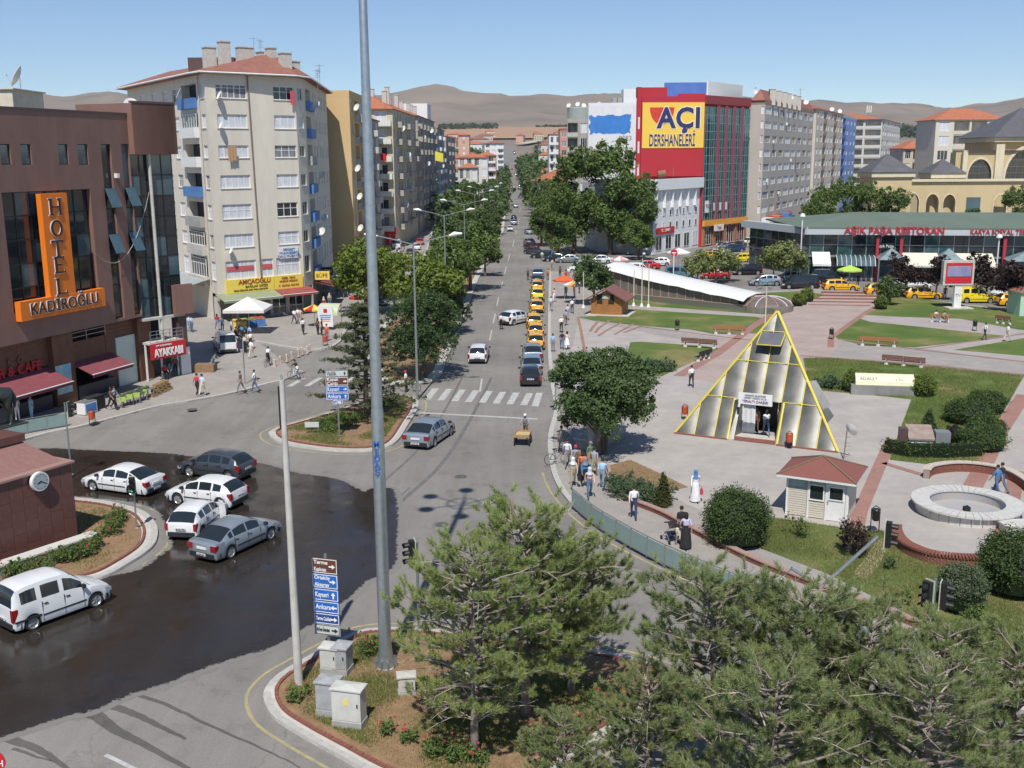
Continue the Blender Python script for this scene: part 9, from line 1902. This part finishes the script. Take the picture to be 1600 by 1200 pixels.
bp_=empty('brick_planter',G(335,582,KH),'low brown brick planter at the corner of the hotel passage','planter');q0_,q1_=G(300,583,KH),G(334,582,KH);piece('wall',mat('brown_brick',(.26,.16,.09),.85,var=.2,scale=5),bp_,((q0_[0]+q1_[0])/2,q0_[1]+.8,KH+.3),(q1_[0]-q0_[0],1.2,.6));piece('soil',M_SOIL,bp_,((q0_[0]+q1_[0])/2,q0_[1]+.8,KH+.59),(q1_[0]-q0_[0]-.2,1.0,.06))
cs=empty('concrete_block',G(955,700,KH),'long sloping grey concrete block in the shade of the round tree','concrete block');f_=Face(cs,G(925,705,KH)[:2],G(978,682,KH)[:2],KH,1,M_CONC);f_.box('block',M_CONC,0,f_.L,KH,KH+.6,-1.2,0);f_.box('top_slab',M_CONCL,-.1,f_.L+.1,KH+.602,KH+.68,-1.3,.1)
gc=empty('advert_column',G(923,708,KH),'narrow grey upright column beside the trunks of the round tree','column');x,y,_=G(923,708,KH);piece('shaft',M_GREYMETAL,gc,(x,y+.3,KH+1.1),(.35,.3,2.2))
x,y,_=G(1600,492,KH);gs=empty('green_kiosk',(x,y,KH),'pale green kiosk with brown roof cut off by the right edge','kiosk');b=MB().box(-1.0,2,-1,2,0,2.6);kid('wall',b,mat('mint_board',(.42,.60,.46),.7,var=.05),gs);b=MB().add([(-1.3,-1.3,2.6),(2.3,-1.3,2.6),(2.3,2.3,2.6),(-1.3,2.3,2.6),(.5,.5,3.5)],[(0,1,4),(1,2,4),(2,3,4),(3,0,4),(3,2,1,0)]);kid('roof',b,M_TILE,gs)
# ================= people =================
M_SKIN=mat('skin',(.42,.25,.17),.6,var=.05);M_HAIR=mat('dark_hair',(.02,.015,.012),.7,var=.2);M_HAIRG=mat('grey_hair',(.35,.34,.33),.8);M_SHOE=mat('dark_shoe',(.03,.025,.022),.5,var=.1)
C=dict(white=(.72,.73,.74),pale=(.52,.58,.66),black=(.02,.02,.022),navy=(.03,.045,.10),grey=(.22,.22,.23),jeans=(.09,.14,.24),ljeans=(.19,.27,.38),khaki=(.33,.28,.19),beige=(.52,.44,.33),red=(.52,.04,.06),pink=(.66,.42,.38),blue=(.06,.20,.42),brown=(.16,.09,.06),lilac=(.48,.44,.60),green=(.10,.20,.12),stripe=(.30,.31,.36),orange=(.60,.20,.10),cream=(.60,.55,.44),sky=(.35,.52,.72),teal=(.06,.28,.36))
def fr_(c):return fabric(C[c])
def body_mesh(pose):
 L={};s_=lambda a,l:(math.sin(R(a))*l,-math.cos(R(a))*l)
 lean=dict(push=22,bend=40,cycle=28,sit=4).get(pose,2);hipz=.91
 if pose=='sit':hipz=.50
 if pose=='cycle':hipz=1.02
 if pose=='bend':hipz=.88
 def up(d):return(math.sin(R(lean))*d,math.cos(R(lean))*d)
 def T(d):x,z=up(d);return(x,0,hipz+z)
 pel,bel,che,nek=T(0),T(.20),T(.40),T(.545);hx,hz=nek[0]+.015,nek[2]+.10;head=(hx+.01,0,hz);crown=(hx,0,hz+.10)
 legs=dict(walk=((26,8),(-20,-42)),walkb=((-20,-42),(26,8)),stand=((2,0),(-3,-4)),standb=((5,2),(-4,-6)),push=((24,6),(-22,-45)),sit=((88,8),(84,2)),cycle=((62,-8),(28,-28)),bend=((6,2),(-6,-8)))[pose]
 arms=dict(walk=((-24,-8),(22,38)),walkb=((22,38),(-24,-8)),stand=((4,12),(-2,8)),standb=((15,100),(0,10)),push=((58,84),(58,84)),sit=((28,72),(25,70)),cycle=((52,70),(52,70)),bend=((55,75),(60,80)))[pose]
 V=[pel,bel,che,nek,head,crown];E=[(0,1),(1,2),(2,3),(3,4),(4,5)];Rr=[(.145,.105),(.135,.095),(.155,.105),(.052,.05),(.082,.075),(.072,.066)];seg=[('trouser',pel,bel),('shirt',bel,che),('shirt',che,nek),('skin',nek,(nek[0],0,nek[2]+.04)),('skin',head,crown)]
 hands=[]
 for i,s in((0,1),(1,-1)):
  a1,a2=legs[i];k=s_(a1,.43);f=s_(a2,.42);hp=(pel[0],s*.095,hipz-.03);kn=(hp[0]+k[0],s*.10,hp[2]+k[1]);an=(kn[0]+f[0],s*.10,kn[2]+f[1]);toe=(an[0]+.15,s*.115,an[2]-.02 if pose!='walk' else an[2]-.03)
  n=len(V);V+=[hp,kn,an,toe];E+=[(0,n),(n,n+1),(n+1,n+2),(n+2,n+3)];Rr+=[(.098,.092),(.064,.062),(.042,.042),(.036,.03)];seg+=[('trouser',hp,kn),('trouser',kn,(an[0],an[1],an[2]+.04)),('shoe',an,toe)]
  a1,a2=arms[i];u=s_(a1,.28);w=s_(a2,.25);sh=(che[0]+up(.07)[0],s*.185,che[2]+up(.07)[1]);el=(sh[0]+u[0],s*.225,sh[2]+u[1]);wr=(el[0]+w[0],s*.22,el[2]+w[1]);d=Vector((wr[0]-el[0],0,wr[2]-el[2])).normalized();hd=tuple(Vector(wr)+d*.07)
  n=len(V);V+=[sh,el,wr,hd];E+=[(2,n),(n,n+1),(n+1,n+2),(n+2,n+3)];Rr+=[(.062,.058),(.043,.042),(.028,.026),(.032,.018)];seg+=[('shirt',che,sh),('shirt',sh,el),('sleeve',el,wr),('skin',wr,hd)];hands.append((Vector(hd),d,s))
 me=skin_mesh('body',V,E,Rr,M_SKIN,1)
 b=MB();b.v=[tuple(v.co)for v in me.vertices];b.f=[tuple(p.vertices)for p in me.polygons];order=['skin','shirt','trouser','shoe','sleeve']
 def dist(p,a,c):
  a,c=Vector(a),Vector(c);t=max(0,min(1,(p-a).dot(c-a)/max(1e-6,(c-a).length_squared)));return(p-(a+(c-a)*t)).length
 for f in b.f:p=sum((Vector(b.v[i])for i in f),Vector())/len(f);b.m.append(order.index(min(seg,key=lambda s:dist(p,s[1],s[2]))[0]))
 for h,d,s in hands:
  for k,(off,l,sp)in enumerate(((-.028,.055,0),(-.010,.070,0),(.008,.064,0),(.024,.048,0))):
   p0=h+Vector((0,0,0))+Vector((-d.z,0,d.x))*off;b.tube([p0,p0+d*l*.55+Vector((0,-s*.006,0)),p0+d*l*.95+Vector((0,-s*.022,0))],[.010,.009,.006],4)
  p0=h-d*.05+Vector((-d.z,0,d.x))*-.028;b.tube([p0,p0+d*.025+Vector((-d.z,0,d.x))*-.022,p0+d*.055+Vector((-d.z,0,d.x))*-.026],[.012,.010,.007],4)
 b.m+=[0]*(len(b.f)-len(b.m))
 n0=len(b.f);b.add([(hx+.085,-.012,hz-.0),(hx+.085,.012,hz),(hx+.112,0,hz-.008),(hx+.082,0,hz+.045)],[(0,2,1),(0,3,2),(1,2,3)])
 for s in(1,-1):b.box(hx-.015,hx+.015,*sorted((s*.075,s*.095)),hz-.01,hz+.045)
 b.m[n0:]=[0]*(len(b.f)-n0)
 out=b.mesh('body',[M_SKIN]*5,smooth=60)
 e=MB();[e.box(hx+.078,hx+.086,s*.032-.012,s*.032+.012,hz+.035,hz+.047)for s in(1,-1)];e.box(hx+.078,hx+.085,-.024,.024,hz-.032,hz-.024)
 return out,e.mesh('eyes_and_mouth',M_HAIR),(hx,hz),(pel,che,lean)
_pb={}
def hair_mesh(kind,h):
 k=(kind,round(h[0],3),round(h[1],3))
 if k in _pb:return _pb[k]
 b=MB();n=10;cx,cz=h
 def cap(prof,dx=0):b.lathe(prof,(cx+dx,0,cz),n)
 if kind=='short':cap([(.082,.03),(.092,.07),(.085,.12),(.055,.155),(.01,.165)],-.012)
 elif kind=='long':cap([(.085,-.14),(.10,-.02),(.095,.08),(.082,.13),(.05,.16),(.01,.17)],-.03)
 elif kind=='scarf':cap([(.16,-.24),(.13,-.13),(.095,-.05),(.108,.04),(.10,.11),(.06,.16),(.01,.172)],-.018)
 elif kind=='cap':cap([(.095,.05),(.10,.07),(.09,.13),(.05,.16),(.01,.165)],0);b.box(cx+.06,cx+.16,-.06,.06,cz+.06,cz+.075)
 _pb[k]=b.mesh({'short':'hair','long':'hair','scarf':'headscarf','cap':'cap'}[kind],M_HAIR,smooth=60);return _pb[k]
def person(px,py,pose,hdg,shirt,trou,label,hair='short',hc=None,s=1.0,sleeve=False,skirt=None,z=KH,group=None,bag=None,pos=None,skin=None):
 x,y=G(px,py,z)[:2]if pos is None else pos[:2]
 if pos is not None:z=pos[2]
 if pose not in _pb:_pb[pose]=body_mesh(pose)
 me,ey,h,(pel,che,lean)=_pb[pose];r=empty('person',(x,y,z),label,'person',group,rz=R(hdg));r.scale=(s,s,s)
 ik('body',me,r,mats=[M_SKIN,fr_(shirt),fr_(trou),M_SHOE,fr_(shirt)if sleeve else M_SKIN]);ik('eyes_and_mouth',ey,r)
 inst({'short':'hair','long':'hair','scarf':'headscarf','cap':'cap'}[hair],hair_mesh(hair,h),r,local=True,mats=[hc or(fr_('cream')if hair in('scarf','cap')else M_HAIR)])
 if skirt:
  k=('skirt',pose,skirt[1])
  if k not in _pb:b=MB();zt_=pel[2]+.10;zb_=skirt[1];b.lathe([(.17,zt_),(.20,zt_-.18),(.24,(zt_+zb_)/2),(.28,zb_),(.26,zb_+.01)][::-1],n=14);_pb[k]=b.mesh('skirt',M_WHITE,smooth=60)
  ik('skirt',_pb[k],r,mats=[fr_(skirt[0])])
 if bag:
  k=('bag',pose)
  if k not in _pb:b=MB().box(-.15,.15,.26,.38,.42,.68);b.tube([(-.1,.32,.68),(-.05,.30,.84),(.05,.30,.84),(.1,.32,.68)],.012,4);_pb[k]=b.mesh('handbag',M_RED)
  g=inst('handbag',_pb[k],None,loc=(x,y,z),rz=R(hdg),mats=[fr_(bag)]);g.scale=(s,s,s);tag(g,'%s bag carried by the %s'%(bag,label[:60].split(' on ')[0].split(' beside ')[0]),'bag')
 return r
W90,T90=90,-90
for a in[
 (886,655,'walkb',W90,'white','black','man in white shirt and black trousers under the left edge of the round tree'),
 (877,708,'walk',T90,'grey','grey','man in grey shirt walking at the kerb by the tree shade'),
 (886,731,'walkb',T90,'white','grey','man in white shirt and grey trousers nearest to the kerb'),
 (941,764,'walk',75,'sky','ljeans','man in pale blue shirt and bright jeans walking away by the junipers'),
 (928,745,'walkb',70,'stripe','khaki','man in blue striped shirt and khaki trousers beside the tree trunk'),
 (990,811,'walk',85,'white','navy','man in white shirt and navy trousers walking alone past the railing'),
 (1080,605,'walk',W90,'white','black','man in white shirt walking across the plaza left of the pyramid')]:person(*a,sleeve=a[0]in(990,))
person(895,762,'walkb',T90,'beige','khaki','woman in beige blouse, camouflage trousers and headscarf near the railing end',hair='scarf',hc=fr_('white'),sleeve=True,skirt=None,bag='black')
person(899,741,'walk',T90,'stripe','grey','man in striped shirt and red cap in the middle of the group',hair='cap',hc=fr_('red'));person(910,752,'stand',T90,'orange','black','woman in orange top with long dark hair inside the group',hair='long')
person(914,763,'walk',-80,'blue','black','woman in blue blouse and grey headscarf',hair='scarf',hc=fr_('grey'),sleeve=True);person(921,779,'walkb',-85,'pink','jeans','woman in pink blouse, jeans and pale headscarf at the railing',hair='scarf',hc=fr_('pale'),sleeve=True)
person(922,735,'stand',-60,'green','khaki','person in dark green standing in the shade of the round tree',hair='cap',hc=fr_('grey'));person(905,745,'walk',60,'brown','black','person in brown half hidden in the middle of the pavement group')
person(1086,784,'walk',-95,'white','white','woman in long white dress and patterned headscarf on the plaza',hair='scarf',hc=fr_('blue'),sleeve=True,skirt=('white',.08),bag='red')
person(1064,846,'walk',100,'black','black','man in black pushing the stroller beside the brick wall');person(1071,857,'walkb',100,'lilac','black','woman in lilac top and long black skirt beside the stroller',hair='long',skirt=('black',.1));person(1060,853,'walk',100,'cream','cream','small child in cream walking behind the stroller',hair='long',s=.62)
person(1556,776,'walkb',120,'blue','jeans','man in blue shirt and jeans walking behind the fountain');person(1563,772,'walk',120,'black','jeans','man in black top and jeans walking with the other behind the fountain')
person(1181,679,'stand',95,'khaki','brown','man in khaki standing in the pyramid doorway',pos=(*pf.at(smid-.35,0,-2.3)[:2],KH+.04));person(1190,682,'walk',95,'white','jeans','woman in white top entering the pyramid',hair='long',pos=(*pf.at(smid+.45,0,-1.7)[:2],KH+.04))
person(996,583,'bend',60,'sky','orange','person in turquoise and red bending behind the round tree',s=.95)
for a in[(1538,532,'walk',10,'white','navy','man in white shirt on the far right path, left one'),(1573,534,'walkb',12,'white','cream','man all in white on the far right path, right one')]:person(*a)
bq=G(1462,503,KH);person(1462,503,'sit',-80,'white','ljeans','person in white sitting on the far bench',pos=(bq[0],bq[1]+.1,KH-.02));bq=G(1475,504,KH);person(1475,504,'sit',-80,'khaki','brown','person in khaki sitting on the far bench',pos=(bq[0],bq[1]+.1,KH-.02))
k=0
for px,py,po,h_,sh,tr,lab,hr in((864,550,'stand',T90,'sky','grey','man in pale blue shirt standing beside the second car of the queue','short'),(878,546,'walk',W90,'black','jeans','man in black shirt walking with the woman in a white skirt','short'),(886,546,'walkb',W90,'pink','white','woman in pink top and white skirt beside the man in black','long'),
 (877,520,'walk',W90,'white','black','man in white shirt before the timber cabin path','cap'),(884,509,'walkb',W90,'stripe','brown','man in checked shirt walking towards the cabin','short'),(887,500,'walk',W90,'lilac','grey','man in lilac shirt ahead of the checked one','short'),(894,490,'walk',W90,'white','navy','man in white shirt and navy trousers left of the timber cabin','short'),
 (861,486,'walk',W90,'pale','grey','man in pale shirt beside the single taxi','short'),(866,472,'walkb',T90,'pink','white','man in pinkish shirt and white trousers beside the taxis','short'),(884,466,'stand',-60,'stripe','grey','person in patterned clothes by the orange parasol','long'),(897,464,'stand',180,'red','black','vendor in red below the parasols','short'),(905,458,'stand',200,'white','navy','vendor in white below the parasols','short'),
 (875,434,'walk',T90,'brown','black','woman in brown crossing at the corner','long'),(888,436,'walkb',T90,'white','khaki','man in white at the corner of the side street','short'),(884,441,'walk',60,'red','black','person in red behind the man in white at the corner','short'),(863,421,'walk',T90,'pink','grey','person in pink on the road at the corner','short'),(856,438,'stand',T90,'orange','brown','small figure in orange at the kerb','short'),(900,438,'stand',T90,'red','black','person in red beside the parasols','short'),
 (898,412,'walk',0,'white','blue','person in white between the parked cars','short'),(909,411,'stand',0,'black','black','person in black between the parked cars','short'),(863,405,'stand',-60,'blue','navy','person in blue under the plane trees','short'),(847,408,'stand',T90,'white','grey','person in white under the plane trees','short')):
 person(px,py,po,h_,sh,tr,lab,hair=hr,skirt=('white',.45)if 'white skirt beside' in lab else None,z=0 if py<428 or px<858 else KH)
person(783,515,'stand',-95,'white','black','traffic officer in white shirt and black trousers standing in the road',z=0);person(825,438,'stand',T90,'brown','black','man in brown standing beside the head of the taxi queue',z=0);person(740,400,'stand',T90,'black','black','dark clothed man under the median trees')
person(732,440,'stand',T90,'black','black','man in dark clothes at the median kerb by the tree')
for px,py,po,h_,sh,tr,lab,hr in((175,641,'walk',-10,'brown','black','woman in patterned brown top carrying a white bag below the kiosk awning','long'),(180,640,'walkb',-12,'stripe','black','person in striped top close behind the woman with the bag','short'),(309,618,'walk',80,'red','black','man in red shirt walking with the man in pale grey','short'),(317,619,'walkb',80,'pale','cream','man in pale grey shirt and cream trousers','short'),(333,579,'bend',-30,'grey','ljeans','man with a white bundle bending at the brick planter','short'),
 (377,614,'walk',178,'brown','grey','man in checked shirt striding on the pavement corner','short'),(399,612,'walkb',178,'white','jeans','man in white shirt and jeans at the pavement corner','short'),
 (474,523,'walk',T90,'white','black','man in white and black walking towards the camera before the tower','short'),(466,505,'walk',70,'white','grey','person in white by the shopfront, left of three','short'),(460,507,'walkb',70,'white','navy','person in white by the shopfront, second of three','short'),(470,506,'walk',60,'pink','khaki','person in pink by the shopfront, third of three','short'),
 (497,523,'stand',60,'brown','black','person in brown below the red and yellow parasol','long'),(503,524,'stand',0,'black','black','person in black beside the advert shelter','short'),(511,533,'stand',90,'orange','red','person in orange near the bin by the advert shelter','short'),
 (391,535,'stand',-120,'sky','black','man in light blue shirt at the crowd near the stall','short'),(362,525,'stand',30,'pale','navy','person in pale shirt in the crowd before the stall','short'),(369,531,'sit',60,'brown','black','seated person in brown in the crowd before the stall','short'),(374,527,'stand',-60,'brown','black','person in dark brown in the crowd before the stall','short'),(380,533,'bend',120,'blue','black','person in blue leaning over a cart in the crowd','short'),(386,528,'sit',200,'navy','black','seated person in navy in the crowd','short'),(392,546,'walk',100,'white','black','man in white walking away from the crowd','short'),(383,552,'stand',60,'cream','grey','man in cream shirt at the vegetable cart','short'),(393,560,'walkb',80,'white','cream','man in white with a push bike by the cart','short'),
 (348,520,'stand',T90,'jeans','navy','person in denim before the dark passage','short'),(340,516,'walk',-60,'red','ljeans','person in pink and jeans before the dark passage','long'),(300,519,'stand',60,'sky','jeans','person in light blue at the mouth of the dark passage','short'),(296,518,'walk',70,'pale','ljeans','second person in pale blue at the dark passage','short'),
 (28,657,'stand',150,'white','white','person in white seated at the cafe front','short'),(50,655,'stand',60,'sky','sky','person in light blue standing at the cafe counter','short'),(258,592,'sit',-60,'red','black','person in dark red sitting outside the shoe shop','short'),(266,590,'sit',-90,'teal','navy','person in teal sitting outside the shoe shop','short'),(275,588,'stand',-60,'brown','black','person in brown standing outside the shoe shop','short'),(284,585,'stand',-90,'teal','jeans','person in teal standing at the shoe shop corner','short')):
 person(px,py,po,h_,sh,tr,lab,hair=hr)
for i in range(26):
 px=random.uniform(505,640);py=478-(px-505)*.62+random.uniform(-14,10);
 sh=random.choice(['white','white','black','grey','red','pale','blue','beige']);tr=random.choice(['black','navy','grey','jeans']);hr=random.choice(['short','short','long','scarf'])
 person(px,py,random.choice(['walk','walkb','stand']),random.choice([80,-85,100,-100]),sh,tr,'shopper in %s top and %s trousers%s on the crowded left pavement'%(sh,tr,{'short':'','long':', long hair','scarf':', headscarf'}[hr]),hair=hr,group='shoppers on the left pavement')
for i in range(20):
 px=random.uniform(1120,1255);py=396-(px-1110)*.24+random.uniform(-4,5);sh=random.choice(['white','red','blue','pink','black','pale']);tr=random.choice(['black','navy','jeans','cream'])
 person(px,py,random.choice(['walk','walkb','stand']),random.choice([60,-120,150,0]),sh,tr,'distant pedestrian in %s top and %s trousers before the grey apartment block'%(sh,tr),z=0,group='pedestrians before the grey block')
for i,(px,py)in enumerate(((1052,432),(1097,455),(1340,447),(1392,452),(1476,468),(1214,398),(1006,408))):person(px,py,'stand',random.choice([0,90,180,-90]),random.choice(['white','black','red','blue']),'navy',['person standing by the teal van','person standing left of the red car','waiter by the lime parasol','person at the red framed restaurant door','person under the advert screen','person beside the lone orange taxi','person in front of the bank building'][i],z=0)
def bicycle(loc,hdg,label,c=(.03,.05,.08),s=1.0):
 r=empty('bicycle',loc,label,'bicycle',rz=R(hdg));r.scale=(s,s,s)
 if 'bw' not in _pb:
  b=MB();n=20
  for i in range(n):a,c2=2*math.pi*i/n,2*math.pi*(i+1)/n;b.tube([(math.cos(a)*.33,0,.35+math.sin(a)*.33),(math.cos(c2)*.33,0,.35+math.sin(c2)*.33)],.018,4,cap=False)
  w=b.mesh('tyre',M_TYRE);b=MB()
  for i in range(8):a=math.pi*i/8;b.tube([(math.cos(a)*.32,0,.35+math.sin(a)*.32),(-math.cos(a)*.32,0,.35-math.sin(a)*.32)],.003,3)
  sp=b.mesh('spokes',M_RIM);b=MB()
  for p,q in(((-.5,0,.35),(-.12,0,.32)),((-.5,0,.35),(-.22,0,.85)),((-.12,0,.32),(-.22,0,.88)),((-.12,0,.32),(.40,0,.82)),((-.21,0,.80),(.38,0,.90)),((.36,0,1.0),(.52,0,.35))):b.tube([p,q],.018,5)
  fm=b.mesh('frame',M_BLACK);b=MB().box(-.33,-.10,-.07,.07,.90,.95);sd=b.mesh('saddle',M_BLACK);b=MB().tube([(.30,-.28,1.04),(.36,0,1.02),(.30,.28,1.04)],.014,4);hb=b.mesh('handlebar',M_GREYMETAL);_pb['bw']=(w,sp,fm,sd,hb)
 w,sp,fm,sd,hb=_pb['bw']
 for x in(-.5,.52):o=ik('wheel',w,r,loc=(x,0,0));ik('spokes',sp,o)
 ik('frame',fm,r,mats=[paint('bike_%d'%int(c[2]*100+c[0]*10),c)]);ik('saddle',sd,r);ik('handlebar',hb,r);return r
x,y,_=G(462,594);bicycle((x,y,0),150,'dark bicycle ridden across the side road',s=1.0);person(0,0,'cycle',150,'black','white','cyclist in black top riding across the side road',pos=(x+.25*math.cos(R(-30)),y-.25*math.sin(R(30)),.02),s=.95)
x,y,_=G(419,572,KH);bicycle((x,y,KH),80,'bicycle ridden towards the tower on the left pavement');person(0,0,'cycle',80,'white','black','cyclist in white shirt on the left pavement',pos=(x,y-.1,KH+.02),s=.95)
x,y,_=G(641,612);bicycle((x,y,0),172,'bicycle with yellow bag held at the end of the median');person(635,613,'stand',170,'white','black','man in white shirt and red cap with a bicycle at the median end',hair='cap',hc=fr_('red'),z=0)
x,y,_=G(1195,451,KH);bicycle((x,y,KH),5,'turquoise bicycle leaning at the lawn edge',(.08,.42,.45),1.5);x,y,_=G(1122,442,0);bicycle((x,y,0),5,'grey bicycle beneath the red car',(.2,.2,.2),1.4);x,y,_=G(873,735,KH);bicycle((x,y+1.2,KH),20,'bicycle pushed beside the man in grey');x,y,_=G(1098,456,KH);bicycle((x,y,KH),5,'dark bicycle left of the red car',s=1.3)
x,y,_=G(817,694);ct_=empty('handcart',(x,y,0),'wooden handcart with an empty plywood tray in the middle of the road','handcart',rz=R(-98))
b=MB().box(-.62,.62,-.45,.45,.60,.64);kid('tray',b,mat('plywood',(.50,.38,.20),.8,var=.15,scale=3),ct_)
for q in((-.65,.65,-.48,-.45),(-.65,.65,.45,.48),(-.65,-.62,-.449,.449),(.62,.65,-.449,.449)):b=MB().box(*q,.58,.76);kid('side_board',b,M_WOODL,ct_)
for sx in(-.42,.42):
 b=MB().box(sx-.02,sx+.02,-.44,.44,.34,.38);kid('axle',b,M_BLACK,ct_)
 for sy in(-.46,.46):b=MB().tube([(sx,sy-.03,.24),(sx,sy+.03,.24)],.24,14);w=kid('wheel',b,M_TYRE,ct_);b=MB().box(sx-.03,sx+.03,sy-.02,sy+.02,.3,.6);kid('strut',b,M_WOODL,ct_)
b=MB().tube([(-.6,-.35,.7),(-1.0,-.3,1.0),(-1.0,.3,1.0),(-.6,.35,.7)],.02,5);kid('handle',b,M_GREYMETAL,ct_)
person(0,0,'push',-98,'stripe','brown','man in checked shirt and white cap pushing the handcart',hair='cap',hc=fr_('white'),pos=(x+1.38*math.cos(R(82)),y+1.38*math.sin(R(82)),0))
x,y,_=G(1048,846,KH);st=empty('stroller',(x,y,KH),'black hooded baby stroller on the pavement beside the brick wall','stroller',rz=R(110));b=MB();n=8
for i in range(n):a,c2=math.pi*.1+math.pi*.7*i/n,math.pi*.1+math.pi*.7*(i+1)/n;b.add([(.05-math.cos(a)*.30,-.22,.62+math.sin(a)*.34),(.05-math.cos(a)*.30,.22,.62+math.sin(a)*.34),(.05-math.cos(c2)*.30,.22,.62+math.sin(c2)*.34),(.05-math.cos(c2)*.30,-.22,.62+math.sin(c2)*.34)],[(0,1,2,3)])
inst('hood',b.mesh('hood',fr_('black'),smooth=60),st,local=True);b=MB().add([(-.25,-.2,.6),(-.25,.2,.6),(.25,.2,.42),(.25,-.2,.42),(-.2,-.18,.34),(-.2,.18,.34),(.3,.18,.34),(.3,-.18,.34)],[(0,3,2,1),(4,5,6,7),(0,1,5,4),(1,2,6,5),(2,3,7,6),(3,0,4,7)]);kid('seat',b,fr_('navy'),st)
for sy in(-.24,.24):b=MB().tube([(-.55,sy,1.0),(.0,sy,.55),(.42,sy,.1)],.014,5);b.tube([(-.35,sy,.1),(.1,sy,.55)],.014,5);kid('frame_bar',b,M_GREYMETAL,st)
b=MB().tube([(-.55,-.24,1.0),(-.55,.24,1.0)],.018,5);kid('handle',b,M_BLACK,st)
for sx in(-.35,.42):
 for sy in(-.26,.26):b=MB().tube([(sx,sy-.02,.1),(sx,sy+.02,.1)],.10,10);kid('wheel',b,M_TYRE,st)
for px,py,z in((720,745,0),(520,650,0),(880,680,KH),(300,640,KH),(690,820,0)):
 x,y,_=G(px,py,z);b=MB().lathe([(.34,.0),(.34,.028)],n=18);o=b.build('manhole_cover',mat('cast_iron',(.10,.095,.09),.7,var=.2,scale=8),loc=(x,y,z));tag(o,{720:'round manhole cover in the middle of the road',520:'round manhole cover left of the cedar island',880:'round manhole cover on the park pavement',300:'round manhole cover on the left pavement',690:'round manhole cover above the mast shadow'}[px],'manhole cover')
for fc,root_,pts in((rf,tow,[(8.0,22.5),(8.0,15.2),(14.3,19.0),(21.2,12.0)]),(F3[1],b3,[(9,14),(13,20)]),(fg,bg1,[(4,12),(9,20),(17,9),(23,24),(30,16)])):
 for a_,z_ in pts:fc.box('air_conditioner',M_WHITE,a_,a_+.9,z_,z_+.6,.02,.35)
def cable(p,q,sag,label):
 b=MB();pts=[tuple(Vector(p)*(1-t)+Vector(q)*t+Vector((0,0,-sag*4*t*(1-t))))for t in np.linspace(0,1,14)];o=b.tube(pts,.018,4).build('cable',M_BLACK);tag(o,label,'cable');return o
cable(HF.at(HF.px(147,395)[0],HF.px(147,395)[1],.1),HF.at(HF.px(228,300)[0],HF.px(228,300)[1],.3),2.6,'loose pale cable looping across the hotel front between the window strips').data.materials[0]=M_CONCL
